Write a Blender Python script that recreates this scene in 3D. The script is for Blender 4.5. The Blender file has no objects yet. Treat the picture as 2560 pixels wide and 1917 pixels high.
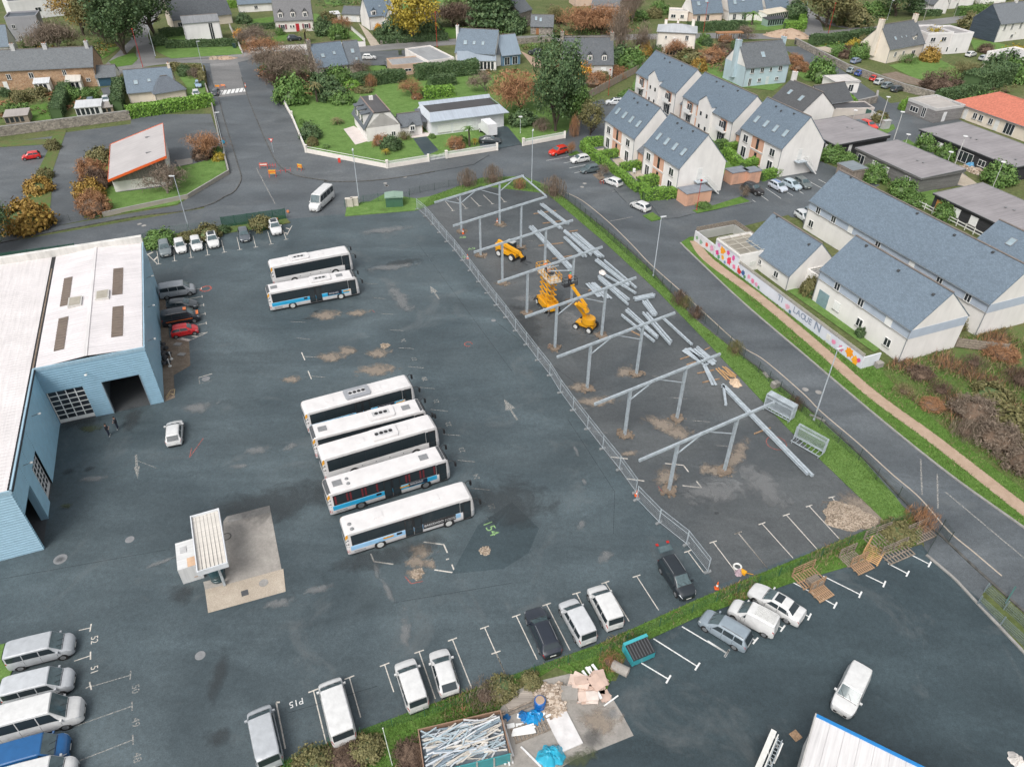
import bpy,math,random
import numpy as np
from mathutils import Vector,Matrix
random.seed(7);rng=np.random.default_rng(7)
scene=bpy.context.scene
C=scene.collection
R=math.radians
# ---------------------------------------------------------------- camera
cam_d=bpy.data.cameras.new('camera');cam=bpy.data.objects.new('camera',cam_d);C.objects.link(cam)
cam_d.sensor_width=36.0;cam_d.lens=25.575;cam_d.clip_start=.5;cam_d.clip_end=6000
cam.matrix_world=Matrix.Translation((0,0,54.5))@Matrix.Rotation(R(90-37.678),4,'X')@Matrix.Rotation(.0061224,4,'Z')
scene.camera=cam
# ---------------------------------------------------------------- overcast sky and sun
SUN_ELEV,SUN_AZ=52.0,205.0
world=bpy.data.worlds.new('World');scene.world=world;world.use_nodes=True
wn=world.node_tree.nodes;wl=world.node_tree.links;wn.clear()
sky=wn.new('ShaderNodeTexSky');sky.sky_type='NISHITA';sky.sun_disc=False
sky.sun_elevation=R(SUN_ELEV);sky.sun_rotation=R(SUN_AZ);sky.air_density=1.0;sky.dust_density=4.0;sky.ozone_density=1.0
hsv=wn.new('ShaderNodeHueSaturation');hsv.inputs['Saturation'].default_value=.22
bg=wn.new('ShaderNodeBackground');bg.inputs['Strength'].default_value=.13
wo=wn.new('ShaderNodeOutputWorld')
wl.new(sky.outputs[0],hsv.inputs['Color']);wl.new(hsv.outputs[0],bg.inputs['Color']);wl.new(bg.outputs[0],wo.inputs['Surface'])
sun_d=bpy.data.lights.new('sun','SUN');sun_d.energy=1.15;sun_d.angle=R(26);sun_d.color=(1.0,.97,.93)
sun=bpy.data.objects.new('sun',sun_d);C.objects.link(sun)
_d=Vector((math.sin(R(SUN_AZ))*math.cos(R(SUN_ELEV)),math.cos(R(SUN_AZ))*math.cos(R(SUN_ELEV)),math.sin(R(SUN_ELEV))))
sun.rotation_euler=_d.to_track_quat('Z','Y').to_euler();sun.location=(0,0,120)
vs=scene.view_settings;vs.view_transform='Standard';vs.look='None';vs.gamma=1.0;vs.exposure=.62;vs.use_curve_mapping=False
cy=scene.cycles;cy.max_bounces=6;cy.diffuse_bounces=3;cy.glossy_bounces=3;cy.transparent_max_bounces=16
cy.use_denoising=True;cy.caustics_reflective=False;cy.caustics_refractive=False
# ---------------------------------------------------------------- materials
M={}
def _nodes(name):
 m=bpy.data.materials.new(name);m.use_nodes=True;nt=m.node_tree
 return m,nt,nt.nodes['Principled BSDF']
def mix(nt,mode,fac,a,b):
 n=nt.nodes.new('ShaderNodeMix');n.data_type='RGBA';n.blend_type=mode
 for sock,v in ((n.inputs[0],fac),(n.inputs[6],a),(n.inputs[7],b)):
  if hasattr(v,'links'):nt.links.new(v,sock)
  elif isinstance(v,(int,float)):sock.default_value=v if sock.type=='VALUE' else (v,v,v,1)
  else :sock.default_value=(*v[:3],1)
 return n.outputs[2]
def noise(nt,coord,scale,detail=4,rough=.6,dist=.0):
 n=nt.nodes.new('ShaderNodeTexNoise');n.inputs['Scale'].default_value=scale;n.inputs['Detail'].default_value=detail
 n.inputs['Roughness'].default_value=rough;n.inputs['Distortion'].default_value=dist
 if coord is not None:nt.links.new(coord,n.inputs['Vector'])
 return n.outputs['Fac']
def ramp(nt,fac,stops):
 n=nt.nodes.new('ShaderNodeValToRGB');cr=n.color_ramp
 while len(cr.elements)<len(stops):cr.elements.new(.5)
 for e,(p,c) in zip(cr.elements,stops):
  e.position=p;e.color=(*c,1) if isinstance(c,tuple) else (c,c,c,1)
 nt.links.new(fac,n.inputs[0]);return n.outputs['Color']
def coord(nt,kind='Object',scale=None,rot=None):
 t=nt.nodes.new('ShaderNodeTexCoord');o=t.outputs[kind]
 if scale or rot:
  mp=nt.nodes.new('ShaderNodeMapping');nt.links.new(o,mp.inputs[0]);o=mp.outputs[0]
  if scale:mp.inputs['Scale'].default_value=scale
  if rot:mp.inputs['Rotation'].default_value=rot
 return o
def bump(nt,bs,h,strength=.3,dist=.02):
 b=nt.nodes.new('ShaderNodeBump');b.inputs['Strength'].default_value=strength;b.inputs['Distance'].default_value=dist
 nt.links.new(h,b.inputs['Height']);nt.links.new(b.outputs[0],bs.inputs['Normal'])
def plain(name,col,rough=.6,metal=.0,var=.12,scale=3.0,spec=.5,coat=.0,objcol=False,emit=None):
 m,nt,bs=_nodes(name)
 base=tuple(col)
 if objcol:
  oi=nt.nodes.new('ShaderNodeObjectInfo');base=oi.outputs['Color']
 if var>0:
  c=coord(nt);n1=noise(nt,c,scale,5,.65)
  g=ramp(nt,n1,[(.3,1-var*1.6),(.7,1.0+var*.4)])
  base=mix(nt,'MULTIPLY',1.0,base,g)
 if hasattr(base,'links'):nt.links.new(base,bs.inputs['Base Color'])
 else :bs.inputs['Base Color'].default_value=(*base,1)
 bs.inputs['Roughness'].default_value=rough;bs.inputs['Metallic'].default_value=metal
 bs.inputs['Specular IOR Level'].default_value=spec;bs.inputs['Coat Weight'].default_value=coat
 M[name]=m;return m
plain('paint',(1,1,1),.32,.0,.10,2.0,.5,.5,True)
plain('bus_paint',(1,1,1),.35,.0,.08,.9,.5,.3,True)
plain('glass',(.026,.036,.042),.06,0,.0,1,.6)
plain('screen_glass',(.09,.13,.14),.08,0,.25,2.5,.6)
plain('house_glass',(.035,.042,.05),.08,0,.3,.9,.6)
plain('pale_glass',(.3,.38,.42),.12,0,.15,.9,.6)
plain('tyre',(.018,.018,.018),.85)
plain('rim',(.32,.33,.34),.35,.6,.1)
plain('white_rim',(.62,.62,.6),.5,.0,.15)
plain('black',(.02,.02,.022),.55)
plain('dark_grey',(.075,.08,.085),.6)
plain('mid_grey',(.22,.225,.23),.6)
plain('lamp_red',(.42,.025,.02),.25,0,.1)
plain('lamp_clear',(.62,.64,.66),.12,.2,.1)
plain('amber',(.75,.36,.03),.35)
plain('plate',(.7,.7,.66),.5)
plain('tint',(1,1,1),.6,0,.14,1.3,.4,0,True)
plain('tint_gloss',(1,1,1),.3,0,.08,1.3,.5,.2,True)
plain('galv',(.50,.56,.60),.45,.25,.2,2.2)
plain('frame_white',(.78,.78,.76),.5,0,.06)
plain('timber',(.42,.27,.16),.8,0,.35,6)
plain('old_timber',(.30,.25,.20),.85,0,.4,5)
plain('new_timber',(.56,.34,.16),.8,0,.3,5)
plain('rubber_concrete',(.27,.285,.29),.85,0,.3,5)
plain('skin',(.42,.24,.17),.6)
plain('bark',(.11,.085,.065),.9,0,.4,3)
plain('pale_bark',(.27,.23,.19),.9,0,.35,3)
def surf_wall(name,streak=.22,objcol=True):
 m,nt,bs=_nodes(name);oi=nt.nodes.new('ShaderNodeObjectInfo')
 c=coord(nt,'Object');cs=coord(nt,'Object',(.8,.8,.16))
 a=ramp(nt,noise(nt,cs,1.0,5,.7),[(.42,1.0),(.75,1-streak)])
 b=ramp(nt,noise(nt,c,.35,4,.6),[(.35,.93),(.65,1.02)])
 col=mix(nt,'MULTIPLY',1.0,mix(nt,'MULTIPLY',1.0,oi.outputs['Color'],a),b)
 nt.links.new(col,bs.inputs['Base Color']);bs.inputs['Roughness'].default_value=.9
 bump(nt,bs,noise(nt,c,30,3),.15,.01);M[name]=m
surf_wall('render',.10);surf_wall('old_render',.35)
def surf_slate(name,w=.28,h=.16,var=.16,lichen=.25):
 m,nt,bs=_nodes(name);oi=nt.nodes.new('ShaderNodeObjectInfo');uv=coord(nt,'UV');c=coord(nt,'Object')
 br=nt.nodes.new('ShaderNodeTexBrick');nt.links.new(uv,br.inputs['Vector'])
 br.inputs['Scale'].default_value=1.0;br.inputs['Brick Width'].default_value=w;br.inputs['Row Height'].default_value=h
 br.inputs['Mortar Size'].default_value=.008;br.inputs['Mortar'].default_value=(.55,.55,.55,1)
 br.inputs['Color1'].default_value=(1-var,)*3+(1,);br.inputs['Color2'].default_value=(1+var*.5,)*3+(1,)
 n1=ramp(nt,noise(nt,c,.9,7,.72),[(.3,.9),(.7,1.07)])
 col=mix(nt,'MULTIPLY',1.0,mix(nt,'MULTIPLY',1.0,oi.outputs['Color'],br.outputs['Color']),n1)
 lm=ramp(nt,noise(nt,c,2.6,8,.75),[(.56,.0),(.68,lichen)])
 col=mix(nt,'MIX',lm,col,(.17,.165,.14))
 nt.links.new(col,bs.inputs['Base Color']);bs.inputs['Roughness'].default_value=.62
 bump(nt,bs,br.outputs['Fac'],-.4,.02);M[name]=m
surf_slate('slate',lichen=.1);surf_slate('old_slate',.3,.2,.22,.6);surf_slate('tile',.25,.33,.18,.12)
def surf_boards(name,bw=.16,var=.25,vertical=False):
 m,nt,bs=_nodes(name);oi=nt.nodes.new('ShaderNodeObjectInfo')
 uv=coord(nt,'UV',rot=(0,0,R(90)) if vertical else None);c=coord(nt,'UV',(.25,5,1) if not vertical else (5,.25,1))
 br=nt.nodes.new('ShaderNodeTexBrick');nt.links.new(uv,br.inputs['Vector']);br.inputs['Scale'].default_value=1.0
 br.inputs['Brick Width'].default_value=3.1;br.inputs['Row Height'].default_value=bw;br.inputs['Mortar Size'].default_value=.008
 br.inputs['Mortar'].default_value=(.35,.35,.35,1);br.inputs['Color1'].default_value=(1-var,)*3+(1,);br.inputs['Color2'].default_value=(1.1,)*3+(1,)
 g=ramp(nt,noise(nt,c,1.5,5,.7),[(.3,.75),(.7,1.12)])
 col=mix(nt,'MULTIPLY',1.0,mix(nt,'MULTIPLY',1.0,oi.outputs['Color'],br.outputs['Color']),g)
 nt.links.new(col,bs.inputs['Base Color']);bs.inputs['Roughness'].default_value=.85
 bump(nt,bs,br.outputs['Fac'],-.5,.02);M[name]=m
surf_boards('boards');surf_boards('boards_v',vertical=True)
def surf_stone(name,c1,c2,cm,scale=2.6):
 m,nt,bs=_nodes(name);uv=coord(nt,'UV',(1,1.5,1))
 v=nt.nodes.new('ShaderNodeTexVoronoi');v.inputs['Scale'].default_value=scale;nt.links.new(uv,v.inputs['Vector'])
 e=nt.nodes.new('ShaderNodeTexVoronoi');e.feature='DISTANCE_TO_EDGE';e.inputs['Scale'].default_value=scale;nt.links.new(uv,e.inputs['Vector'])
 hs=nt.nodes.new('ShaderNodeSeparateColor');nt.links.new(v.outputs['Color'],hs.inputs[0])
 col=ramp(nt,hs.outputs[0],[(.1,c1),(.9,c2)])
 jm=ramp(nt,e.outputs['Distance'],[(.02,1.0),(.08,.0)])
 col=mix(nt,'MIX',jm,col,cm)
 g=ramp(nt,noise(nt,coord(nt),.6,6,.7),[(.3,.7),(.7,1.15)])
 nt.links.new(mix(nt,'MULTIPLY',1.0,col,g),bs.inputs['Base Color']);bs.inputs['Roughness'].default_value=.92
 bump(nt,bs,e.outputs['Distance'],.6,.05);M[name]=m
surf_stone('stone',(.17,.15,.13),(.36,.32,.27),(.25,.23,.2))
surf_stone('brown_stone',(.30,.17,.09),(.46,.30,.18),(.40,.30,.22),3.2)
def surf_metal_roof(name,pitch=.333,var=.12):
 m,nt,bs=_nodes(name);oi=nt.nodes.new('ShaderNodeObjectInfo');c=coord(nt)
 st=ramp(nt,noise(nt,coord(nt,'UV',(3.0,.12,1)),1.2,6,.75),[(.35,1.04),(.72,1-var*2)])
 b=ramp(nt,noise(nt,c,.25,4,.6),[(.3,1-var),(.7,1.04)])
 col=mix(nt,'MULTIPLY',1.0,mix(nt,'MULTIPLY',1.0,oi.outputs['Color'],st),b)
 nt.links.new(col,bs.inputs['Base Color']);bs.inputs['Roughness'].default_value=.5;bs.inputs['Metallic'].default_value=.1
 M[name]=m
surf_metal_roof('sheet');surf_metal_roof('felt',var=.2)
def surf_asphalt(name,dark,light,wet=.55,tone=.0):
 m,nt,bs=_nodes(name);c=coord(nt)
 warp=noise(nt,c,.05,3,.5)
 big=noise(nt,c,.045,5,.62,.9)
 mid=noise(nt,coord(nt,'Object',(.35,1.0,1),(0,0,R(-24))),.16,6,.68,.6)
 fine=noise(nt,c,11,3,.8);grit=noise(nt,c,55,2,.8)
 col=ramp(nt,big,[(.34,dark),(.66,light)])
 col=mix(nt,'MULTIPLY',1.0,col,ramp(nt,mid,[(.30,.70),(.52,1.0),(.72,1.36)]))
 col=mix(nt,'MULTIPLY',1.0,col,ramp(nt,fine,[(.3,.72),(.7,1.28)]))
 col=mix(nt,'MULTIPLY',1.0,col,ramp(nt,grit,[(.3,.78),(.7,1.22)]))
 col=mix(nt,'MULTIPLY',1.0,col,ramp(nt,noise(nt,c,2.2,5,.85),[(.3,.78),(.7,1.22)]))
# worn, dusty patches
 dust=ramp(nt,noise(nt,c,.11,8,.72,1.2),[(.55,.0),(.72,.42)])
 col=mix(nt,'MIX',dust,col,(.15,.16,.16))
 nt.links.new(col,bs.inputs['Base Color'])
 rg=ramp(nt,mid,[(.30,wet-.12),(.5,wet),(.72,wet+.2)])
 nt.links.new(rg,bs.inputs['Roughness']);bs.inputs['Specular IOR Level'].default_value=.5
 bump(nt,bs,grit,.25,.012);M[name]=m
surf_asphalt('asphalt',(.044,.063,.072),(.080,.105,.115))
surf_asphalt('road',(.070,.082,.091),(.100,.112,.120),.6)
surf_asphalt('lot',(.058,.067,.072),(.100,.107,.109),.6)
surf_asphalt('old_road',(.16,.158,.155),(.22,.215,.21),.62)
surf_asphalt('footway',(.072,.083,.091),(.112,.121,.126),.66)
surf_asphalt('fresh',(.031,.049,.057),(.048,.070,.079),.55)
def surf_ground(name,stops,scale=.5,fine=7.0,amp=.35,bmp=.5):
 m,nt,bs=_nodes(name);c=coord(nt)
 col=ramp(nt,noise(nt,c,scale,7,.7,.5),stops)
 col=mix(nt,'MULTIPLY',1.0,col,ramp(nt,noise(nt,c,fine,4,.8),[(.28,1-amp),(.72,1+amp)]))
 nt.links.new(col,bs.inputs['Base Color']);bs.inputs['Roughness'].default_value=.95;bs.inputs['Specular IOR Level'].default_value=.2
 bump(nt,bs,noise(nt,c,fine,4,.8),bmp,.06);M[name]=m
surf_ground('lawn',[(.22,(.085,.12,.035)),(.42,(.10,.18,.045)),(.6,(.13,.22,.06)),(.8,(.2,.23,.1))],.6)
surf_ground('verge',[(.22,(.06,.10,.025)),(.5,(.085,.17,.032)),(.8,(.15,.19,.07))],.8)
surf_ground('rough_grass',[(.2,(.085,.075,.035)),(.42,(.12,.125,.05)),(.6,(.085,.145,.04)),(.85,(.19,.17,.09))],.35)
surf_ground('field',[(.2,(.06,.065,.03)),(.45,(.09,.115,.04)),(.6,(.12,.13,.055)),(.8,(.17,.155,.085))],.12,1.5,.5)
surf_ground('soil',[(.25,(.13,.10,.075)),(.7,(.25,.20,.155))],.8)
surf_ground('sand_path',[(.25,(.31,.22,.155)),(.7,(.44,.33,.25))],.7,9,.15,.2)
surf_ground('gravel_drive',[(.25,(.33,.28,.22)),(.7,(.46,.40,.33))],.5,12,.3)
surf_ground('concrete',[(.25,(.20,.19,.175)),(.5,(.30,.28,.255)),(.75,(.40,.375,.34))],.35,6,.14,.15)
surf_ground('kerb',[(.25,(.22,.21,.20)),(.7,(.34,.33,.31))],1.0,9,.2,.2)
surf_ground('pale_slab',[(.25,(.52,.46,.43)),(.7,(.64,.58,.55))],.5,5,.1,.1)
def surf_paintmark(name,col,wear=.5):
 m,nt,bs=_nodes(name);c=coord(nt)
 bs.inputs['Base Color'].default_value=(*col,1);bs.inputs['Roughness'].default_value=.7
 a=ramp(nt,noise(nt,c,5.0,6,.8),[(wear-.16,1.0),(wear+.16,.15)])
 nt.links.new(a,bs.inputs['Alpha']);M[name]=m
surf_paintmark('line',(.60,.56,.50),.62);surf_paintmark('faded_line',(.40,.39,.36),.46)
surf_paintmark('red_spray',(.50,.12,.09),.52);surf_paintmark('green_spray',(.30,.50,.20),.56)
surf_paintmark('tar_seam',(.045,.055,.06),.46);surf_paintmark('white_line',(.70,.70,.68),.66)
def surf_stain(name,col,cut=.5,scale=.9,strength=.8):
 m,nt,bs=_nodes(name);g=coord(nt,'Generated');c=coord(nt)
 s=nt.nodes.new('ShaderNodeVectorMath');s.operation='DISTANCE';s.inputs[1].default_value=(.5,.5,.5)
 fl=nt.nodes.new('ShaderNodeVectorMath');fl.operation='MULTIPLY';fl.inputs[1].default_value=(1,1,0)
 ad=nt.nodes.new('ShaderNodeVectorMath');ad.operation='ADD';ad.inputs[1].default_value=(0,0,.5)
 nt.links.new(g,fl.inputs[0]);nt.links.new(fl.outputs[0],ad.inputs[0]);nt.links.new(ad.outputs[0],s.inputs[0])
 fall=nt.nodes.new('ShaderNodeMapRange');nt.links.new(s.outputs['Value'],fall.inputs[0])
 fall.inputs[1].default_value=.5;fall.inputs[2].default_value=.0;fall.inputs[3].default_value=-.45;fall.inputs[4].default_value=.35
 n=noise(nt,c,scale,8,.72,.7)
 sm=nt.nodes.new('ShaderNodeMath');sm.operation='ADD';nt.links.new(fall.outputs[0],sm.inputs[0]);nt.links.new(n,sm.inputs[1])
 a=ramp(nt,sm.outputs[0],[(cut,.0),(cut+.22,strength)])
 cc=mix(nt,'MULTIPLY',1.0,col,ramp(nt,noise(nt,c,6,5,.8),[(.3,.7),(.7,1.25)]))
 nt.links.new(cc,bs.inputs['Base Color']);nt.links.new(a,bs.inputs['Alpha']);bs.inputs['Roughness'].default_value=.85
 M[name]=m
surf_stain('sand_stain',(.27,.225,.18));surf_stain('pale_stain',(.24,.245,.245),.52,.7,.5)
surf_stain('dark_stain',(.04,.045,.048),.46,.35,.42);surf_stain('rust_stain',(.36,.15,.06),.5,1.2,.8)
surf_stain('moss_stain',(.07,.085,.04),.5,1.4,.7)
def leafmat(name,c1,c2,c3,rough=.6):
 m,nt,bs=_nodes(name);g=nt.nodes.new('ShaderNodeNewGeometry')
 if 'leaf' in name:c1,c3=[tuple(a*.6+b*.4 for a,b in zip(c,c2)) for c in (c1,c3)]
 if 'leaf' in name:c1,c2,c3=[tuple(a*1.3 for a in c) for c in (c1,c2,c3)]
 col=ramp(nt,g.outputs['Random Per Island'],[(.0,c1),(.55,c2),(1.0,c3)])
 oi=nt.nodes.new('ShaderNodeObjectInfo');t=ramp(nt,oi.outputs['Random'],[(.0,.95),(1.0,1.0)])
 v=ramp(nt,noise(nt,coord(nt),.8,3),[(.3,.9),(.7,1.0)])
 col=mix(nt,'MULTIPLY',1.0,mix(nt,'MULTIPLY',1.0,col,t),v)
 nt.links.new(col,bs.inputs['Base Color']);bs.inputs['Roughness'].default_value=rough;bs.inputs['Specular IOR Level'].default_value=.3
 M[name]=m
leafmat('leaf_dark',(.032,.060,.028),(.061,.105,.042),(.123,.166,.070))
leafmat('leaf_green',(.045,.090,.024),(.090,.165,.042),(.165,.240,.068))
leafmat('leaf_bright',(.075,.150,.024),(.128,.247,.039),(.225,.330,.068))
leafmat('leaf_olive',(.075,.075,.030),(.135,.128,.053),(.210,.180,.083))
leafmat('leaf_autumn',(.163,.092,.026),(.265,.163,.036),(.337,.245,.061))
leafmat('leaf_yellow',(.180,.135,.018),(.306,.234,.032),(.378,.306,.063))
leafmat('leaf_orange',(.371,.158,.022),(.562,.270,.034),(.506,.338,.068))
leafmat('twig',(.135,.105,.081),(.216,.169,.128),(.297,.236,.182),.9)
leafmat('bramble',(.074,.049,.038),(.128,.088,.065),(.203,.142,.101),.9)
leafmat('rust_leaf',(.176,.088,.047),(.270,.142,.074),(.338,.203,.108),.9)
leafmat('blade',(.067,.123,.022),(.112,.213,.038),(.179,.280,.067),.7)
plain('dark_kerb',(.11,.108,.10),.85,0,.4,1.5)  # kerb colour darkened to stand for its edge line and shadow
leafmat('dry_blade',(.146,.134,.056),(.246,.207,.106),(.336,.280,.157),.8)
leafmat('stones',(.20,.16,.12),(.37,.30,.23),(.52,.44,.36),.9)
leafmat('debris',(.25,.19,.14),(.46,.37,.29),(.62,.54,.46),.9)
# ---------------------------------------------------------------- mesh helpers
class MB:
 def __init__(s):s.v=[];s.f=[];s.m=[]
 def poly(s,pts,m=0):
  b=len(s.v);s.v+=[tuple(p) for p in pts];s.f.append(tuple(range(b,b+len(pts))));s.m.append(m);return s
 def box(s,x0,y0,z0,x1,y1,z1,m=0):
  b=len(s.v);s.v+=[(x0,y0,z0),(x1,y0,z0),(x1,y1,z0),(x0,y1,z0),(x0,y0,z1),(x1,y0,z1),(x1,y1,z1),(x0,y1,z1)]
  for q in ((0,3,2,1),(4,5,6,7),(0,1,5,4),(1,2,6,5),(2,3,7,6),(3,0,4,7)):s.f.append(tuple(b+i for i in q));s.m.append(m)
  return s
 def pris(s,pts,z0,z1,m=0,top=True,bottom=True):
  n=len(pts);a=sum(pts[i][0]*pts[(i+1)%n][1]-pts[(i+1)%n][0]*pts[i][1] for i in range(n))
  if a<0:
   pts=pts[::-1]
   if not isinstance(z0,(int,float)):z0=z0[::-1]
   if not isinstance(z1,(int,float)):z1=z1[::-1]
  Z0=[z0]*n if isinstance(z0,(int,float)) else z0;Z1=[z1]*n if isinstance(z1,(int,float)) else z1
  b=len(s.v);s.v+=[(p[0],p[1],Z0[i]) for i,p in enumerate(pts)]+[(p[0],p[1],Z1[i]) for i,p in enumerate(pts)]
  for i in range(n):
   j=(i+1)%n;s.f.append((b+i,b+j,b+n+j,b+n+i));s.m.append(m)
  if top:s.f.append(tuple(range(b+n,b+2*n)));s.m.append(m)
  if bottom:s.f.append(tuple(range(b+n-1,b-1,-1)));s.m.append(m)
  return s
 def extr(s,prof,a,b,m=0):
  a=Vector(a);b=Vector(b);d=(b-a).normalized();side=d.cross(Vector((0,0,1)))
  if side.length<1e-4:side=Vector((1,0,0))
  side.normalize();up=side.cross(d);n=len(prof);k=len(s.v)
  for q in (a,b):s.v+=[tuple(q+side*u+up*w) for u,w in prof]
  for i in range(n):
   j=(i+1)%n;s.f.append((k+i,k+j,k+n+j,k+n+i));s.m.append(m)
  s.f.append(tuple(range(k+n-1,k-1,-1)));s.m.append(m);s.f.append(tuple(range(k+n,k+2*n)));s.m.append(m)
  return s
 def bar(s,a,b,w,h=None,m=0):
  h=h or w;return s.extr([(-w/2,-h/2),(w/2,-h/2),(w/2,h/2),(-w/2,h/2)],a,b,m)
 def tube(s,a,b,r,r2=None,n=8,m=0,caps=True):
  a=Vector(a);b=Vector(b);r2=r if r2 is None else r2;d=(b-a).normalized()
  x=d.orthogonal().normalized();y=d.cross(x);k=len(s.v)
  for q,rr in ((a,r),(b,r2)):
   s.v+=[tuple(q+x*(rr*math.cos(2*math.pi*i/n))+y*(rr*math.sin(2*math.pi*i/n))) for i in range(n)]
  for i in range(n):
   j=(i+1)%n;s.f.append((k+i,k+j,k+n+j,k+n+i));s.m.append(m)
  if caps:
   s.f.append(tuple(range(k+n-1,k-1,-1)));s.m.append(m);s.f.append(tuple(range(k+n,k+2*n)));s.m.append(m)
  return s
 def lath(s,prof,c=(0,0,0),n=16,m=0):
  k=len(s.v)
  for r_,z in prof:
   s.v+=[(c[0]+r_*math.cos(2*math.pi*i/n),c[1]+r_*math.sin(2*math.pi*i/n),c[2]+z) for i in range(n)]
  for q in range(len(prof)-1):
   for i in range(n):
    j=(i+1)%n;s.f.append((k+q*n+i,k+q*n+j,k+(q+1)*n+j,k+(q+1)*n+i));s.m.append(m)
  s.f.append(tuple(range(k+n-1,k-1,-1)));s.m.append(m);s.f.append(tuple(k+(len(prof)-1)*n+i for i in range(n)));s.m.append(m)
  return s
 def grid(s,fn,nu,nv,m=0,flip=False):
  k=len(s.v);s.v+=[tuple(fn(i/nu,j/nv)) for i in range(nu+1) for j in range(nv+1)]
  for i in range(nu):
   for j in range(nv):
    q=(k+i*(nv+1)+j,k+(i+1)*(nv+1)+j,k+(i+1)*(nv+1)+j+1,k+i*(nv+1)+j+1)
    s.f.append(q[::-1] if flip else q);s.m.append(m)
  return s
 def mesh(s,name,mats,smooth=None):
  me=bpy.data.meshes.new(name);me.from_pydata(s.v,[],s.f)
  for mt in ([mats] if isinstance(mats,str) else mats):me.materials.append(M[mt])
  if any(s.m):me.polygons.foreach_set('material_index',s.m)
  me.update()
  uvl=me.uv_layers.new(name='UV');co=s.v;uvs=[]
  for p in me.polygons:
   n=p.normal
   if abs(n.z)>.999:ux,uy,uz,vx,vy,vz=1,0,0,0,1,0
   else :
    l=math.hypot(n.x,n.y) or 1;ux,uy,uz=-n.y/l,n.x/l,0;vx,vy,vz=n.y*uz-n.z*uy,n.z*ux-n.x*uz,n.x*uy-n.y*ux
   for vi in p.vertices:
    q=co[vi];uvs+=[q[0]*ux+q[1]*uy+q[2]*uz,q[0]*vx+q[1]*vy+q[2]*vz]
  uvl.data.foreach_set('uv',uvs)
  if smooth is not None:
   me.polygons.foreach_set('use_smooth',[True]*len(me.polygons));me.set_sharp_from_angle(angle=R(smooth))
  return me
 def bd(s,name,mats,parent=None,color=None,smooth=None,loc=None,rz=.0):
  return link(name,s.mesh(name,mats,smooth),parent,color,loc,rz)
def link(name,me,parent=None,color=None,loc=None,rz=.0):
 o=bpy.data.objects.new(name,me);C.objects.link(o);o.parent=parent
 if color is not None:o.color=(*color,1)
 if loc is not None:o.location=loc
 if rz:o.rotation_euler=(0,0,rz)
 return o
def tag(o,label,cat,group=None):
 o['label']=label;o['category']=cat
 if group:o['group']=group
 return o
def thing(name,label,cat,loc=(0,0,0),rz=.0,group=None):
 o=bpy.data.objects.new(name,None);C.objects.link(o);o.empty_display_size=.2
 o.location=loc if len(loc)==3 else (*loc,0);o.rotation_euler=(0,0,rz);return tag(o,label,cat,group)
def struct(o,kind='structure'):o['kind']=kind;return o
KIDS={}
def children(o):return [c for c in bpy.data.objects if c.parent is o]
def tree_of(root):
 ch={}
 for c in C.objects:
  if c.parent:ch.setdefault(c.parent.name,[]).append(c)
 out=[(root,-1)];i=0
 while i<len(out):
  for c in ch.get(out[i][0].name,[]):out.append((c,i))
  i+=1
 return out
def dup(src,loc,rz,label,group=None,color=None,scale=None,recolor=('body','mirror','bumper','bonnet')):
 new=[]
 for o,pi in src:
  c=o.copy();C.objects.link(c)
  if pi>=0:c.parent=new[pi]
  if color is not None and o.name.split('.')[0] in recolor:c.color=(*color,1)
  new.append(c)
 r=new[0];r.location=loc if len(loc)==3 else (*loc,0);r.rotation_euler=(0,0,rz)
 if scale:r.scale=scale if hasattr(scale,'__len__') else (scale,)*3
 r['label']=label
 if group:r['group']=group
 return r
def heading(a,b):return math.atan2(b[1]-a[1],b[0]-a[0])
def lerp(a,b,t):return tuple(x+(y-x)*t for x,y in zip(a,b))
def ctext(s,size,mat,parent,loc,rot,align='LEFT',name='lettering',ext=.002,color=None,sx=1.0,bold=.0):
 cu=bpy.data.curves.new(name,'FONT');cu.body=s;cu.size=size;cu.align_x=align;cu.align_y='BOTTOM';cu.extrude=ext;cu.offset=bold
 cu.materials.append(M[mat]);o=bpy.data.objects.new(name,cu);C.objects.link(o);o.parent=parent
 me=bpy.data.meshes.new_from_object(o);bpy.data.objects.remove(o)
 o=link(name,me,parent,color,loc);o.rotation_euler=rot;o.scale=(sx,1,1);return o
# ---------------------------------------------------------------- ground
def sheet(name,pts,z,mat,parent=None,kind=True,thick=.0,color=None):
 mb=MB()
 if thick:mb.pris(list(pts),z-thick,z,bottom=False)
 else :
  a=sum(pts[i][0]*pts[(i+1)%len(pts)][1]-pts[(i+1)%len(pts)][0]*pts[i][1] for i in range(len(pts)))
  mb.poly([(p[0],p[1],z) for p in (pts if a>0 else pts[::-1])])
 o=mb.bd(name,mat,parent,color)
 if kind and parent is None:struct(o)
 return o
def strip_pts(line,w):
 L=[];Rr=[]
 for i,p in enumerate(line):
  a=line[max(i-1,0)];b=line[min(i+1,len(line)-1)]
  d=math.hypot(b[0]-a[0],b[1]-a[1]) or 1;nx,ny=-(b[1]-a[1])/d,(b[0]-a[0])/d
  L.append((p[0]+nx*w/2,p[1]+ny*w/2));Rr.append((p[0]-nx*w/2,p[1]-ny*w/2))
 return L+Rr[::-1]
def curve(pts,n=6):
 out=[];P=[pts[0]]+list(pts)+[pts[-1]]
 for i in range(1,len(P)-2):
  for k in range(n):
   t=k/n;a,b,c,d=P[i-1],P[i],P[i+1],P[i+2]
   out.append(tuple(.5*(2*b[q]+(c[q]-a[q])*t+(2*a[q]-5*b[q]+4*c[q]-d[q])*t*t+(3*b[q]-a[q]-3*c[q]+d[q])*t**3) for q in range(2)))
 return out+[tuple(pts[-1])]
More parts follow.
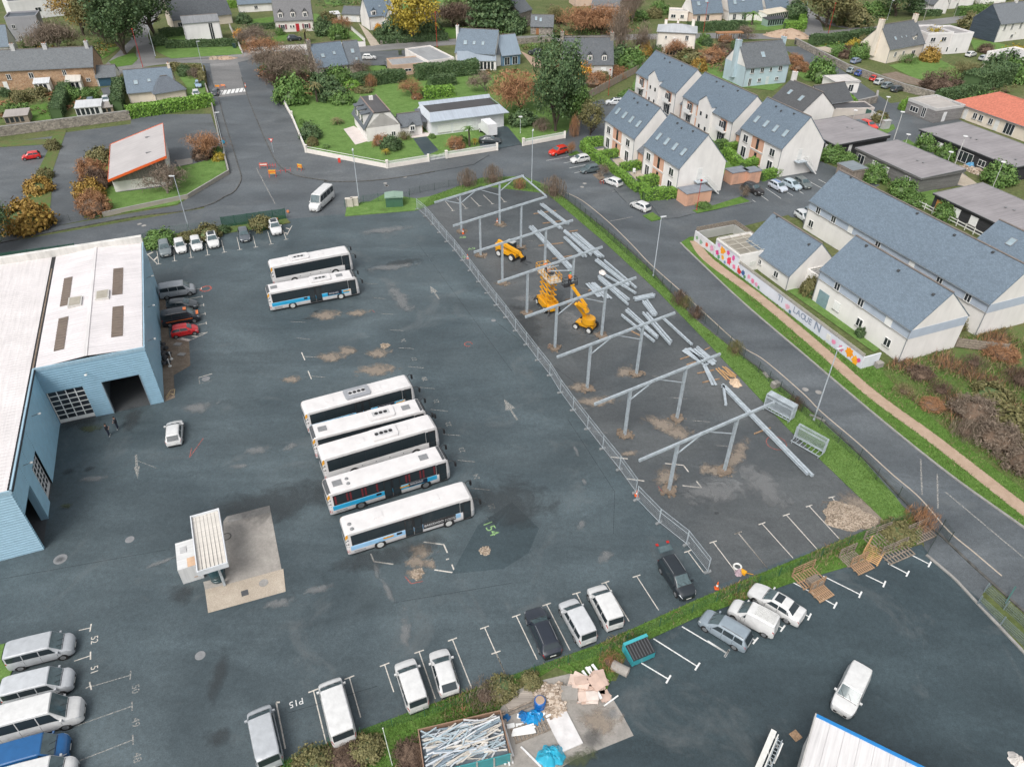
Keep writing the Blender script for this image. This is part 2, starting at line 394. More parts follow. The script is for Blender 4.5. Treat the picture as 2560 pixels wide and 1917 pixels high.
def kerb(line,z0=.0,h=.16,w=.16,mat='kerb',parent=None):
 mb=MB();P=strip_pts(line,w);n=len(line);Lp,Rp=P[:n],P[n:][::-1]
 for i in range(n-1):mb.pris([Lp[i],Rp[i],Rp[i+1],Lp[i+1]],z0,h,bottom=False)
 o=mb.bd('kerb',mat,parent)
 if parent is None:struct(o)
 return o
sheet('ground',[(-1500,-300),(1500,-300),(1500,2500),(-1500,2500)],.0,'field')
# tarmac between the yard and the houses
road=sheet('road',[(-106.1,107.5),(-97.5,95.4),(-68.2,101.6),(-59.2,103.6),(-38.7,115.3),(-27.8,116.4),(6.1,126.7),(14.8,110.8),(27.23,79.66),(35.70,59.82),(40.94,47.54),(44.94,38.37),(49.74,28.48),(56.39,37.99),(50.55,48.51),(28.4,109.3),(58.1,124.4),(69.9,133.0),(54.7,158.3),(21.9,186.0),(-20.0,148.7),(-58.6,186.3),(-74.4,226.6),(-91.9,226.2),(-71.1,178.6),(-54.5,135.6),(-54.8,120.7),(-83.2,106.9)],.02,'road')
TOPST=curve([(-118.3,183.2),(-110.3,202.6),(-105.0,216.0),(-93.8,221.3),(-80.5,221.6),(-76.8,231.6),(-57.3,231.1),(-36.0,238.2),(-17.4,244.7),(11.9,250.6),(13.9,249.1),(38.4,252.3),(63.2,254.7),(74.1,254.1),(88.7,255.3),(113.8,262.3),(145.5,276.6),(188.0,297.0)])
sheet('street',strip_pts(TOPST,7.5),.03,'old_road')
sheet('street',strip_pts(curve([(-70.2,186.8),(-79.4,210.9),(-85.0,225.9)]),7.5),.038,'old_road')
sheet('lane',strip_pts(curve([(-103.6,216.9),(-111.9,236.3),(-119.9,252.4),(-130.1,291.2),(-138.1,321.0)]),5.0),.034,'old_road')
sheet('lane',strip_pts([(-112.6,213.4),(-115.6,230.6),(-117.9,244.1)],3.0),.026,'old_road')
sheet('lane',strip_pts(curve([(98.3,258.3),(104.1,281.5),(106.7,301.4),(108.1,323.9)]),6.0),.034,'old_road')
sheet('lane',strip_pts(curve([(119.2,265.2),(111.5,269.7),(107.9,279.6),(105.7,292.3)]),5.0),.042,'old_road')
feet_line=[(-17.0,120.8),(-12.3,111.6),(-7.9,101.9),(-3.7,92.0),(.44,82.16),(4.69,72.19),(7.15,65.48),(9.99,58.89),(12.76,52.32),(14.50,48.26),(16.69,45.56),(18.05,42.36)]
# ---- the depot yard
yard=sheet('yard',[(-48.80,21.64),(-108.2,89.9),(-97.5,95.4),(-68.5,102.2),(-59.8,104.8),(-38.9,116.4),(-29.6,118.8),(-29.1,117.3),(-17.0,120.3),(-14.0,123.3),(-6.0,131.4),(6.2,128.1),(14.7,109.2),(21.3,92.8),(25.55,80.40),(31.36,62.51),(36.90,48.52),(16.29,39.27),(7.29,34.86),(-3.71,30.53),(-11.26,27.52),(-16.31,25.29),(-25.61,21.47),(-24.02,17.58)],.03,'asphalt')
sheet('building_lot',feet_line+[(18.48,40.86),(36.90,48.52),(31.36,62.51),(25.55,80.40),(21.3,92.8),(14.7,109.2),(6.2,128.1),(-6.0,131.4),(-14.0,123.3)],.033,'lot',yard)
# the neighbour's yard below the hedge strip
sheet('works_yard',[(-2.71,12.89),(-2.27,31.16),(8.48,31.63),(9.96,34.53),(15.94,37.47),(25.02,41.06),(39.27,45.81),(39.49,44.15),(41.56,39.79),(42.86,34.33),(46.42,23.72),(38.99,13.09)],.034,'fresh')
sheet('driveway',[(40.53,48.58),(38.98,44.49),(40.38,41.98),(41.26,39.23),(42.70,40.62),(45.03,41.99),(44.59,43.57),(42.38,48.77)],.026,'road')
sheet('concrete_slab',[(-4.68,24.06),(-1.48,29.26),(.68,31.18),(7.11,32.83),(7.74,30.84),(8.71,28.77),(9.33,27.23),(4.74,25.42),(2.66,24.26),(2.54,20.46),(-4.40,20.42)],.042,'concrete')
# grass strips
strip_low=sheet('verge',[(-25.55,21.32),(-16.31,25.29),(-11.26,27.52),(-3.71,30.53),(7.29,34.86),(16.29,39.27),(36.90,48.52),(39.52,49.51),(40.65,48.43),(39.12,45.98),(32.66,43.56),(25.02,41.06),(15.94,37.47),(9.96,34.53),(8.62,32.84),(7.66,30.84),(3.71,32.81),(-.05,30.40),(-1.45,28.16),(-6.19,27.77),(-6.01,24.05),(-5.99,17.68),(-24.02,17.58)],.10,'verge',thick=.09)
strip_right=sheet('verge',[(6.2,128.1),(14.7,109.2),(21.3,92.8),(25.55,80.40),(31.36,62.51),(36.90,48.52),(39.61,49.51),(39.22,52.15),(37.96,57.62),(34.93,65.41),(31.13,73.54),(25.3,85.3),(20.9,99.8),(15.8,112.5),(9.1,126.7),(7.1,131.0),(2.0,136.1),(-6.1,135.2),(-12.7,128.5),(-15.1,126.4),(-17.5,125.3),(-17.0,120.3),(-14.0,123.3),(-6.0,131.4)],.12,'lawn',thick=.10)
sheet('verge',[(-29.8,123.1),(-25.8,123.9),(-23.7,127.3),(-17.5,125.3),(-17.0,120.3),(-29.2,117.7)],.11,'lawn',thick=.09)
sheet('planting_bed',[(-59.7,105.6),(-60.0,108.1),(-54.0,111.6),(-43.6,116.0),(-40.0,117.9),(-38.0,115.0),(-39.9,113.9),(-51.0,109.5),(-58.2,105.7)],.14,'rough_grass',thick=.12)
sheet('verge',[(-97.5,95.4),(-79.2,100.0),(-69.6,104.5),(-68.3,102.8),(-77.8,97.4),(-95.1,92.0)],.09,'rough_grass',thick=.08)
sheet('verge',[(-44.37,33.74),(-42.54,34.51),(-42.04,34.64),(-40.27,32.66),(-39.89,30.19),(-39.76,29.18),(-37.65,26.53),(-39.51,25.51)],.10,'lawn',thick=.08)
# dirt edge along the hall
hall_edge=sheet('dirt_edge',[(-51.2,90.6),(-49.9,90.0),(-45.55,80.05),(-42.60,79.10),(-40.55,73.81),(-41.90,71.75),(-40.10,67.34),(-41.21,66.53)],.05,'soil')
# footway along the far verge fence and the edge of the big road
kerb(curve([(9.1,126.7),(15.8,113.0),(21.0,100.2),(25.3,85.7),(31.21,73.83),(35.20,65.41),(38.09,57.99),(40.10,50.88),(41.76,46.39),(43.26,42.32),(46.40,34.78)]),.0,.13,.22,'dark_kerb')
sheet('gutter',strip_pts(curve([(9.4,128.9),(12.5,125.1),(16.4,116.3),(19.4,107.7),(21.4,101.3),(24.5,93.5),(27.2,86.4),(30.14,78.93),(32.30,75.80),(35.12,69.03),(36.24,65.42),(38.48,60.20),(40.22,55.47),(41.72,51.91),(42.62,47.54),(43.82,44.85),(45.00,42.17)]),.16),.028,'gravel_drive',road)
K2=curve([(27.4,108.4),(28.8,103.6),(32.9,90.3),(37.93,76.61),(42.59,64.23),(46.37,55.22),(50.22,47.91),(55.90,37.29)])
kerb(K2,.0,.15,.22)
# path side: grass and sandy path beyond the road
sheet('verge',K2+[(56.39,37.99),(98.2,97.8),(71.2,85.8),(59.66,79.47),(47.51,73.70),(45.94,75.67),(40.0,91.7),(34.6,102.9),(31.0,110.6),(29.4,110.6)],.09,'verge')
sheet('sandy_path',strip_pts(curve([(29.9,109.1),(30.8,102.6),(35.8,91.0),(39.99,79.26),(43.35,68.98),(46.78,61.62),(49.18,55.94),(51.50,50.22),(55.40,41.39)]),1.7),.098,'sand_path')
sheet('scrub_ground',[(46.34,73.69),(49.73,76.22),(71.2,85.8),(98.2,97.8),(58.43,40.90),(52.99,52.92),(50.15,59.95),(47.46,68.12)],.094,'rough_grass')
# apartments' grounds and car park
FW='footway'
sheet('footway',[(14.7,155.1),(15.7,144.1),(19.8,126.6),(20.7,123.8),(24.7,124.1),(25.8,117.3),(28.8,117.9),(32.1,119.8),(36.2,121.5),(43.3,124.4),(47.6,141.4),(40.8,126.9),(46.4,150.3),(41.6,166.2),(31.1,195.6),(23.4,184.7),(18.6,159.1)],.13,'footway',thick=.11)
sheet('lawn',[(30.6,196.7),(34.0,210.0),(35.6,187.0),(39.6,170.6),(42.0,165.4),(45.5,153.3),(45.6,140.5),(41.0,137.8),(42.7,150.3),(37.4,175.1),(32.8,184.9)],.14,'lawn')
sheet('verge',[(31.7,120.9),(35.3,122.6),(41.9,127.0),(43.0,124.9),(36.4,121.5),(32.4,119.7)],.16,'verge',thick=.05)
sheet('car_park',[(42.8,129.7),(47.8,135.1),(61.8,137.4),(64.6,133.3),(56.6,115.3),(48.6,118.5),(46.7,125.4)],.034,'road')
sheet('verge',[(22.7,118.6),(24.6,120.0),(25.8,117.3),(23.9,116.4)],.15,'verge',thick=.13)
sheet('verge',[(11.4,147.9),(13.2,150.1),(13.8,148.7),(11.8,147.2)],.12,'verge',thick=.1)
# enclosed lawns of the low white building and its black timber neighbours
sheet('lawn',[(36.9,101.4),(38.6,102.3),(48.11,78.34),(47.08,77.55)],.11,'lawn')
sheet('lawn',[(71.7,128.3),(80.1,131.6),(76.1,122.9),(73.1,122.3),(71.9,126.4)],.11,'lawn')
sheet('lane',strip_pts(curve([(85.7,241.1),(87.3,224.6),(88.2,202.6),(88.9,186.0),(89.3,176.1),(87.5,166.2),(85.3,156.3)]),7.5),.046,'road')
sheet('forecourt',[(83.5,180.9),(98.1,186.2),(102.9,176.4),(108.3,152.9),(103.5,144.2),(95.7,167.2),(86.7,157.1),(89.2,141.9),(88.2,132.3),(80.3,133.4),(79.2,161.8)],.030,'footway')
sheet('lawn',[(83.5,166.1),(87.0,168.4),(86.1,165.3),(82.4,161.5),(80.3,161.8),(80.1,163.5)],.10,'lawn',thick=.07)
sheet('lawn',[(83.2,156.3),(86.0,158.7),(87.0,148.1),(88.4,141.2),(86.8,139.9),(84.9,148.1)],.10,'lawn',thick=.07)
sheet('gravel_court',[(84.1,138.5),(88.4,141.2),(88.9,134.2),(86.1,132.3),(83.3,134.7)],.05,'gravel_drive')
sheet('lawn',[(106.6,219.5),(119.1,226.8),(124.4,225.5),(126.3,204.6),(121.4,188.8),(106.2,187.4),(108.6,203.1)],.08,'lawn')
sheet('vegetable_plot',[(100.7,210.2),(106.0,212.9),(110.0,203.1),(106.6,198.3),(102.3,204.1)],.09,'soil')
sheet('lawn',[(145.9,252.5),(152.3,247.6),(155.4,238.1),(148.8,226.1),(140.1,224.4),(140.1,237.7)],.08,'lawn')
sheet('lawn',[(93.9,246.1),(116.0,256.9),(106.3,233.8),(98.6,226.3),(95.0,232.0)],.07,'lawn')
sheet('garden_path',[(92.2,239.6),(95.9,241.3),(98.2,236.7),(95.0,232.0)],.075,'gravel_drive')
sheet('lawn',[(56.4,246.8),(61.1,248.6),(65.3,235.9),(57.6,205.6),(70.9,199.9),(66.7,194.1),(59.3,197.3),(51.6,213.0),(58.2,231.2)],.08,'lawn')
sheet('lawn',[(77.4,214.9),(79.8,212.3),(85.9,203.8),(84.4,201.4),(77.8,203.6)],.08,'lawn')
sheet('lawn',[(80.7,280.9),(87.5,281.1),(104.5,294.5),(98.6,271.3),(89.9,263.5),(76.3,263.1)],.07,'lawn')
sheet('lawn',[(122.0,301.9),(138.2,307.1),(133.6,293.1),(122.0,284.1),(118.8,290.5)],.06,'lawn')
# the white house's garden
sheet('garden_lawn',[(-61.7,195.0),(-55.6,182.0),(-43.0,150.3),(-25.2,141.9),(-17.3,145.9),(-13.3,147.2),(-3.5,152.8),(2.1,154.8),(11.4,159.9),(16.2,178.6),(6.0,208.2),(-15.2,209.2),(-41.4,198.3)],.11,'lawn',thick=.09)
sheet('terrace',[(-37.8,162.5),(-35.9,164.7),(-30.0,156.2),(-33.5,152.8)],.15,'pale_slab',thick=.05)
sheet('terrace',[(-22.5,157.8),(-20.5,161.3),(-17.5,159.9),(-18.2,158.4),(-22.1,157.1)],.15,'pale_slab',thick=.05)
sheet('driveway',[(-21.7,156.8),(-19.0,158.3),(-15.6,149.9),(-18.0,146.3)],.118,'fresh')
sheet('driveway',[(-7.3,156.6),(-3.0,165.8),(-1.3,164.8),(1.8,153.9),(-3.1,151.0),(-7.1,151.9)],.118,'fresh')
# corner footway in front of the garden wall
KC=curve([(-72.7,203.4),(-65.3,184.3),(-58.1,166.9),(-52.2,152.9),(-46.9,141.5),(-42.2,136.0),(-35.6,133.4),(-35.7,133.0),(-28.3,133.3),(-21.2,135.5),(-15.4,138.4)])
sheet('footway',KC+[(-7.9,142.2),(-5.0,147.4),(-17.1,143.7),(-24.9,139.8),(-42.8,148.1),(-57.1,183.2),(-63.5,195.0),(-68.3,206.5)],.12,'footway',thick=.1)
kerb(KC,.0,.14,.2,'dark_kerb')
# left-hand block: car parks, the orange-edged shed's lawn
sheet('car_park',[(-116.5,149.1),(-100.1,156.9),(-99.4,158.9),(-86.4,165.3),(-88.8,171.9),(-70.8,172.8),(-60.8,150.0),(-55.3,136.5),(-59.7,124.3),(-70.9,117.2),(-84.1,108.7),(-89.5,106.1)],.05,'footway')
sheet('lawn',[(-85.6,145.1),(-82.0,144.3),(-76.8,133.9),(-72.8,127.3),(-63.9,130.3),(-67.0,139.6),(-63.9,141.3),(-59.4,146.5),(-55.4,136.1),(-59.2,125.4),(-60.0,122.2),(-71.0,117.3),(-73.9,116.3),(-77.0,124.0),(-83.4,137.7)],.12,'lawn',thick=.07)
sheet('rough_verge',[(-109.4,153.8),(-99.3,155.4),(-101.0,160.9),(-98.7,160.9),(-90.0,137.6),(-83.4,123.9),(-80.2,116.8),(-77.7,115.1),(-83.6,110.2),(-84.4,109.2),(-85.7,116.7),(-89.7,128.5),(-93.1,138.3),(-97.7,152.1),(-107.4,150.1)],.09,'rough_grass')
sheet('paving',[(-68.1,143.3),(-65.1,144.6),(-64.1,141.7),(-66.3,140.0)],.125,'concrete')
KL=curve([(-88.0,103.7),(-82.1,107.5),(-78.0,110.2),(-72.5,113.3),(-64.7,117.4),(-58.1,119.4),(-54.2,122.2),(-52.7,125.5),(-51.6,128.3),(-52.2,134.3),(-55.0,141.4),(-60.9,155.6),(-66.9,170.0),(-73.7,186.7),(-82.5,206.2)])
sheet('footway',KL+[(-83.8,206.2),(-78.7,194.6),(-66.9,165.7),(-60.3,150.0),(-55.2,136.5),(-59.0,124.7),(-59.8,121.7),(-70.6,116.3),(-84.4,109.2),(-89.8,106.6)],.115,'footway',thick=.1)
kerb(KL,.0,.135,.2,'dark_kerb')
# lawns and plots of the houses further off
for nm,pts,mt in (('lawn',[(-94.4,212.2),(-84.7,207.7),(-75.5,184.1),(-80.1,184.0),(-84.2,194.5)],'lawn'),('garden',[(-128.7,188.2),(-106.4,194.1),(-97.3,178.7),(-101.0,169.4),(-115.6,164.8)],'rough_grass'),('lawn',[(-117.0,177.1),(-111.4,180.9),(-105.4,168.2),(-110.1,167.0)],'verge'),('drive',[(-105.8,192.7),(-102.3,195.5),(-96.1,178.8),(-101.3,176.3)],'footway'),('lawn',[(-147.6,233.5),(-137.9,231.9),(-135.6,226.5),(-143.3,226.3)],'lawn'),('lawn',[(-127.3,234.1),(-118.6,234.3),(-117.8,225.1),(-117.9,216.5),(-122.3,223.3)],'verge'),('traffic_island',[(-114.8,218.3),(-114.3,223.4),(-112.1,228.9),(-107.9,221.9),(-106.8,215.1),(-110.5,212.6)],'verge'),('lawn',[(-112.0,246.3),(-104.3,250.7),(-83.4,237.1),(-79.7,227.8),(-98.6,222.1),(-106.4,230.8)],'lawn'),('drive',[(-88.6,257.6),(-86.2,259.9),(-74.3,231.6),(-77.9,227.9)],'gravel_drive'),('lawn',[(-83.8,253.4),(-72.4,253.7),(-69.8,245.3),(-76.9,241.1)],'verge'),('lawn',[(-91.3,274.0),(-84.1,279.2),(-80.3,264.7),(-87.3,262.2)],'verge'),('lawn',[(-71.4,284.8),(-64.8,282.4),(-61.3,267.6),(-60.8,247.6),(-64.6,256.1)],'lawn'),('lawn',[(-54.4,258.6),(-48.3,252.2),(-47.1,241.9),(-52.0,247.9)],'lawn'),('drive',[(-52.9,270.2),(-47.8,258.7),(-41.0,240.1),(-43.6,238.1)],'gravel_drive'),('lawn',[(-40.8,215.0),(-36.3,216.8),(-33.5,210.4),(-36.6,204.2)],'lawn'),('car_park',[(-47.0,230.4),(-30.9,234.6),(-28.8,220.3),(-34.8,215.2),(-42.0,216.6)],'footway'),('field',[(-43.5,324.1),(-23.7,324.7),(-22.8,294.4),(-31.4,288.6),(-31.0,273.2),(-41.0,293.8)],'lawn'),('field',[(-24.3,263.9),(-12.5,266.6),(-11.5,253.1),(-20.2,248.7)],'verge'),('drive',[(1.9,233.5),(8.1,221.2),(8.3,214.5),(5.3,216.1)],'sand_path'),('lawn',[(-75.3,316.6),(-66.9,316.8),(-64.6,298.8),(-70.4,301.5)],'lawn')):
 sheet(nm,pts,.055+.004*random.randint(0,9),mt)
# ---------------------------------------------------------------- painted marks and stains on the yard
YZ=.036
def pline(a,b,w=.11,mat='line',parent=None,z=YZ,name='bay_line'):
 d=math.hypot(b[0]-a[0],b[1]-a[1]) or 1;nx,ny=-(b[1]-a[1])/d*w/2,(b[0]-a[0])/d*w/2
 return MB().poly([(a[0]-nx,a[1]-ny,z),(b[0]-nx,b[1]-ny,z),(b[0]+nx,b[1]+ny,z),(a[0]+nx,a[1]+ny,z)]).bd(name,mat,parent or yard)
def tmark(a,b,cap=.8,mat='line',parent=None,z=YZ,w=.085):
 d=math.hypot(b[0]-a[0],b[1]-a[1]);nx,ny=-(b[1]-a[1])/d,(b[0]-a[0])/d
 pline(a,b,w,mat,parent,z);pline((a[0]-nx*cap/2,a[1]-ny*cap/2),(a[0]+nx*cap/2,a[1]+ny*cap/2),w*1.25,mat,parent,z+.004)
for a,b in (((-15.56,30.66),(-13.63,26.37)),((-12.92,31.79),(-11.46,28.51)),((-10.25,32.93),(-9.20,30.59)),((-7.56,34.12),(-5.86,30.04)),((-4.88,35.28),(-3.04,30.92)),((-2.22,36.45),(-.34,32.03)),((-1.19,34.09),(-.40,32.13)),((.49,37.62),(2.20,33.48)),((3.16,38.79),(4.96,34.34)),((5.87,39.99),(7.39,35.66)),((8.57,41.17),(10.22,37.14)),((11.49,41.89),(12.94,38.27)),((16.70,44.78),(17.77,42.18)),((19.35,45.93),(20.76,42.20)),((22.04,47.08),(23.71,42.86)),((22.00,47.07),(23.71,42.86)),((24.65,48.28),(26.43,44.07)),((27.38,49.43),(29.07,45.07)),((30.04,50.64),(31.68,46.17)),((32.74,51.87),(33.04,50.80))):
 tmark(a,b)
pline((-18.25,29.67),(-16.64,26.10));pline((-18.25,29.67),(-17.97,29.69),.14)
wy=bpy.data.objects['works_yard']
for a,b in (((12.72,31.81),(10.73,33.22)),((15.27,32.94),(12.06,35.47)),((17.96,34.13),(14.67,36.66)),((17.96,34.16),(16.60,35.31)),((20.63,35.33),(20.10,35.85)),((23.28,36.53),(22.76,37.01)),((25.93,37.69),(25.25,38.19)),((28.59,38.88),(25.29,41.54)),((31.22,40.02),(28.57,42.02)),((33.83,41.18),(32.52,42.15)),((36.44,42.34),(35.08,43.50)),((38.95,43.42),(37.56,44.64))):
 tmark(a,b,.85,'white_line',wy,.042,.11)
for a,b,m in (((-35.75,36.19),(-36.62,35.92),'line'),((-34.55,33.58),(-35.66,33.08),'line'),((-33.33,30.94),(-33.62,30.74),'line'),((-30.55,31.88),(-33.48,30.80),'faded_line'),((-29.34,29.30),(-32.98,27.70),'faded_line'),((-28.19,26.69),(-31.53,25.11),'faded_line')):
 tmark(a,b,.8,m)
# upper parking bays beside the entrance
for a,b in (((-54.8,100.2),(-56.7,104.4)),((-52.7,101.2),(-54.4,105.4)),((-50.5,102.3),(-52.1,106.1)),((-48.2,103.2),(-49.8,107.1)),((-45.9,104.2),(-47.7,108.4)),((-43.7,105.1),(-45.5,109.5)),((-41.4,106.0),(-43.0,110.0)),((-39.2,107.1),(-41.0,111.6)),((-37.2,108.8),(-38.6,112.2))):
 tmark(a,b,.75)
pline((-58.3,103.9),(-55.0,100.2));pline((-57.7,103.4),(-57.2,104.1),.3);pline((-56.0,101.4),(-55.9,102.6),.3)
pline((-37.5,110.3),(-37.5,114.0));pline((-38.4,111.4),(-37.4,110.9),.25);pline((-38.3,113.0),(-37.4,112.5),.25)
for a,b in (((-45.7,92.9),(-46.4,92.7)),((-44.8,90.6),(-49.3,88.8)),((-43.8,88.3),(-44.6,88.0)),((-42.8,86.0),(-43.5,85.7)),((-41.85,83.61),(-42.89,83.14))):
 tmark(a,b,.7)
pline((-40.91,81.38),(-44.71,79.80));pline((-40.91,81.38),(-42.75,79.26));pline((-44.52,79.80),(-42.75,79.26))
pline((-44.00,79.90),(-42.53,79.42),.35);pline((-42.76,80.58),(-41.90,80.26),.3)
pline((-38.64,71.35),(-37.26,72.14),.1);pline((-38.64,71.35),(-38.12,70.08),.1,'faded_line');pline((-38.12,70.08),(-36.82,70.80),.08,'faded_line')
# bus bay dashes
for a,b in (((-22.0,94.7),(-20.0,94.4)),((-20.2,90.5),(-18.3,90.3)),((-18.3,86.3),(-16.5,86.1)),((-16.58,82.20),(-14.71,82.03)),((-14.85,78.00),(-12.84,77.81)),((-13.06,73.85),(-11.09,73.62)),((-11.25,69.66),(-9.34,69.38)),((-9.52,65.47),(-7.48,65.15)),((-7.70,61.13),(-5.74,60.93)),((-5.82,56.98),(-3.94,56.71)),((-4.18,52.84),(-2.19,52.56)),((-2.40,48.67),(-.44,48.36)),((-28.70,80.12),(-26.73,79.83)),((-26.69,75.91),(-24.90,75.76)),((-25.01,71.77),(-23.11,71.57)),((-30.4,84.1),(-28.36,83.97)),((.4,108.3),(3.7,108.9)),((-1.50,48.56),(-.44,48.36)),((17.44,72.24),(18.88,71.94)),((19.09,67.94),(21.01,67.76)),((20.86,63.76),(22.76,63.53)),((22.65,59.57),(24.05,59.40)),((7.64,65.99),(9.01,65.76)),((9.06,61.80),(10.80,61.57)),((5.62,70.22),(7.27,69.93)),((3.99,74.44),(5.39,74.26)),((-2.3,87.3),(.1,86.9)),((-.09,82.96),(1.94,82.72)),((2.24,78.63),(3.69,78.43)),((10.1,93.6),(11.8,93.2)),((12.0,89.7),(13.5,89.4)),((3.3,106.1),(4.8,105.8)),((5.5,100.9),(6.9,100.6))):
 pline(a,b,.09,'faded_line')
for a,b in (((-8.35,45.71),(-6.40,45.41)),((-6.40,45.41),(-5.98,44.43)),((-7.03,42.46),(-5.09,42.12)),((-5.09,42.12),(-5.47,43.08)),((-12.73,43.36),(-10.89,43.07)),((-12.73,43.36),(-13.17,44.27)),((10.76,57.63),(12.57,57.34)),((12.11,54.34),(13.89,54.01)),((17.77,53.38),(19.70,53.08)),((19.70,53.08),(19.35,54.02)),((16.48,56.67),(18.42,56.39)),((18.42,56.39),(18.77,55.42)),((-27.24,76.83),(-26.42,75.11)),((-25.49,72.81),(-24.71,71.16)),((-6.04,43.63),(-5.78,43.74))):
 pline(a,b,.13,'line')
def arrow(tip,tail,mat='faded_line',w=.55):
 d=math.hypot(tip[0]-tail[0],tip[1]-tail[1]);ux,uy=(tip[0]-tail[0])/d,(tip[1]-tail[1])/d;nx,ny=-uy,ux;k=d*.5
 q=(tip[0]-ux*k,tip[1]-uy*k)
 mb=MB().poly([(tip[0],tip[1],YZ),(q[0]+nx*w,q[1]+ny*w,YZ),(q[0]-nx*w,q[1]-ny*w,YZ)])
 mb.poly([(q[0]+nx*.12,q[1]+ny*.12,YZ),(tail[0]+nx*.12,tail[1]+ny*.12,YZ),(tail[0]-nx*.12,tail[1]-ny*.12,YZ),(q[0]-nx*.12,q[1]-ny*.12,YZ)])
 return mb.bd('painted_arrow',mat,yard)
arrow((-12.2,94.0),(-10.6,90.3));arrow((-.94,67.49),(.62,63.69),'faded_line',.6);arrow((-39.02,53.88),(-40.69,57.51),'faded_line',.3)
pline((-40.07,56.55),(-37.66,55.48),.07,'faded_line')
# stencilled and sprayed numbers
def gtext(s,p,size,rz,mat):
 return ctext(s,size,mat,yard,(p[0],p[1],YZ+.004),(0,0,rz),'CENTER','painted_number',.0)
gtext('154',(-2.61,47.13),1.35,R(-62),'green_spray');gtext('P15',(-16.83,30.00),.75,R(203),'white_line')
for s,p in (('52',(-35.29,34.88)),('51',(-34.05,32.15)),('50',(-30.04,30.54)),('49',(-28.91,27.84)),('48',(-27.72,25.23))):
 gtext(s,p,.8,R(-66),'line' if s in ('52','51') else 'faded_line')
for i,p in enumerate(((-8.56,67.17),(-6.80,63.00),(-5.01,58.73),(-3.25,54.63),(-1.54,50.46),(-14.01,79.82),(-12.10,75.69),(-10.37,71.51),(-10.36,71.43))):
 gtext(str(21+i),p,.85,R(110),'faded_line')
gtext('9',(-7.5,102.4),1.2,R(20),'green_spray');gtext('A9',(-6.5,105.3),1.1,R(15),'green_spray');gtext('A8',(-8.2,109.4),1.0,R(15),'green_spray')
def arcline(c,r,a0,a1,mat,w=.09,n=14):
 P=[(c[0]+r*math.cos(R(a0+(a1-a0)*i/n)),c[1]+r*math.sin(R(a0+(a1-a0)*i/n))) for i in range(n+1)]
 S=strip_pts(P,w);mb=MB();Lp,Rp=S[:n+1],S[n+1:][::-1]
 for i in range(n):mb.poly([(*Lp[i],YZ),(*Rp[i],YZ),(*Rp[i+1],YZ),(*Lp[i+1],YZ)][::-1])
 return mb.bd('spray_line',mat,yard)
arcline((-2.47,44.74),1.05,-110,60,'red_spray',.13);arcline((29.40,60.01),1.1,0,360,'red_spray',.07)
arcline((18.05,52.70),.01,0,10,'red_spray')
for a,b in (((-9.68,41.74),(-9.00,40.91)),((-9.00,40.91),(-7.98,41.17)),((11.98,61.54),(12.32,60.66)),((15.24,53.23),(15.67,52.13)),((1.3,87.1),(1.8,85.9)),((4.81,78.65),(5.19,77.62)),((-34.32,60.23),(-34.75,57.13)),((-35.06,58.65),(-34.75,57.13)),((-19.7,87.2),(-19.3,86.6))):
 pline(a,b,.07,'red_spray',name='spray_line')
arcline((-45.0,92.8),.75,0,360,'red_spray',.25);arcline((-5.78,78.93),.5,0,300,'red_spray',.12)
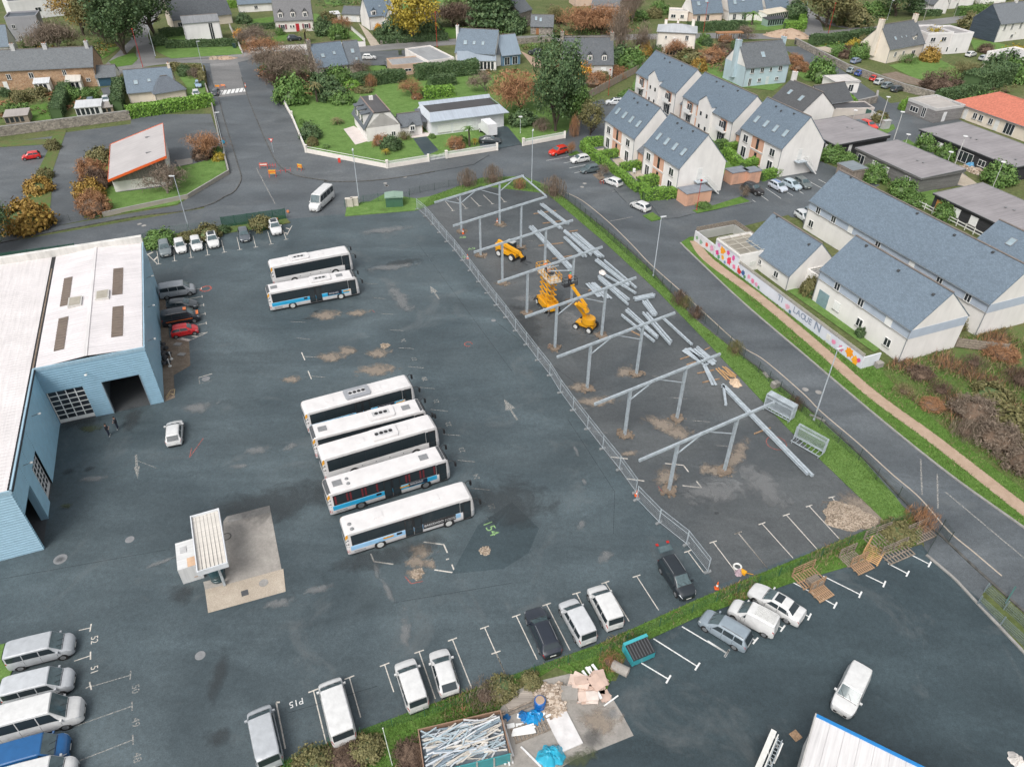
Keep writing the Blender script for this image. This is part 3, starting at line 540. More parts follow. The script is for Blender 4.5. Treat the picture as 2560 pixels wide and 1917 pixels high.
# ragged stains: (centre, length, width, turn, kind)
for i,(c,l,w,t,m) in enumerate((((-25.9,85.8),6.5,5.0,20,'sand_stain'),((-21.6,86.5),5.0,3.0,20,'sand_stain'),((-27.5,86.8),2.2,1.2,30,'dark_stain'),((-28.2,84.9),3.6,1.2,5,'dark_stain'),((-23.17,75.86),6.0,4.0,10,'sand_stain'),((-21.43,77.33),3.5,4.5,60,'sand_stain'),((-17.28,76.79),5.0,4.0,20,'sand_stain'),((-16.90,73.12),8.0,5.0,15,'sand_stain'),((-27.04,71.13),4.0,2.5,15,'sand_stain'),((-8.44,44.69),4.0,3.0,0,'sand_stain'),((-8.80,43.46),3.4,3.0,30,'sand_stain'),((-7.43,43.17),2.2,2.0,0,'sand_stain'),((-8.64,41.98),3.0,2.4,0,'sand_stain'),((17.42,62.93),7.5,4.5,-20,'sand_stain'),((18.83,61.60),5.0,4.0,10,'sand_stain'),((14.17,73.10),4.5,3.6,60,'sand_stain'),((10.04,67.11),8.0,3.4,12,'sand_stain'),((12.96,58.23),3.6,1.4,20,'sand_stain'),((16.37,54.76),5.5,4.0,60,'sand_stain'),((20.61,55.97),3.4,2.0,70,'sand_stain'),((21.92,55.59),4.4,3.2,10,'sand_stain'),((8.22,69.86),4.0,3.6,20,'sand_stain'),((34.82,50.35),12.0,7.0,20,'sand_stain'),((35.92,49.62),9.0,5.0,120,'sand_stain'),((11.82,81.34),3.0,2.4,0,'sand_stain'),((-8.3,112.1),3.0,2.4,0,'sand_stain'),((-2.0,114.6),4.0,3.0,0,'sand_stain'),((-1.3,94.8),4.5,2.5,10,'sand_stain'),((-4.7,103.3),2.6,2.2,0,'sand_stain'),((-36.73,65.80),8.0,3.0,20,'pale_stain'),((-24.25,59.05),4.0,2.4,60,'pale_stain'),((-27.65,58.39),6.0,3.0,20,'pale_stain'),((8.88,44.21),4.5,2.6,60,'pale_stain'),((6.89,48.03),3.5,1.6,70,'pale_stain'),((7.01,58.70),4.5,1.0,105,'pale_stain'),((7.58,53.82),2.6,1.2,100,'pale_stain'),((-12.42,42.54),5.0,1.2,110,'pale_stain'),((-11.12,40.33),7.0,1.3,120,'pale_stain'),((-8.95,36.10),7.0,2.2,100,'pale_stain'),((-20.17,38.80),6.0,2.4,20,'pale_stain'),((-17.02,40.29),6.0,2.0,20,'pale_stain'),((-18.5,99.7),16.0,5.0,20,'pale_stain'),((-21.3,112.4),18.0,5.0,20,'pale_stain'),((-16.3,90.5),20.0,5.0,120,'pale_stain'),((-43.33,53.84),7.0,2.0,10,'pale_stain'),((-36.54,65.36),6.0,4.0,20,'pale_stain'),((-32.12,43.23),7.0,1.2,30,'pale_stain'),((-28.72,55.81),4.5,1.6,10,'pale_stain'),((8.5,84.5),14.0,9.0,110,'pale_stain'),((2.3,90.7),10.0,6.0,20,'pale_stain'),((21.29,52.72),16.0,9.0,20,'pale_stain'),((26.04,53.73),16.0,8.0,120,'pale_stain'),((24.46,57.86),10.0,3.0,60,'sand_stain'),((-49.32,63.51),11.0,7.0,20,'dark_stain'),((-43.66,63.56),9.0,4.0,110,'dark_stain'),((-44.71,55.25),2.4,1.6,20,'dark_stain'),((-46.68,54.83),2.6,2.0,0,'dark_stain'),((-29.16,39.65),4.6,4.4,0,'dark_stain'),((-41.85,43.32),1.9,1.4,0,'dark_stain'),((1.87,83.79),18.0,7.0,110,'dark_stain'),((.04,50.73),16.0,14.0,0,'dark_stain'),((-23.45,32.16),9.0,2.5,95,'dark_stain'),((-16.7,101.4),12.0,3.5,20,'dark_stain'),((-23.75,50.54),26.0,10.0,20,'dark_stain'),((-11.67,44.05),20.0,5.0,22,'dark_stain'),((20.45,49.50),1.2,.8,20,'dark_stain'),((-21.77,26.93),4.0,3.0,20,'dark_stain'),((6.91,28.35),5.0,4.0,10,'sand_stain'),((7.86,28.91),3.0,2.0,20,'pale_stain'),((5.12,25.47),6.0,2.6,22,'moss_stain'),((6.09,27.01),4.0,3.0,22,'dark_stain'),((-44.46,49.98),2.6,1.6,10,'moss_stain'),((-47.50,61.61),5.0,3.0,10,'moss_stain'))):
 if m=='sand_stain':l*=1.25;w*=1.25
 n=20;tt=R(t);ct,st=math.cos(tt),math.sin(tt)
 pts=[(l/2*1.15*math.cos(2*math.pi*k/n),w/2*1.15*math.sin(2*math.pi*k/n)) for k in range(n)]
 o=MB().poly([(x,y,0) for x,y in pts]).bd('stain',m,yard,None,None,(c[0],c[1],YZ+.008+.0015*i));o.rotation_euler=(0,0,tt)
# patches, drain covers, road marks
sheet('tar_patch',[(-3.27,47.79),(.07,50.91),(2.72,47.50),(1.66,44.46),(-.65,42.63),(-5.42,42.00)],YZ+.002,'fresh',yard)
def cover(p,r,mat='mid_grey',parent=None,z=.04):
 return MB().lath([(r,0),(r,.012),(r*.9,.016)],(p[0],p[1],z),18).bd('manhole_cover',mat,parent or yard)
for p,r in (((-36.44,45.78),.42),((-25.54,33.64),.42),((-2.6,84.7),.32),((-37.68,71.07),.5),((-41.89,43.40),.6)):cover(p,r)
for p in ((13.0,131.2),(13.6,132.9),(35.67,69.70),(37.11,69.18),(-24.3,132.4),(-23.8,131.2),(-63.5,114.2),(-62.5,113.6),(-23.9,131.3),(-20.9,135.5)):cover(p,.38,'kerb',road,.03)
MB().box(-.35,-.35,0,.35,.35,.02).bd('drain_grate','timber',wy,None,None,(*(21.57,27.30),.04),R(30))
for a,b in (((44.37,57.61),(42.17,52.30)),((45.11,55.30),(42.93,50.41)),((-50.9,139.8),(-42.6,122.6)),((16.6,116.4),(20.9,118.3)),((44.76,52.71),(48.19,44.24))):pline(a,b,.16,'faded_line',road,.026)
for k in range(8):
 a=lerp((-73.6,187.5),(-67.2,191.1),k/7);b=lerp((-74.2,191.3),(-67.8,194.6),k/7)
 pline(a,b,.75,'white_line',road,.052,'crossing_stripe')
for a,b in (((6.7,144.6),(11.4,146.8)),((10.2,143.3),(12.4,144.4)),((11.1,140.6),(14.5,142.4)),((12.0,138.1),(15.4,140.0)),((18.6,129.2),(20.7,130.1)),((20.6,124.0),(22.6,124.6)),((18.5,129.2),(20.8,130.0))):pline(a,b,.1,'white_line',road,.028)
for a,b in (((47.6,131.1),(49.1,126.4)),((51.1,129.2),(51.7,127.7)),((53.5,129.9),(53.9,128.6)),((56.7,134.9),(58.5,130.6)),((59.0,135.6),(60.7,131.4)),((42.6,128.5),(44.0,124.8)),((45.8,127.6),(46.5,125.4))):pline(a,b,.1,'white_line',bpy.data.objects['car_park'],.05)
for a,b in (((-7.8,126.2),(-6.0,122.3)),((-5.5,127.2),(-3.7,123.3)),((-2.9,127.8),(-1.5,124.2)),((-10.3,125.8),(-8.3,121.3)),((-12.3,124.4),(-10.6,120.3))):tmark(b,a,.7)
pline((-18.97,26.00),(-18.86,25.91),.1)
for a,b in (((39.11,44.49),(40.31,42.10)),):kerb([a,b,(40.54,41.53),(41.22,39.16),(42.70,34.33),(43.85,30.73)],0,.16,.25,'kerb')
for a,b in (((-15.5,107.7),(-.01,73.02)),((-20.2,104.9),(-15.4,106.8)),((6.45,63.86),(10.63,52.45)),((10.63,52.45),(9.90,46.90)),((-42.5,94.5),(-31.9,98.5)),((-46.24,41.12),(-32.15,44.68)),((-17.10,28.84),(-10.56,31.07)),((-10.30,38.87),(.11,41.04)),((-2.3,84.4),(7.95,70.54))):pline(a,b,.05,'tar_seam',yard,YZ+.003,'tar_seam')
# ---------------------------------------------------------------- vehicles
def interp(pts,x):
 xs=[p[0] for p in pts]
 if x<=xs[0]:return pts[0][1]
 if x>=xs[-1]:return pts[-1][1]
 i=max(k for k in range(len(xs)) if xs[k]<=x)
 a,b=pts[i],pts[i+1];t=(x-a[0])/(b[0]-a[0]);return a[1]+(b[1]-a[1])*t
class Shell:
 def __init__(s,L,W,top,belt,plan,wr,zlow=.2,wall=.0):
  s.L,s.W,s.top,s.belt,s.plan,s.wr,s.zlow,s.wall=L,W,top,belt,plan,wr,zlow,wall
 def sec(s,x):
  w=s.W/2*interp(s.plan,x);zt=interp(s.top,x);zs=min(interp(s.belt,x),zt-.05)
  cab=max(.0,min(1.0,(zt-zs-.05)/.3));wr=w*(.90+(s.wr-.90)*cab);zl=s.zlow
  zm=zl+(zs-zl)*.5
  return [(w*.93,zl),(w*.985,zl+(zm-zl)*.45),(w,zm),(w*.985,zs-(zs-zm)*.18),(w*.955,zs),(wr+(w*.955-wr)*.04,zt-.055-.03*cab),(wr-.07,zt-.018),(wr*.5,zt),(0,zt+.012)]
 def pt(s,x,q,side=1,off=.0):
  P=s.sec(x);i=min(int(q),7);t=q-i
  y=P[i][0]+(P[i+1][0]-P[i][0])*t;z=P[i][1]+(P[i+1][1]-P[i][1])*t
  return Vector((x,side*y,z))
 def body(s):
  xs=sorted(set([-s.L/2,s.L/2]+[p[0] for p in s.top]+[p[0] for p in s.plan]+[-s.L/2+s.L*k/22 for k in range(23)]))
  xs=[x for i,x in enumerate(xs) if i==0 or x-xs[i-1]>.02]
  mb=MB();n=17
  for x in xs:
   P=s.sec(x);mb.v+=[(x,y,z) for y,z in P]+[(x,-y,z) for y,z in P[-2::-1]]
  for i in range(len(xs)-1):
   for j in range(n-1):
    a=i*n+j;mb.f.append((a,a+n,a+n+1,a+1));mb.m.append(0)
   mb.f.append((i*n,i*n+n-1,(i+1)*n+n-1,(i+1)*n));mb.m.append(0)
  mb.f.append(tuple(range(n)));mb.m.append(0);mb.f.append(tuple((len(xs)-1)*n+j for j in range(n-1,-1,-1)));mb.m.append(0)
  return mb
 def panel(s,x0,x1,q0,q1,side=1,off=.012,nx=4,nq=3,x0b=None,x1b=None):
  x0b=x0 if x0b is None else x0b;x1b=x1 if x1b is None else x1b
  def fn(u,v):
   q=q0+(q1-q0)*v;x=(x0+(x1-x0)*u)*(1-v)+(x0b+(x1b-x0b)*u)*v
   p=s.pt(x,q,side);e=.02
   tx=s.pt(x+e,q,side)-s.pt(x-e,q,side);tq=s.pt(x,min(q+.05,8),side)-s.pt(x,max(q-.05,0),side)
   nrm=tq.cross(tx)*side
   if nrm.length<1e-9:nrm=Vector((0,0,1))
   nrm.normalize()
   return p+nrm*off
  mb=MB().grid(fn,nx,nq,flip=(side>0));return mb
 def across(s,x0,x1,y,off=.014,n=5):
  def fn(u,v):
   x=x0+(x1-x0)*u;k=(v*2-1);q=8-abs(k)*y*2.6
   p=s.pt(x,q,1 if k>=0 else -1);e=.02;t=s.pt(x+e,7.9)-s.pt(x-e,7.9);nr=Vector((-t.z,0,t.x)).normalized()
   if nr.z<0 and abs(t.x)>1e-4:nr=-nr
   return p+nr*off
  return MB().grid(fn,n,8)
def wheel_mesh(r,w,rim='rim'):
 t=MB().lath([(r*.6,-w/2),(r*.93,-w/2),(r,-w/2+.03),(r,w/2-.03),(r*.93,w/2),(r*.6,w/2)],n=20)
 k=MB().lath([(r*.66,-w/2+.02),(r*.66,w/2+.006),(r*.56,w/2+.002),(r*.16,w/2+.006),(r*.12,w/2+.014)],n=16)
 for a in range(5):
  c,s_=math.cos(a*1.2566),math.sin(a*1.2566)
  k.bar((c*r*.12,s_*r*.12,w/2+.006),(c*r*.62,s_*r*.62,w/2+.006),r*.2,.02)
 return t.mesh('tyre','tyre',40),k.mesh('rim',rim,40)
WM={}
def add_wheels(root,xs,y,r=.31,w=.2,rim='rim',arch=1.18,shell=None):
 key=(r,w,rim)
 if key not in WM:WM[key]=wheel_mesh(r,w,rim)
 am=None
 for x in xs:
  for sd in (1,-1):
   yy=y
   wh=tpart('wheel',root,(x,sd*(yy-w/2+.012),r));wh.rotation_euler=(R(-90*sd),0,0)
   link('tyre',WM[key][0],wh);link('rim',WM[key][1],wh)
   if am is None:am=MB().lath([(r*arch,-.01),(r*arch,.008)],n=20).mesh('wheel_arch','black')
   a=link('wheel_arch',am,root,None,(x,sd*(yy-.004),r*1.03));a.rotation_euler=(R(-90*sd),0,0)
def tpart(name,parent,loc):
 o=bpy.data.objects.new(name,None);C.objects.link(o);o.parent=parent;o.location=loc;o.empty_display_size=.1;return o
PROTO={}
def make_car(kind,L,W,Ht,hood_end,ws_top,roof_end,tail,belt=.92,wr=.74,wheelr=.31,wb=None,zlow=.2,sides=2,rails=False,notch=None,hatch_x=None,sunroof=None,glassroof=False,nose=.58,bonnet=.82,panelvan=False,rearglass=True,plastic=None,ladder=False,tallglass=None):
 root=thing(kind,'car','car');h=L/2
 top=[(-h,nose),(-h+.04,belt-.12)]
 if notch:top+=[(-h+.12,notch),(tail,notch+.05)]
 else :top+=[(tail,belt+.02)] if tail>-h+.06 else []
 top+=[(roof_end,Ht-.06),(roof_end+.35,Ht-.02),((roof_end+ws_top)/2,Ht),(ws_top,Ht-.05),(hood_end,belt+.05),(hood_end+(h-hood_end)*.5,bonnet),(h-.16,bonnet-.14),(h-.04,nose+.02),(h,nose-.12)]
 top=sorted(top);bl=[(-h,belt+.02),(h*.3,belt-.02),(h,belt-.1)]
 plan=[(-h,.80),(-h+.12,.93),(-h+.5,1),(h-.9,1),(h-.35,.94),(h-.12,.84),(h,.66)]
 sh=Shell(L,W,top,bl,plan,wr,zlow)
 sh.body().bd('body','paint',root,(1,1,1),38)
# glass
 sh.across(hood_end-.04,ws_top+.06,.86,.016,6).bd('windscreen','screen_glass',root,None,40)
 if rearglass:
  if tail>-h+.2:sh.across(roof_end-.05,tail+.05,.78,.016,5).bd('rear_window','glass',root,None,40)
  else :
   g=MB().grid(lambda u,v:(-h+.02+(roof_end+h-.06)*v*.9-.016,(u*2-1)*W*wr*.44,belt+.05+(Ht-belt-.17)*v),4,3);g.bd('rear_window','glass',root)
 a,b=tail+(.30 if not panelvan else .3),hood_end-.42
 if tail<-h+.2:a=-h+.25
 if panelvan:a=panelvan
 wb_=wb or L*.62;n=sides;gap=.07;wl_=(b-a-gap*(n-1))/n
 for sd in (1,-1):
  for k in range(n):
   x0=a+k*(wl_+gap);x1=x0+wl_
   sl=.34*(b-ws_top) if k==n-1 else 0
   xb1=x1+(ws_top-.08-b)*.75 if k==n-1 else x1
   xb0=x0+(.18 if (k==0 and not panelvan and tail>-h+.1) else .0)
   sh.panel(x0,x1,4.12,4.86,sd,.012,4,2,xb0,xb1).bd('side_window','glass',root)
  for k in range(n+1):
   xs_=a+k*(wl_+gap)-gap/2
   if k or panelvan:sh.panel(xs_-.012,xs_+.012,.6,3.95,sd,.004,1,4).bd('door_seam','black',root)
  sh.panel(-wb_/2+.4,wb_/2-.36,.02,.55,sd,.006,2,1).bd('sill_trim','black',root)
  sh.panel(a+wl_-.2,a+wl_-.04,3.5,3.7,sd,.02,1,1).bd('door_handle','dark_grey',root)
  m=MB().box(-.07,0,0,.07,.2,.14).bd('mirror','paint',root,(1,1,1),None,(b+.12,sd*W/2*.95-(.2 if sd<0 else 0),belt))
  sh.panel(h-.34,h-.05,3.1,4.3,sd,.01,3,2).bd('headlight','lamp_clear',root)
  sh.panel(-h+.02,-h+.2,3.1,4.1,sd,.01,2,2).bd('tail_light','lamp_red',root)
 sh.across(hood_end-.005,hood_end+.035,.9,.006,1).bd('scuttle','black',root)
 for y in (-.25,.3):MB().bar(sh.pt(hood_end,8)+Vector((0,y,.03)),sh.pt(hood_end-.3,8)+Vector((0,y-.35,.035)),.02).bd('wiper','black',root)
 MB().box(h-.06,-.5,zlow+.05,h+.012,.5,zlow+.24).bd('grille','black',root)
 MB().box(h-.05,-.26,zlow+.12,h+.02,.26,zlow+.23).bd('licence_plate','plate',root)
 MB().box(-h-.015,-.26,zlow+.26,-h+.05,.26,zlow+.37).bd('licence_plate','plate',root)
 MB().box(-h-.01,-W*.38,zlow,-h+.1,W*.38,zlow+.14).bd('rear_valance','black',root)
 if rails:
  for sd in (1,-1):
   mb=MB()
   for i in range(6):
    xa=roof_end+.1+(ws_top-roof_end-.3)*i/6;xb=roof_end+.1+(ws_top-roof_end-.3)*(i+1)/6
    mb.bar(sh.pt(xa,6,sd)+Vector((0,0,.05)),sh.pt(xb,6,sd)+Vector((0,0,.05)),.04)
   mb.bd('roof_rail','rim',root)
 if sunroof:sh.across(sunroof[0],sunroof[1],.6,.014,4).bd('sunroof','glass',root)
 if ladder:
  mb=MB()
  for y in np.linspace(-.5,.5,6):mb.bar((roof_end+.1,y,Ht+.09),(ws_top-.5,y,Ht+.09),.06,.03)
  for x in np.linspace(roof_end+.2,ws_top-.6,4):mb.bar((x,-.58,Ht+.05),(x,.58,Ht+.05),.05,.05)
  mb.bd('roof_rack','white_rim',root)
 wb=wb or L*.62;xc=(hood_end-h)*.02
 add_wheels(root,(wb/2+(h*.02),-wb/2+(h*.02)),W/2*.985,wheelr,.2)
 MB().box(-h+.2,-W*.42,.12,h-.2,W*.42,zlow+.06).bd('underbody','black',root)
 PROTO[kind]=tree_of(root);return root,sh
make_car('hatchback_car',4.0,1.74,1.47,1.02,.28,-1.45,-1.86,wheelr=.31)
make_car('small_car',3.42,1.62,1.46,.95,.38,-1.28,-1.62,wheelr=.28,wb=2.34)
make_car('saloon_car',4.85,1.85,1.45,1.05,.25,-1.15,-1.75,belt=.93,notch=1.0,wheelr=.34,wr=.70,sunroof=(.15,-.5),wb=2.9)
make_car('estate_car',4.75,1.84,1.48,1.1,.35,-1.75,-2.1,rails=True,wheelr=.34,sides=3,wb=2.85)
make_car('crossover_car',4.4,1.84,1.63,1.05,.3,-1.6,-1.98,belt=1.02,bonnet=.98,rails=True,wheelr=.36,zlow=.24,nose=.7,wb=2.7)
make_car('sunroof_car',4.45,1.84,1.62,1.05,.3,-1.6,-2.0,belt=1.02,bonnet=.98,wheelr=.36,zlow=.24,nose=.7,wb=2.7,sunroof=(.05,-1.25))
make_car('people_carrier',4.4,1.8,1.66,1.32,.42,-1.8,-2.1,belt=.98,bonnet=.92,rails=True,sides=3,wheelr=.32,wb=2.68)
make_car('small_van',4.15,1.75,1.8,1.2,.45,-1.88,-2.04,belt=1.05,bonnet=.98,wr=.84,panelvan=.5,sides=1,wheelr=.31,wb=2.72,nose=.7,rearglass=False,ladder=True)
make_car('glazed_van',4.35,1.83,1.82,1.25,.5,-2.0,-2.13,belt=1.05,bonnet=.98,wr=.84,sides=3,wheelr=.32,wb=2.75,nose=.7)
make_car('pale_van',4.4,1.83,1.82,1.25,.5,-2.0,-2.14,belt=1.05,bonnet=.98,wr=.84,panelvan=.5,sides=1,wheelr=.32,wb=2.75,nose=.7)
make_car('minibus',4.85,1.92,1.97,1.75,.98,-2.3,-2.4,belt=1.12,bonnet=1.05,wr=.86,sides=3,wheelr=.33,wb=3.1,nose=.75,zlow=.24)
make_car('long_minibus',6.9,2.0,2.72,2.55,1.75,-3.3,-3.43,belt=1.35,bonnet=1.22,wr=.87,sides=4,wheelr=.36,wb=4.3,nose=.85,zlow=.26)
make_car('long_van',5.3,1.95,2.0,1.95,1.2,-2.5,-2.62,belt=1.15,bonnet=1.08,wr=.88,sides=1,panelvan=1.05,wheelr=.34,wb=3.3,nose=.78,zlow=.24)
USED=set()
def park(kind,rear,front,color,label,cat='car',group=None,z=.03,mid=None):
 c=mid or lerp(rear,front,.5);rz=heading(rear,front);src=PROTO[kind]
 if kind not in USED:
  USED.add(kind);r=src[0][0];r.location=(*c,z);r.rotation_euler=(0,0,rz)
  for o,_ in src:
   if o.name.split('.')[0] in ('body','mirror'):o.color=(*color,1)
  r['label']=label
 else :r=dup(src,(*c,z),rz,label,None,color)
 r['category']=cat
 if group:r['group']=group
 return r
WHITE=(.64,.64,.63);SILVER=(.42,.44,.46);DGREY=(.07,.078,.085);BLACKC=(.022,.026,.034);GREY=(.2,.215,.23);RED=(.55,.02,.018);BLUE=(.02,.10,.30);NAVY=(.02,.026,.038);BEIGE=(.55,.53,.5)
# bottom-left minibuses
g='minibuses parked by the lawn'
park('minibus',(-40.55,32.78),(-36.02,34.30),SILVER,'silver grey minibus nearest the fuel pump in the corner row','minibus',g,.06)
park('minibus',(-39.18,29.68),(-34.54,31.20),(.5,.52,.54),'silver minibus between another silver minibus and the long white one','minibus',g,.06)
park('long_minibus',(-38.98,26.52),(-32.70,28.67),WHITE,'long white minibus with roof hatch beside the blue van','minibus',g,.06,None)
park('long_van',(-37.52,24.15),(-32.16,26.00),(.012,.10,.27),'bright blue panel van beside the long white minibus','van',None,.06)
park('long_van',(-35.85,22.76),(-31.20,24.19),WHITE,'white van mostly out of frame beside the blue van','van',None,.06)
# bottom row along the hedge strip
park('minibus',(-17.20,24.66),(-19.15,28.65),SILVER,'silver van with ribbed roof beside the painted P15 bay','van')
park('long_van',(-12.31,26.64),(-14.13,30.75),WHITE,'white van with split rear doors parked against the hedge strip','van')
park('glazed_van',(-6.85,28.63),(-8.74,33.14),WHITE,'white van with a slatted rear panel next to the white hatchback','van')
park('hatchback_car',(-4.69,30.23),(-5.95,33.84),WHITE,'white hatchback parked beside the white van along the hedge strip','car')
park('estate_car',(3.40,33.80),(2.00,37.66),NAVY,'black estate car with silver roof rails','car')
park('glazed_van',(6.61,34.46),(4.73,38.98),(.55,.56,.57),'silver van with rear side glass beside the black estate','van')
park('glazed_van',(8.98,35.89),(7.36,40.47),WHITE,'white van with rear side glass beside the silver van','van')
opencar=park('people_carrier',(14.21,43.36),(15.70,39.24),(.018,.024,.03),'black car with its tailgate raised near the end of the site fence','car')
# neighbour's yard
park('people_carrier',(19.60,34.76),(16.61,37.19),(.25,.30,.34),'grey blue people carrier with roof rails in the works yard','car',None,.04)
park('small_van',(22.35,36.00),(19.21,38.29),WHITE,'white small van with a roof rack beside the white saloon','van',None,.04)
park('saloon_car',(24.64,37.36),(21.75,39.95),WHITE,'white saloon with dark sunroof beside the pallets','car',None,.04)
park('pale_van',(28.29,32.51),(25.14,28.60),WHITE,'white van alone in the works yard facing the white roof','van',None,.04)
# hall side
park('hatchback_car',(-36.90,58.75),(-38.10,62.41),WHITE,'white hatchback standing alone near the open hall door','car')
park('minibus',(-50.6,90.2),(-46.1,91.9),(.30,.32,.34),'grey minibus first in the row beside the blue hall','minibus')
park('hatchback_car',(-48.0,87.0),(-44.7,87.7),DGREY,'dark grey car half hidden between the grey minibus and the black van','car')
taxi=park('minibus',(-47.26,83.09),(-43.2,84.7),BLACKC,'black van with orange stripes beside the blue hall','van')
park('small_car',(-45.02,80.39),(-42.39,81.43),(.62,.015,.02),'small bright red car beside the black van at the hall','car')
g='cars in the bays by the entrance'
park('crossover_car',(-56.1,106.1),(-54.3,102.3),(.17,.20,.21),'grey car in the bay next to the hatched corner','car',g)
park('hatchback_car',(-54.1,107.1),(-52.2,103.3),WHITE,'white hatchback second from the hatched corner of the bays','car',g)
park('hatchback_car',(-51.8,108.0),(-50.0,104.2),WHITE,'white hatchback third from the hatched corner of the bays','car',g)
park('sunroof_car',(-49.6,109.3),(-47.7,105.2),WHITE,'white crossover with dark glass roof fourth in the bays','car',g)
park('hatchback_car',(-45.0,111.3),(-43.3,107.3),(.10,.115,.13),'dark grey hatchback alone between empty bays','car',g)
park('sunroof_car',(-40.8,114.3),(-38.8,109.8),WHITE,'white crossover with sunroof at the end bay by the gate','car',g)
park('long_minibus',(-33.2,126.4),(-35.1,118.6),WHITE,'white high roof minibus driving in through the gateway','minibus')
# kerbside by the apartments
park('crossover_car',(11.1,149.7),(7.6,147.1),(.62,.03,.012),'orange red crossover at the head of the kerbside bays','car',None,.03)
park('hatchback_car',(15.1,144.8),(11.8,143.3),WHITE,'white hatchback behind the orange red crossover','car')
park('hatchback_car',(16.8,139.4),(13.3,138.0),(.09,.12,.13),'dark grey hatchback at the kerb by the planter','car')
park('hatchback_car',(19.9,131.3),(17.8,133.7),WHITE,'white hatchback after the tree planter on the curve','car')
park('hatchback_car',(23.7,120.2),(21.5,123.0),WHITE,'white hatchback at the kerb near the corner lawn','car')
park('sunroof_car',(25.6,181.7),(23.4,181.7),(.6,.62,.63),'silver car behind the first apartment block','car')
# apartments' car park
park('crossover_car',(43.5,130.7),(45.6,127.9),(.03,.028,.028),'black crossover at the end of the apartment car park','car',None,.05)
stripecar=park('hatchback_car',(48.8,132.4),(50.5,128.9),(.5,.54,.6),'silver car with blue racing stripes in the apartment car park','car',None,.05)
park('hatchback_car',(51.6,133.1),(53.4,129.9),(.42,.5,.55),'pale silver car beside the striped car','car',None,.05)
park('hatchback_car',(54.3,134.2),(55.4,130.6),(.13,.15,.15),'grey car third in the apartment car park row','car',None,.05)
park('hatchback_car',(49.9,119.3),(50.9,115.8),(.62,.64,.65),'white car behind the small slate roof','car',None,.05)
park('estate_car',(51.8,120.2),(52.6,116.3),(.2,.25,.29),'blue grey car half hidden behind the small slate roof','car',None,.05)
park('hatchback_car',(53.9,120.0),(54.7,116.6),(.6,.03,.02),'red car mostly hidden behind the long slate roof','car',None,.05)
# behind: lane with parked cars, gardens
for a,b,col,lb in (((90.9,210.0),(96.0,214.0),(.30,.36,.37),'grey hatchback highest in the row by the stone wall'),((92.2,207.6),(97.3,210.8),(.05,.10,.32),'blue hatchback second in the row by the stone wall'),((94.9,202.8),(98.6,205.9),(.6,.03,.02),'red car between two pale cars by the stone wall'),((94.3,199.2),(99.1,202.9),(.45,.48,.48),'silver car below the red one by the stone wall'),((94.8,195.8),(99.9,199.4),(.17,.21,.22),'grey car fifth by the stone wall'),((95.7,192.7),(101.3,196.2),(.045,.055,.06),'black car lowest in the row by the stone wall'),((79.5,167.8),(80.9,164.4),(.65,.05,.03),'red estate car beside the round grass island'),((77.9,166.9),(79.0,164.3),(.05,.07,.09),'dark car tucked behind the red estate'),((96.5,220.7),(99.8,223.5),(.2,.25,.35),'blue grey car behind the stone wall'),((132.4,228.5),(138.2,232.3),WHITE,'white pickup beside the modern white house'),((134.5,224.3),(139.4,228.0),(.4,.42,.43),'silver car first behind the apple trees'),((134.8,220.9),(140.3,224.4),WHITE,'white car second behind the apple trees'),((135.4,217.5),(141.6,222.4),(.17,.21,.22),'grey car third behind the apple trees')):
 park('estate_car' if 'estate' in lb else 'hatchback_car',a,b,col,lb,'car',None,.06)
park('small_car',(-96.0,144.5),(-98.6,143.2),(.6,.02,.02),'small red car alone in the left car park','car',None,.06)
park('hatchback_car',(-74.2,186.1),(-75.0,190.6),(.05,.06,.07),'dark car stopped at the zebra crossing','car',None,.04)
park('hatchback_car',(-79.6,188.5),(-77.9,184.1),WHITE,'white car on the lawn of the hipped house','car',None,.07)
park('small_car',(-81.8,196.7),(-80.3,192.5),(.3,.42,.55),'pale blue car on the lawn of the hipped house','car',None,.07)
park('hatchback_car',(-100.3,184.2),(-97.1,177.5),(.62,.64,.66),'silver car beside the corrugated shed','car',None,.1)
park('hatchback_car',(-102.4,181.1),(-101.0,177.5),(.14,.18,.24),'blue grey car behind the corrugated shed','car',None,.1)
park('crossover_car',(-69.8,244.3),(-67.2,245.4),(.04,.05,.06),'black car in front of the house with three dormers','car',None,.06)
park('hatchback_car',(-43.4,222.5),(-39.8,222.6),WHITE,'white car with dark doors in front of the flat roofed house','car',None,.1)
park('minibus',(-30.1,222.0),(-30.9,229.0),(.04,.04,.045),'black van beside the flat roofed house','van',None,.1)
park('hatchback_car',(-35.9,218.4),(-34.3,212.0),(.09,.10,.11),'dark car on the lawn edge by the flat roofed house','car',None,.1)
park('crossover_car',(8.0,228.1),(4.6,229.9),(.03,.035,.045),'black car on the sandy drive','car',None,.1)
park('hatchback_car',(9.5,223.8),(7.3,224.9),(.2,.23,.25),'grey car on the sandy drive','car',None,.1)
blackcar=park('saloon_car',(-6.8,154.7),(-3.2,154.3),(.03,.04,.045),'black car behind the white garden fence','car',None,.13)
# raised tailgate of the black car
tg=MB().grid(lambda u,v:(-2.15-1.0*v,(u*2-1)*(.72-.05*v),1.72+.28*v-.12*v*v),4,4).bd('tailgate','paint',opencar,(.05,.08,.09),40)
MB().grid(lambda u,v:(-2.2-.5*v,(u*2-1)*.62,1.755+.28*v*.6),3,3).bd('tailgate_window','screen_glass',opencar)
for s_ in (-.55,.55):MB().box(-3.1,s_-.13,1.9,-2.85,s_+.13,1.96).bd('tail_light','lamp_red',opencar)
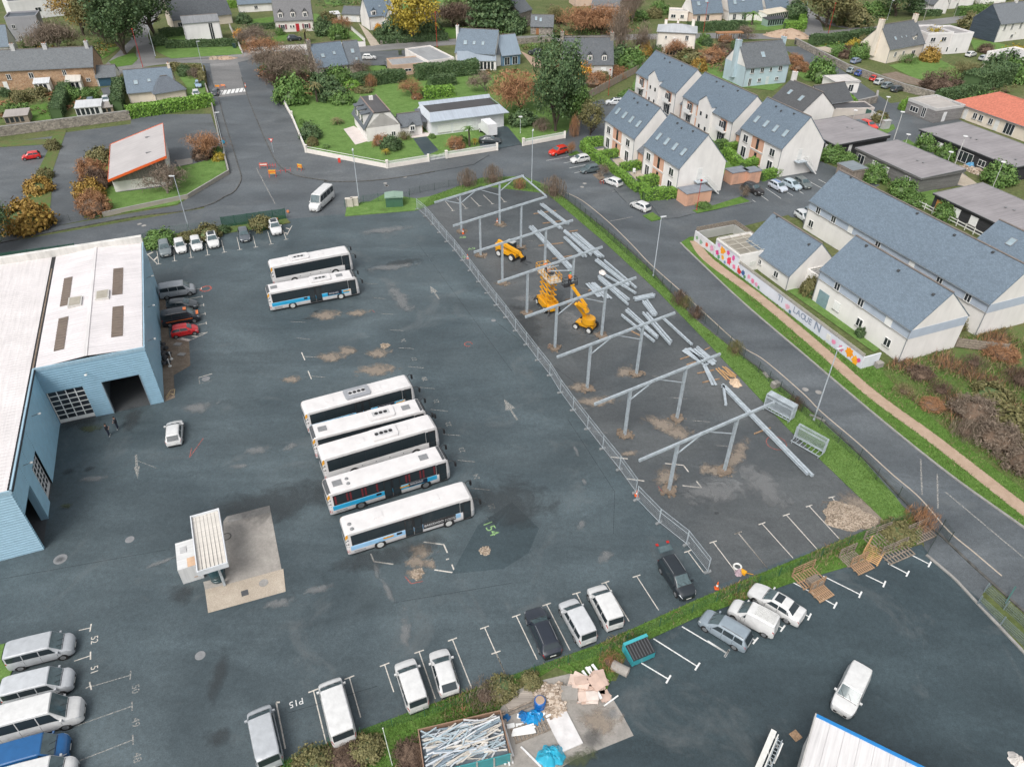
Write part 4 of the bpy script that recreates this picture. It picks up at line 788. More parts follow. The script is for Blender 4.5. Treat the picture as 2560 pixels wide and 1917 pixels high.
# orange trim on the black van, stripes on the silver car
for sd in (-1,1):MB().box(-1.9,sd*.965-.01,.78,1.5,sd*.965+.01,.88).bd('side_stripe','tint_gloss',taxi,(.75,.16,.03))
MB().box(.55,-.35,1.965,.95,.35,2.0).bd('roof_sign','tint_gloss',taxi,(.8,.2,.04));MB().box(2.0,-.5,1.09,2.3,.5,1.11).bd('bonnet_mark','tint_gloss',taxi,(.8,.2,.04))
for y in (-.16,.16):MB().box(-1.4,y-.1,1.475,.3,y+.1,1.486).bd('racing_stripe','tint_gloss',stripecar,(.05,.16,.42))
# ---------------------------------------------------------------- buses
BL=(.03,.36,.62);LBL=(.30,.52,.74);BWHITE=(.67,.65,.64)
def make_bus(label,rear,front,L=12.6,Hb=3.15,style='line',ac=None,acw=BWHITE,hatches=(),stripe=BL,curtains=False,text=None,doors=True,dark_front=False,rim='white_rim',domes=(),group='white and blue buses lined up in the yard',tint='glass',slope=False):
 W=2.55;h=L/2;root=thing('bus',label,'bus',(*lerp(rear,front,.5),.03),heading(rear,front),group)
 top=[(-h,Hb-.5),(-h+.06,Hb-.18),(-h+.3,Hb-.02),(-h+.8,Hb),(h-1.2,Hb),(h-.45,Hb-.05),(h-.18,Hb-.3),(h,Hb-1.3)]
 plan=[(-h,.92),(-h+.12,.97),(-h+.4,1),(h-.6,1),(h-.25,.95),(h-.06,.86),(h,.80)]
 sh=Shell(L,W,top,[(-h,1.42),(h,1.42)],plan,.93,.32)
 sh.body().bd('body','bus_paint',root,BWHITE,35)
 zw0,zw1=1.42,Hb-.55;yo=W/2
# side glass: one pane after another
 n=7 if style=='line' else 8;x0,x1=-h+.55,h-(1.55 if doors else .7);pw=(x1-x0)/n
 qa,qb=4.05,4.80
 for sd in (-1,1):
  sh.panel(x0-.05,x1+.02,4.02,4.84,sd,.009,8,3).bd('window_band','black',root)
  for k in range(n):
   a=x0+k*pw+.008;b=a+pw-.016
   pane=sh.panel(a,b,qa,qb,sd,.014,2,2).bd('window',tint,root)
   if curtains and sd<0 and k in (0,1,2,4,5,6):
    for xx in ((a+.08,a+.26),(b-.24,b-.06)):
     sh.panel(xx[0],xx[1],qa+.08,qb-.05,sd,.02,1,1).bd('curtain','tint',pane,(.16,.02,.025))
  sh.panel(h-1.5,h-.42,qa-.1,qb,sd,.014,3,2).bd('window',tint,root)
  if stripe:
   sh.panel(-h+.35,h-1.5,2.05,3.96,sd,.012,6,6).bd('blue_stripe','tint_gloss',root,stripe)
  for k in range(4):sh.panel(-h+.02,-h+.26,3.5+k*.32,3.62+k*.32,sd,.016,1,1).bd('rear_stripe','black',root)
  sh.panel(-h+.01,-h+.26,4.7,5.05,sd,.016,2,1).bd('marker_light','amber',root)
  sh.panel(-h+.01,-h+.2,1.2,2.3,sd,.014,1,1).bd('tail_light','lamp_red',root)
  sh.panel(h-.3,h-.05,1.6,2.6,sd,.014,2,1).bd('headlight','lamp_clear',root)
  sh.panel(-h+.6,-h+1.7,.6,1.5,sd,.008,1,1).bd('engine_grille','mid_grey',root)
  for k in range(4):sh.panel(-h+3.9+k*1.5,-h+4.0+k*1.5,2.3,2.5,sd,.01,1,1).bd('locker_handle','black',root)
# doors on the right-hand side
 if doors:
  for xa,xb in ((h-1.25,h-.42),(-.75,.08),(.12,.95)) if style=='line' else ((h-1.25,h-.42),):
   d=sh.panel(xa,xb,.25,4.82,-1,.022,2,5).bd('door','black',root)
   sh.panel(xa+.1,xb-.1,.9,4.7,-1,.03,2,4).bd('door_glass',tint,d)
# front and rear glass
 MB().grid(lambda u,v:(h+.012-.0-(Hb-1.5)*0-.20*max(0,v-.55)-.06*abs(u*2-1)**3,(u*2-1)*1.05,1.15+(Hb-1.55)*v),6,5).bd('windscreen','screen_glass',root,None,40)
 MB().grid(lambda u,v:(-h-.012+.05*max(0,v-.6),(u*2-1)*.95,1.5+(Hb-2.0)*v),4,3).bd('rear_window','glass',root)
 if dark_front:
  sh.across(h-.2,h-.75,.9,.012,4).bd('front_dome','dark_grey',root,None,40);sh.across(-h+.42,-h+.06,.92,.012,4).bd('rear_dome','dark_grey',root,None,40)
# mirrors on curved arms
 for sd in (-1,1):
  m=MB();P=[(h-.3,sd*1.05,Hb-.45),(h+.25,sd*1.3,Hb-.35),(h+.5,sd*1.38,Hb-.6)]
  for a,b in zip(P,P[1:]):m.tube(a,b,.035,n=6)
  arm=m.bd('mirror_arm','black',root);MB().box(h+.42,sd*1.38-.12,Hb-1.1,h+.6,sd*1.38+.12,Hb-.58).bd('mirror','black',arm)
# roof gear
 for x,m in hatches:MB().pris([(x-.45,-.38),(x+.45,-.38),(x+.45,.38),(x-.45,.38)],Hb+.0,Hb+.07).bd('roof_hatch',m,root,BWHITE)
 for x,y in domes:MB().lath([(.2,0),(.18,.06),(.08,.1)],(x,y,Hb),12).bd('roof_dome','mid_grey',root)
 if ac is not None:
  xa,nf=ac;u=MB().pris([(xa-1.3,-.9),(xa+1.3,-.9),(xa+1.45,-.6),(xa+1.45,.6),(xa+1.3,.9),(xa-1.3,.9),(xa-1.45,.6),(xa-1.45,-.6)],Hb-.03,Hb+.2).bd('air_conditioner','bus_paint',root,acw)
  MB().box(xa-.95,-.38,Hb+.201,xa+.95,.38,Hb+.215).bd('fan_tray','tint',u,(.5,.5,.5))
  for k in range(nf):MB().lath([(.21,0),(.21,.03),(.05,.035)],(xa-.28*(nf-1)*.9+k*.5,0,Hb+.215),14).bd('fan','black',u)
 add_wheels(root,(h-2.75,-h+3.05),W/2+.0,.49,.28,rim,1.14)
 MB().box(-h+.3,-1.15,.16,h-.3,1.15,.36).bd('underbody','black',root)
# livery
 if text=='long':
  sh.panel(1.0,h-2.0,1.75,4.02,-1,.018,6,7).bd('black_band','black',root);y=-W/2-.035
  ctext('BREIZHGO',.40,'tint',root,(1.1,y,.96),(R(90),0,0),'LEFT','lettering',.004,(.8,.8,.8))
  MB().box(3.22,y-.004,.92,3.25,y,1.34).bd('divider','plate',root)
  ctext('Le réseau de transport',.15,'tint',root,(3.33,y,1.17),(R(90),0,0),'LEFT','lettering',.003,(.8,.8,.8),.72)
  ctext('de la Région Bretagne',.15,'tint',root,(3.33,y,.98),(R(90),0,0),'LEFT','lettering',.003,(.8,.8,.8),.72)
  for k in range(4):sh.panel(h-1.95,h-1.5,2.4+.34*k,2.56+.34*k,-1,.026,2,2).bd('light_stripe','tint_gloss',root,LBL)
 if text=='short':
  MB().box(1.75,-W/2-.03,.98,3.75,-W/2-.012,1.48).bd('name_board','tint',root,(.012,.02,.045))
  ctext('BREIZHGO',.28,'tint',root,(1.93,-W/2-.035,1.12),(R(90),0,0),'LEFT','lettering',.003,(.8,.8,.8))
 if text:
  xa=-h+3.9 if text=='long' else 4.45 if not curtains else 1.35;wd=1.0
  MB().box(xa-wd/2,-W/2-.034,1.14,xa+wd/2,-W/2-.012,1.32).bd('yellow_badge','amber',root)
  MB().box(-h+4.7,-W/2-.034,1.14,-h+5.2,-W/2-.012,1.4).bd('flag_badge','black',root)
 return root
make_bus('bus with black name band and pale blue stripes, lowest of the row of five',(-15.50,44.95),(-4.13,49.82),12.6,3.15,hatches=((-2.9,'bus_paint'),(2.6,'bus_paint')),stripe=LBL,text='long',domes=((-5.6,-.1),(-5.5,-.75)))
make_bus('bus with red curtains, blue stripe and grey front dome, second lowest of the row',(-18.46,49.70),(-6.61,55.14),12.6,3.15,hatches=((-5.0,'mid_grey'),(3.9,'mid_grey')),curtains=True,text='short',dark_front=True,domes=((-4.0,.2),(-4.0,-.5)),rim='rim')
make_bus('plain white coach with four roof fans, middle of the row of five',(-19.96,54.35),(-8.11,59.94),12.6,3.35,style='coach',ac=(.6,4),hatches=((-2.0,'bus_paint'),(2.7,'bus_paint')),stripe=None,tint='glass')
make_bus('white bus with open middle door and three roof fans, second highest of the row',(-21.66,57.71),(-9.55,62.91),12.6,3.15,ac=(1.4,3),hatches=((-5.0,'mid_grey'),(4.2,'mid_grey')),stripe=None,dark_front=True)
make_bus('blue striped bus with grey roof unit and four fans, highest of the row of five',(-23.44,61.76),(-11.53,67.39),12.6,3.15,ac=(-.1,4),acw=(.30,.31,.33),hatches=((-3.3,'bus_paint'),(2.2,'bus_paint')),text='short')
make_bus('blue striped bus in front of the coach in the upper pair',(-34.4,87.4),(-22.3,92.4),12.6,3.15,ac=(1.2,3),hatches=((-5.2,'mid_grey'),(3.9,'mid_grey')),text='short',dark_front=True)
make_bus('white coach behind the striped bus in the upper pair',(-35.3,94.5),(-25.0,99.2),11.9,3.4,style='coach',ac=(-1.6,3),hatches=((-3.9,'bus_paint'),(1.6,'bus_paint')),stripe=None)
# ---------------------------------------------------------------- the blue depot hall
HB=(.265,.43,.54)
hall=thing('depot_hall','blue corrugated depot hall with white ribbed roof and open bus doors','building',(-51.31,62.33,0),R(22.4))
def cwall(mb,axis,c,a0,a1,z0,z1,face,pitch=.3,d=.02):
 z=z0;k=0
 zs=[]
 while z<z1-1e-6:
  h=min(pitch,z1-z);zs+=[(z,0),(z+h*.5,0),(z+h*.62,d),(z+h*.9,d)];z+=pitch
 zs.append((z1,0))
 for (za,oa),(zb,ob) in zip(zs,zs[1:]):
  P=[(a0,za,oa),(a1,za,oa),(a1,zb,ob),(a0,zb,ob)]
  Q=[(u,c+face*o,zz) if axis=='y' else (c+face*o,u,zz) for u,zz,o in P]
  mb.poly(Q if (axis=='y')==(face<0) else Q[::-1])
def rroof(mb,x0,x1,y0,y1,z0,z1,pitch=.5,d=.02):
 y=y0;P=[]
 while y<y1-1e-6:
  h=min(pitch,y1-y);P+=[(y,0),(y+h*.6,0),(y+h*.7,d),(y+h*.9,d)];y+=pitch
 P.append((y1,0))
 for (ya,oa),(yb,ob) in zip(P,P[1:]):mb.poly([(x0,ya,z0+oa),(x1,ya,z1+oa),(x1,yb,z1+ob),(x0,yb,z0+ob)])
HZ=7.8
m=MB()
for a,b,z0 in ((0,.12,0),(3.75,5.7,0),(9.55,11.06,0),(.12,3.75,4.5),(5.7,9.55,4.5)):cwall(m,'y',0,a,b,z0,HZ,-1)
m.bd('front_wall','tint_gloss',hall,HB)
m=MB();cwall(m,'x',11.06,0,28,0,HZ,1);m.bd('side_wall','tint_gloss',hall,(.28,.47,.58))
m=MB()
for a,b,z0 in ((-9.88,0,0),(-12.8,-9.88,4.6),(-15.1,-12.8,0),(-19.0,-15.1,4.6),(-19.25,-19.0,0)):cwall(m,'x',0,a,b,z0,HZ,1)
m.bd('courtyard_wall','tint_gloss',hall,(.40,.66,.80))  # same cladding as the front, colour lightened to offset the inner corner's shade
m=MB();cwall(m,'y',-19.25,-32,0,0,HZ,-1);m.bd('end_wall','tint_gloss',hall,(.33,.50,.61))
MB().box(-32,27.9,0,11.0,28.0,HZ+.9).bd('back_wall','sheet',hall,(.66,.64,.6))
# roofs
m=MB();rroof(m,.25,5.2,.1,27.8,HZ+.02,HZ+.38);m.bd('roof_slope','sheet',hall,(.74,.70,.70))
m=MB();rroof(m,5.2,10.9,.1,27.8,HZ+.38,HZ+.02);m.bd('roof_slope','sheet',hall,(.74,.70,.70))
MB().box(5.0,.05,HZ+.40,5.4,27.8,HZ+.46).bd('ridge_cap','sheet',hall,(.76,.73,.72))
m=MB();rroof(m,-32,-.25,-19.2,27.8,HZ+.5,HZ+.02);m.bd('roof_slope','sheet',hall,(.72,.68,.67))
MB().box(-.25,-19.2,HZ-.1,.25,27.8,HZ-.02).bd('valley_gutter','black',hall)
MB().box(-.1,.2,HZ-.019,.06,24,HZ+.01).bd('gutter_silt','soil',hall)
for a in (((0,-.06),(11.12,.1)),((10.98,.1),(11.14,28)),((-.02,-19.3),(.14,-.06)),((-32,-19.32),(.14,-19.2))):
 MB().box(a[0][0],a[0][1],HZ-.22,a[1][0],a[1][1],HZ+.13).bd('parapet_trim','sheet',hall,(.36,.52,.62))
MB().box(-32,27.4,HZ,11.1,28.1,HZ+.95).bd('back_parapet','old_render',hall,(.68,.66,.62))
for x0,x1,y0,y1 in ((7.55,8.72,13.2,20.4),(7.68,8.88,3.2,10.2),(1.75,2.75,12.8,20.1),(1.85,2.92,2.7,9.9)):
 z0=HZ+.02+.0727*(x0-.25 if x0<5 else 10.9-x0*1.0)*(1 if x0<5 else .87);z1=HZ+.02+.0727*(x1-.25 if x0<5 else 10.9-x1)*(1 if x0<5 else .87)
 m=MB();rroof(m,x0,x1,y0,y1,z0+.03,z1+.03,.6,.05);m.bd('rooflight','tint',hall,(.16,.125,.10))
for x,y in ((3.5,12.9),(6.5,13.4)):
 v=MB().box(x-.75,y-1.1,HZ+.2,x+.75,y+1.1,HZ+.52).bd('roof_vent','sheet',hall,(.62,.6,.56));MB().box(x-.6,y-.95,HZ+.521,x+.6,y+.95,HZ+.56).bd('vent_lid','moss_stain' if 0 else 'tint',v,(.38,.35,.29))
def glazed_door(name,axis,c,a0,a1,h,rows,cols,face):
 d=tpart(name,hall,(0,0,0))
 def bx(u0,z0,u1,z1,t0,t1,mt,nm,par,col=None):
  m=MB()
  if axis=='y':m.box(u0,c+t0,z0,u1,c+t1,z1)
  else :m.box(c-t1,u0,z0,c-t0,u1,z1)
  return m.bd(nm,mt,par,col)
 W=(a1-a0)/cols;Hh=(h-.55)/rows
 bx(a0,.04,a1,.5,.22,.3,'frame_white','bottom_panel',d)
 fr=MB()
 for r_ in range(rows+1):
  z=.5+r_*Hh
  fr.box(*((a0,c+.2,z-.05,a1,c+.3,z+.05) if axis=='y' else (c-.3,a0,z-.05,c-.2,a1,z+.05)))
 for k in range(cols+1):
  u=a0+W*k
  fr.box(*((u-.05,c+.205,.05,u+.05,c+.295,h) if axis=='y' else (c-.295,u-.05,.05,c-.205,u+.05,h)))
 fr.bd('door_frame','frame_white',d)
 for r_ in range(rows):
  for k in range(cols):bx(a0+W*k+.05,.55+Hh*r_,a0+W*(k+1)-.05,.45+Hh*(r_+1),.24,.26,'house_glass','pane',d)
glazed_door('sectional_door','y',0,.14,3.73,4.5,6,4,-1)
glazed_door('sectional_door','x',0,-12.75,-9.92,4.6,6,4,1)
for (a,b,ax) in ((5.7,9.55,'y'),):
 MB().box(a-.06,-.08,0,a,.5,4.5).bd('door_jamb','sheet',hall,(.3,.36,.4));MB().box(b,-.08,0,b+.06,.5,4.5).bd('door_jamb','sheet',hall,(.3,.36,.4))
MB().box(-.6,-15.15,0,.06,-15.1,4.6).bd('door_jamb','sheet',hall,HB)
MB().box(-32,-19.2,.036,-.1,27.8,.05).box(0,.1,.036,11.0,27.8,.05).bd('hall_floor','dark_grey',hall)
MB().box(4.9,.6,0,5.1,14,5).bd('inner_partition','tint',hall,(.2,.24,.27))
for k in range(6):MB().box(5.3+k*.75,14,0,5.9+k*.75,14.2,3.4).bd('inner_locker','tint',hall,(.12,.16,.18))
MB().box(-6,-19,0,-5.9,0,5).bd('inner_partition','tint',hall,(.2,.24,.27))
# wall lamps on arms
for x,y,z,dx,dy in ((11.06,20,6.2,1,0),(11.06,12,6.2,1,0),(11.06,4,6.2,1,0),(4.7,0,6.2,0,-1),(0,-6.5,6.4,1,0),(0,-14.2,6.4,1,0)):
 l=MB().tube((x,y,z),(x+dx*.6,y+dy*.6,z+.12),.03,n=6).bd('wall_lamp','mid_grey',hall)
 MB().lath([(.06,-.05),(.16,-.02),(.16,.05),(.06,.1)],(x+dx*.75,y+dy*.75,z+.12),10).bd('lamp_head','plate',l)
# ---------------------------------------------------------------- fuel pump canopy, tank and wash slab
ang=R(-66.5)
slab=sheet('wash_slab',[(-28.11,48.75),(-24.27,50.24),(-20.08,39.97),(-20.13,39.94),(-26.24,37.69),(-27.41,40.25),(-27.77,40.95),(-25.98,41.57),(-28.25,48.12)],.055,'concrete')
sheet('drain_strip',[(-28.11,48.75),(-24.27,50.24),(-23.92,49.32),(-27.72,47.95)],.06,'kerb',slab)
sheet('drain_strip',[(-24.80,40.97),(-20.92,42.45),(-20.08,39.97),(-20.13,39.94),(-26.24,37.69),(-27.30,40.11)],.062,'pale_slab',slab,color=None).data.materials[0]=M['gravel_drive']
pump=thing('fuel_canopy','white ribbed fuel canopy on posts beside the concrete slab','canopy',(-27.05,42.85,0),R(-66))
L_,W_=6.9,2.55
m=MB()
k=7
for i in range(k):
 y0=-W_/2+.12+(W_-.24)*i/k;y1=-W_/2+.12+(W_-.24)*(i+1)/k
 m.poly([(-L_/2+.1,y0,3.5),(L_/2-.1,y0,3.4),(L_/2-.1,y1-.06,3.4),(-L_/2+.1,y1-.06,3.5)]);m.box(-L_/2+.1,y1-.05,3.4,L_/2-.1,y1-.02,3.51)
m.bd('canopy_deck','sheet',pump,(.70,.66,.60))
for a in ((-L_/2,-W_/2,L_/2,-W_/2+.1),(-L_/2,W_/2-.1,L_/2,W_/2),(-L_/2,-W_/2+.1,-L_/2+.1,W_/2-.1),(L_/2-.1,-W_/2+.1,L_/2,W_/2-.1)):
 MB().box(a[0],a[1],3.15,a[2],a[3],3.72).bd('fascia','tint_gloss',pump,(.64,.66,.68))
for x in (-2.6,2.6):MB().bar((x,.3,.05),(x,.3,3.3),.2).bd('post','galv',pump)
MB().bar((2.3,.35,.06),(3.1,.35,3.2),.12).bd('brace','galv',pump)
tank=thing('fuel_tank','white rust stained tank box beside the fuel canopy','tank',(-29.45,42.5,.03),R(-66))
MB().box(-1.65,-.75,0,1.65,1.05,1.95).bd('tank_shell','sheet',tank,(.72,.72,.71));MB().box(-.9,-.4,1.951,-.2,.15,2.02).bd('hatch','tint',tank,(.5,.5,.5))
MB().poly([(.5,-.3,1.958),(1.64,-.3,1.958),(1.64,1.0,1.958),(.5,1.0,1.958)]).bd('rust_patch','rust_stain',tank)
MB().poly([(.55,.1,1.965),(1.64,.1,1.965),(1.64,1.0,1.965),(.55,1.0,1.965)]).bd('rust_patch','tint',tank,(.62,.42,.28))
MB().box(1.651,.3,.4,1.66,.75,.55).bd('label_plate','tint',tank,(.5,.38,.3));MB().bar((.5,.95,1.98),(1.62,.95,1.98),.06).bd('pipe','rust_stain',tank)
d=MB().lath([(.62,0),(.66,.1),(.66,.25),(.62,.28),(.66,.32),(.66,.6),(.62,.63),(.66,.67),(.66,.95),(.5,1.0)],n=22).bd('oil_drum','tint_gloss',None,(.025,.06,.07),40,(*(-26.53,41.34),.06));tag(d,'dark green drum under the end of the fuel canopy','drum')
def hose(c,r,z=.07):
 m=MB();n=18
 for i in range(n):
  a,b=2*math.pi*i/n,2*math.pi*(i+1)/n
  m.tube((c[0]+r*math.cos(a),c[1]+r*math.sin(a),z),(c[0]+r*math.cos(b),c[1]+r*math.sin(b),z),.03,n=5,caps=False)
 return m
tag(hose((-27.33,46.19),.42).bd('hose','black'),'black hose loop lying between canopy and slab','hose')
MB().lath([(.42,0),(.42,.01),(.38,.014)],(*(-22.29,40.87),.066),18).bd('manhole_cover','kerb',slab);MB().box(-.3,-.3,0,.3,.3,.02).bd('grate','dark_grey',slab,None,None,(*(-23.67,39.77),.064),R(25))
# pallets, barriers and dark sacks by the hall wall
for i,(p,lb) in enumerate((((-45.27,77.14),'black sacks piled against the hall wall, upper heap'),((-44.17,74.98),'black sacks piled against the hall wall, lower heap'))):
 m=MB();rr=random.Random(i)
 for k in range(14):
  x,y,z=rr.uniform(-1.6,1.6),rr.uniform(-.5,.5),rr.uniform(0,.35);s_=rr.uniform(.25,.45)
  m.lath([(s_*.6,0),(s_,s_*.35),(s_*.8,s_*.8),(s_*.2,s_)],(x,y,z),9)
 tag(m.bd('sack_heap','black',None,None,50,(*p,.05),R(112)),lb,'sacks')
for i,(p,lb) in enumerate((((-43.43,75.14),'white plastic post on a base, upper one by the sacks'),((-43.05,73.64),'white plastic post on a base, lower one by the sacks'))):
 t=thing('barrier_post',lb,'post',(*p,.05));MB().lath([(.22,0),(.2,.08),(.06,.1)],n=12).bd('base','plate',t);MB().tube((0,0,.1),(0,0,1.0),.05,n=8).bd('pole','frame_white',t);MB().lath([(.04,0),(.1,.05),(.04,.12)],(0,0,1.0),8).bd('cap','frame_white',t)
for i,p in enumerate(((-43.84,78.43),(-42.51,76.14))):
 m=MB();rr=random.Random(i+5);m.pris([(-.5,-.25),(.4,-.35),(.55,.2),(-.3,.35)],0,.12);tag(m.bd('broken_slab','kerb',None,None,None,(*p,.05)),('pale broken slab nearer the red car' if i==0 else 'pale broken slab nearer the white posts'),'slab')
m=MB();Pz=[(-41.18,67.33),(-41.10,68.67),(-40.67,68.90),(-40.38,67.87),(-40.98,68.13),(-41.01,67.12)]
for a,b in zip(Pz,Pz[1:]):m.tube((*a,.1),(*b,.1),.04,n=6)
tag(m.bd('hose','tint',None,(.55,.42,.25)),'tan hose tangled at the hall corner','hose')
# ---------------------------------------------------------------- galvanised canopy frames
U=(math.cos(R(24.52)),math.sin(R(24.52)))
HP=[(-.13,-.15),(.13,-.15),(.13,-.12),(.02,-.12),(.02,.12),(.13,.12),(.13,.15),(-.13,.15),(-.13,.12),(-.02,.12),(-.02,-.12),(-.13,-.12)]
CP=[(-.06,-.16),(.06,-.16),(.06,-.135),(-.04,-.135),(-.04,.135),(.06,.135),(.06,.16),(-.06,.16)]
zb=lambda u:6.5+.1235*u
ordn=('first','second','third','fourth','fifth','sixth','seventh','eighth')
for i in range(8):
 o=(16.23-3.553*i,52.68+8.481*i)
 lb=('galvanised steel canopy frame closest to the gravel heap','galvanised canopy frame second from the gravel heap, over the tan stain','galvanised canopy frame third from the gravel heap','galvanised canopy frame just in front of the boom lift','galvanised canopy frame the lift crews are working on','galvanised canopy frame between scissor lift and telehandler','galvanised canopy frame second from the far verge, joined to the last by a purlin','galvanised canopy frame farthest off by the far verge')[i]
 f=thing('canopy_frame',lb,'steel frame',(*o,.03),R(24.52),'galvanised canopy frames')
 for u in (0,7.0):
  c=MB().extr(HP,(u,0,-.05),(u,0,zb(u)-.19)).bd('column','galv',f)
  MB().box(u-.28,-.28,.0,u+.28,.28,.03).bd('base_plate','galv',c)
 MB().extr(CP,(-4.4,0,zb(-4.4)),(11.4,0,zb(11.4))).bd('beam','galv',f)
 MB().extr([(.11-a*.6,b*.8) for a,b in CP][::-1],(-4.4,0,zb(-4.4)),(11.4,0,zb(11.4))).bd('beam','galv',f)
 if i not in (4,5,6):
  MB().bar((0,.0,zb(0)-1.5),(2.6,0,zb(2.6)-.2),.11,.11).bd('brace','galv',f);MB().bar((7.0,0,zb(7)-2.1),(3.6,0,zb(3.6)-.2),.09,.09).bd('brace','galv',f)
 if i==7:MB().bar((0,0,zb(0)-1.5),(-2.6,0,zb(-2.6)-.2),.11).bd('brace','galv',f);MB().bar((7,0,zb(7)-1.5),(9.4,0,zb(9.4)-.2),.11).bd('brace','galv',f)
 if i==6:MB().bar((11.3,.15,zb(11.3)+.1),(11.3,9.2,zb(11.3)+.1),.16,.2).bd('purlin','galv',f)
 for u in (0,7.0):
  q=(o[0]+U[0]*u,o[1]+U[1]*u)
  p=sheet('foundation_pit',[(q[0]+.75*math.cos(a*.5236)*(1+.1*math.sin(a*3+i)),q[1]+.75*math.sin(a*.5236)) for a in range(12)],YZ+.14,'soil',yard)
  m=MB();rr=random.Random(i*2+u)
  for k in range(26):
   a=rr.uniform(0,6.28);d=rr.uniform(.45,1.05);s_=rr.uniform(.05,.16);x,y=q[0]+d*math.cos(a),q[1]+d*math.sin(a)
   m.pris([(x-s_,y-s_*.6),(x+s_,y-s_*.8),(x+s_*.7,y+s_),(x-s_*.8,y+s_*.7)],.03,.05+s_*.8+.1*(d<.8))
  struct(m.bd('rubble_ring','soil',yard),'stuff')
# ---------------------------------------------------------------- steel lying on the ground
IP=[(-.13,-.14),(.13,-.14),(.13,-.115),(.015,-.115),(.015,.115),(.13,.115),(.13,.14),(-.13,.14),(-.13,.115),(-.015,.115),(-.015,-.115),(-.13,-.115)]
steel=[((5.0,122.8),(9.3,114.8),2,'steel beam pair nearest the far verge, upper'),((4.6,119.8),(8.1,112.9),2,'steel beam pair below the uppermost pair'),((3.0,113.6),(9.0,98.9),3,'longest bundle of steel beams ending at the scissor lift'),((8.6,112.2),(12.4,103.9),2,'middle of three beam bundles beside the long bundle'),((8.5,109.8),(11.3,103.2),2,'innermost of three beam bundles beside the long bundle'),((10.2,111.2),(13.9,103.0),3,'outermost of three beam bundles, closest to the grass'),((13.1,102.0),(17.2,93.9),2,'steel beam pair below the three bundles'),((14.2,101.9),(18.1,93.6),1,'single steel beam closest to the grass below the three bundles'),((14.0,97.2),(17.8,92.0),1,'steel beam with an end plate beside the white sack'),((12.9,96.9),(16.5,90.1),2,'steel beam pair reaching behind the right column'),((12.9,96.0),(16.5,88.6),1,'steel beam with a red end beside the pair'),((11.3,94.7),(12.8,90.8),3,'short flat steel sections, inner group'),((12.0,95.0),(14.0,90.5),2,'short flat steel sections, outer group'),((17.5,90.2),(20.5,91.3),3,'short stacked steel bundle lying crosswise by the grass'),((19.0,89.7),(19.8,86.0),3,'short fanned steel pieces beside the crosswise bundle'),((16.0,87.4),(19.27,80.55),2,'steel beam pair with end plates in front of the fanned pieces'),((15.2,85.9),(18.76,79.41),1,'single steel beam crossing a red timber'),((18.2,86.6),(20.73,78.92),1,'long steel beam left of its twin under the third frame'),((18.7,86.3),(21.10,79.28),1,'long steel beam right of its twin under the third frame'),((20.9,85.2),(23.58,78.71),1,'lone steel beam nearest the grass at the third frame'),((22.34,77.74),(24.74,74.43),3,'fanned roof purlins, lower layer by the timber'),((22.98,78.10),(24.60,74.71),2,'fanned roof purlins, middle layer by the timber'),((24.04,78.26),(25.66,74.72),3,'fanned roof purlins, outer layer by the grass'),((24.32,74.26),(24.68,70.33),2,'narrow channel lying beside the timber planks'),((25.79,70.01),(31.37,54.78),2,'very long steel beam lying under the first frame'),((25.73,70.16),(25.18,66.23),1,'short steel stub at the end of the very long beam')]
for a,b,n,lb in steel:
 L2=math.hypot(b[0]-a[0],b[1]-a[1]);flat='purlin' in lb or 'flat' in lb or 'channel' in lb
 t=thing('steel_bundle' if n>1 else 'steel_beam',lb,'steel beam',(*a,.03),heading(a,b),'steel beams laid out on the ground')
 rr=random.Random(lb)
 for k in range(n):
  y=(k-(n-1)/2)*(.34 if flat else .31);j=rr.uniform(-.25,.25);yy=rr.uniform(-.1,.1)
  pf=[(-.15,-.05),(.15,-.05),(.15,.05),(-.15,.05)] if flat else IP
  MB().extr(pf,(j*.6,y+yy,.27 if not flat else .18),(L2+j,y-yy*.5,.27 if not flat else .18)).bd('beam','galv',t)
  if not flat:MB().box(L2+j,y-yy*.5-.16,.1,L2+j+.03,y-yy*.5+.16,.45).bd('end_plate','galv',t)
def plank(a,b,lb,w=.12,h=.12,mat='timber',z=.03):return tag(MB().bar((*a,z+h/2),(*b,z+h/2),w,h).bd('timber',mat),lb,'timber','timbers under and beside the steel')
for a,b,lb in (((3.6,119.1),(7.6,120.5),'timber bearer under the upper beam pairs'),((5.1,115.3),(9.2,116.6),'second timber bearer under the upper beam pairs'),((4.2,107.0),(8.2,108.1),'timber bearer across the long bundle, upper'),((6.2,102.6),(9.4,103.7),'timber bearer across the long bundle, lower'),((9.5,112.2),(10.9,112.7),'timber bearer poking onto the grass'),((11.1,92.8),(13.2,93.9),'timber bearer under the short flat sections'),((15.63,82.71),(17.24,81.02),'reddish timber crossing the single beam'),((22.15,74.57),(23.40,75.20),'timber bearer under the fanned purlins, lower'),((21.54,75.76),(22.80,76.40),'timber bearer under the fanned purlins, upper'),((25.12,77.89),(25.92,78.43),'timber bearer at the grass edge of the purlins'),((23.14,72.76),(25.36,73.49),'timber bearer across the narrow channel, upper'),((23.41,70.90),(25.65,71.66),'timber bearer across the narrow channel, lower'),((27.31,61.48),(29.42,62.51),'timber bearer under the very long beam')):plank(a,b,lb)
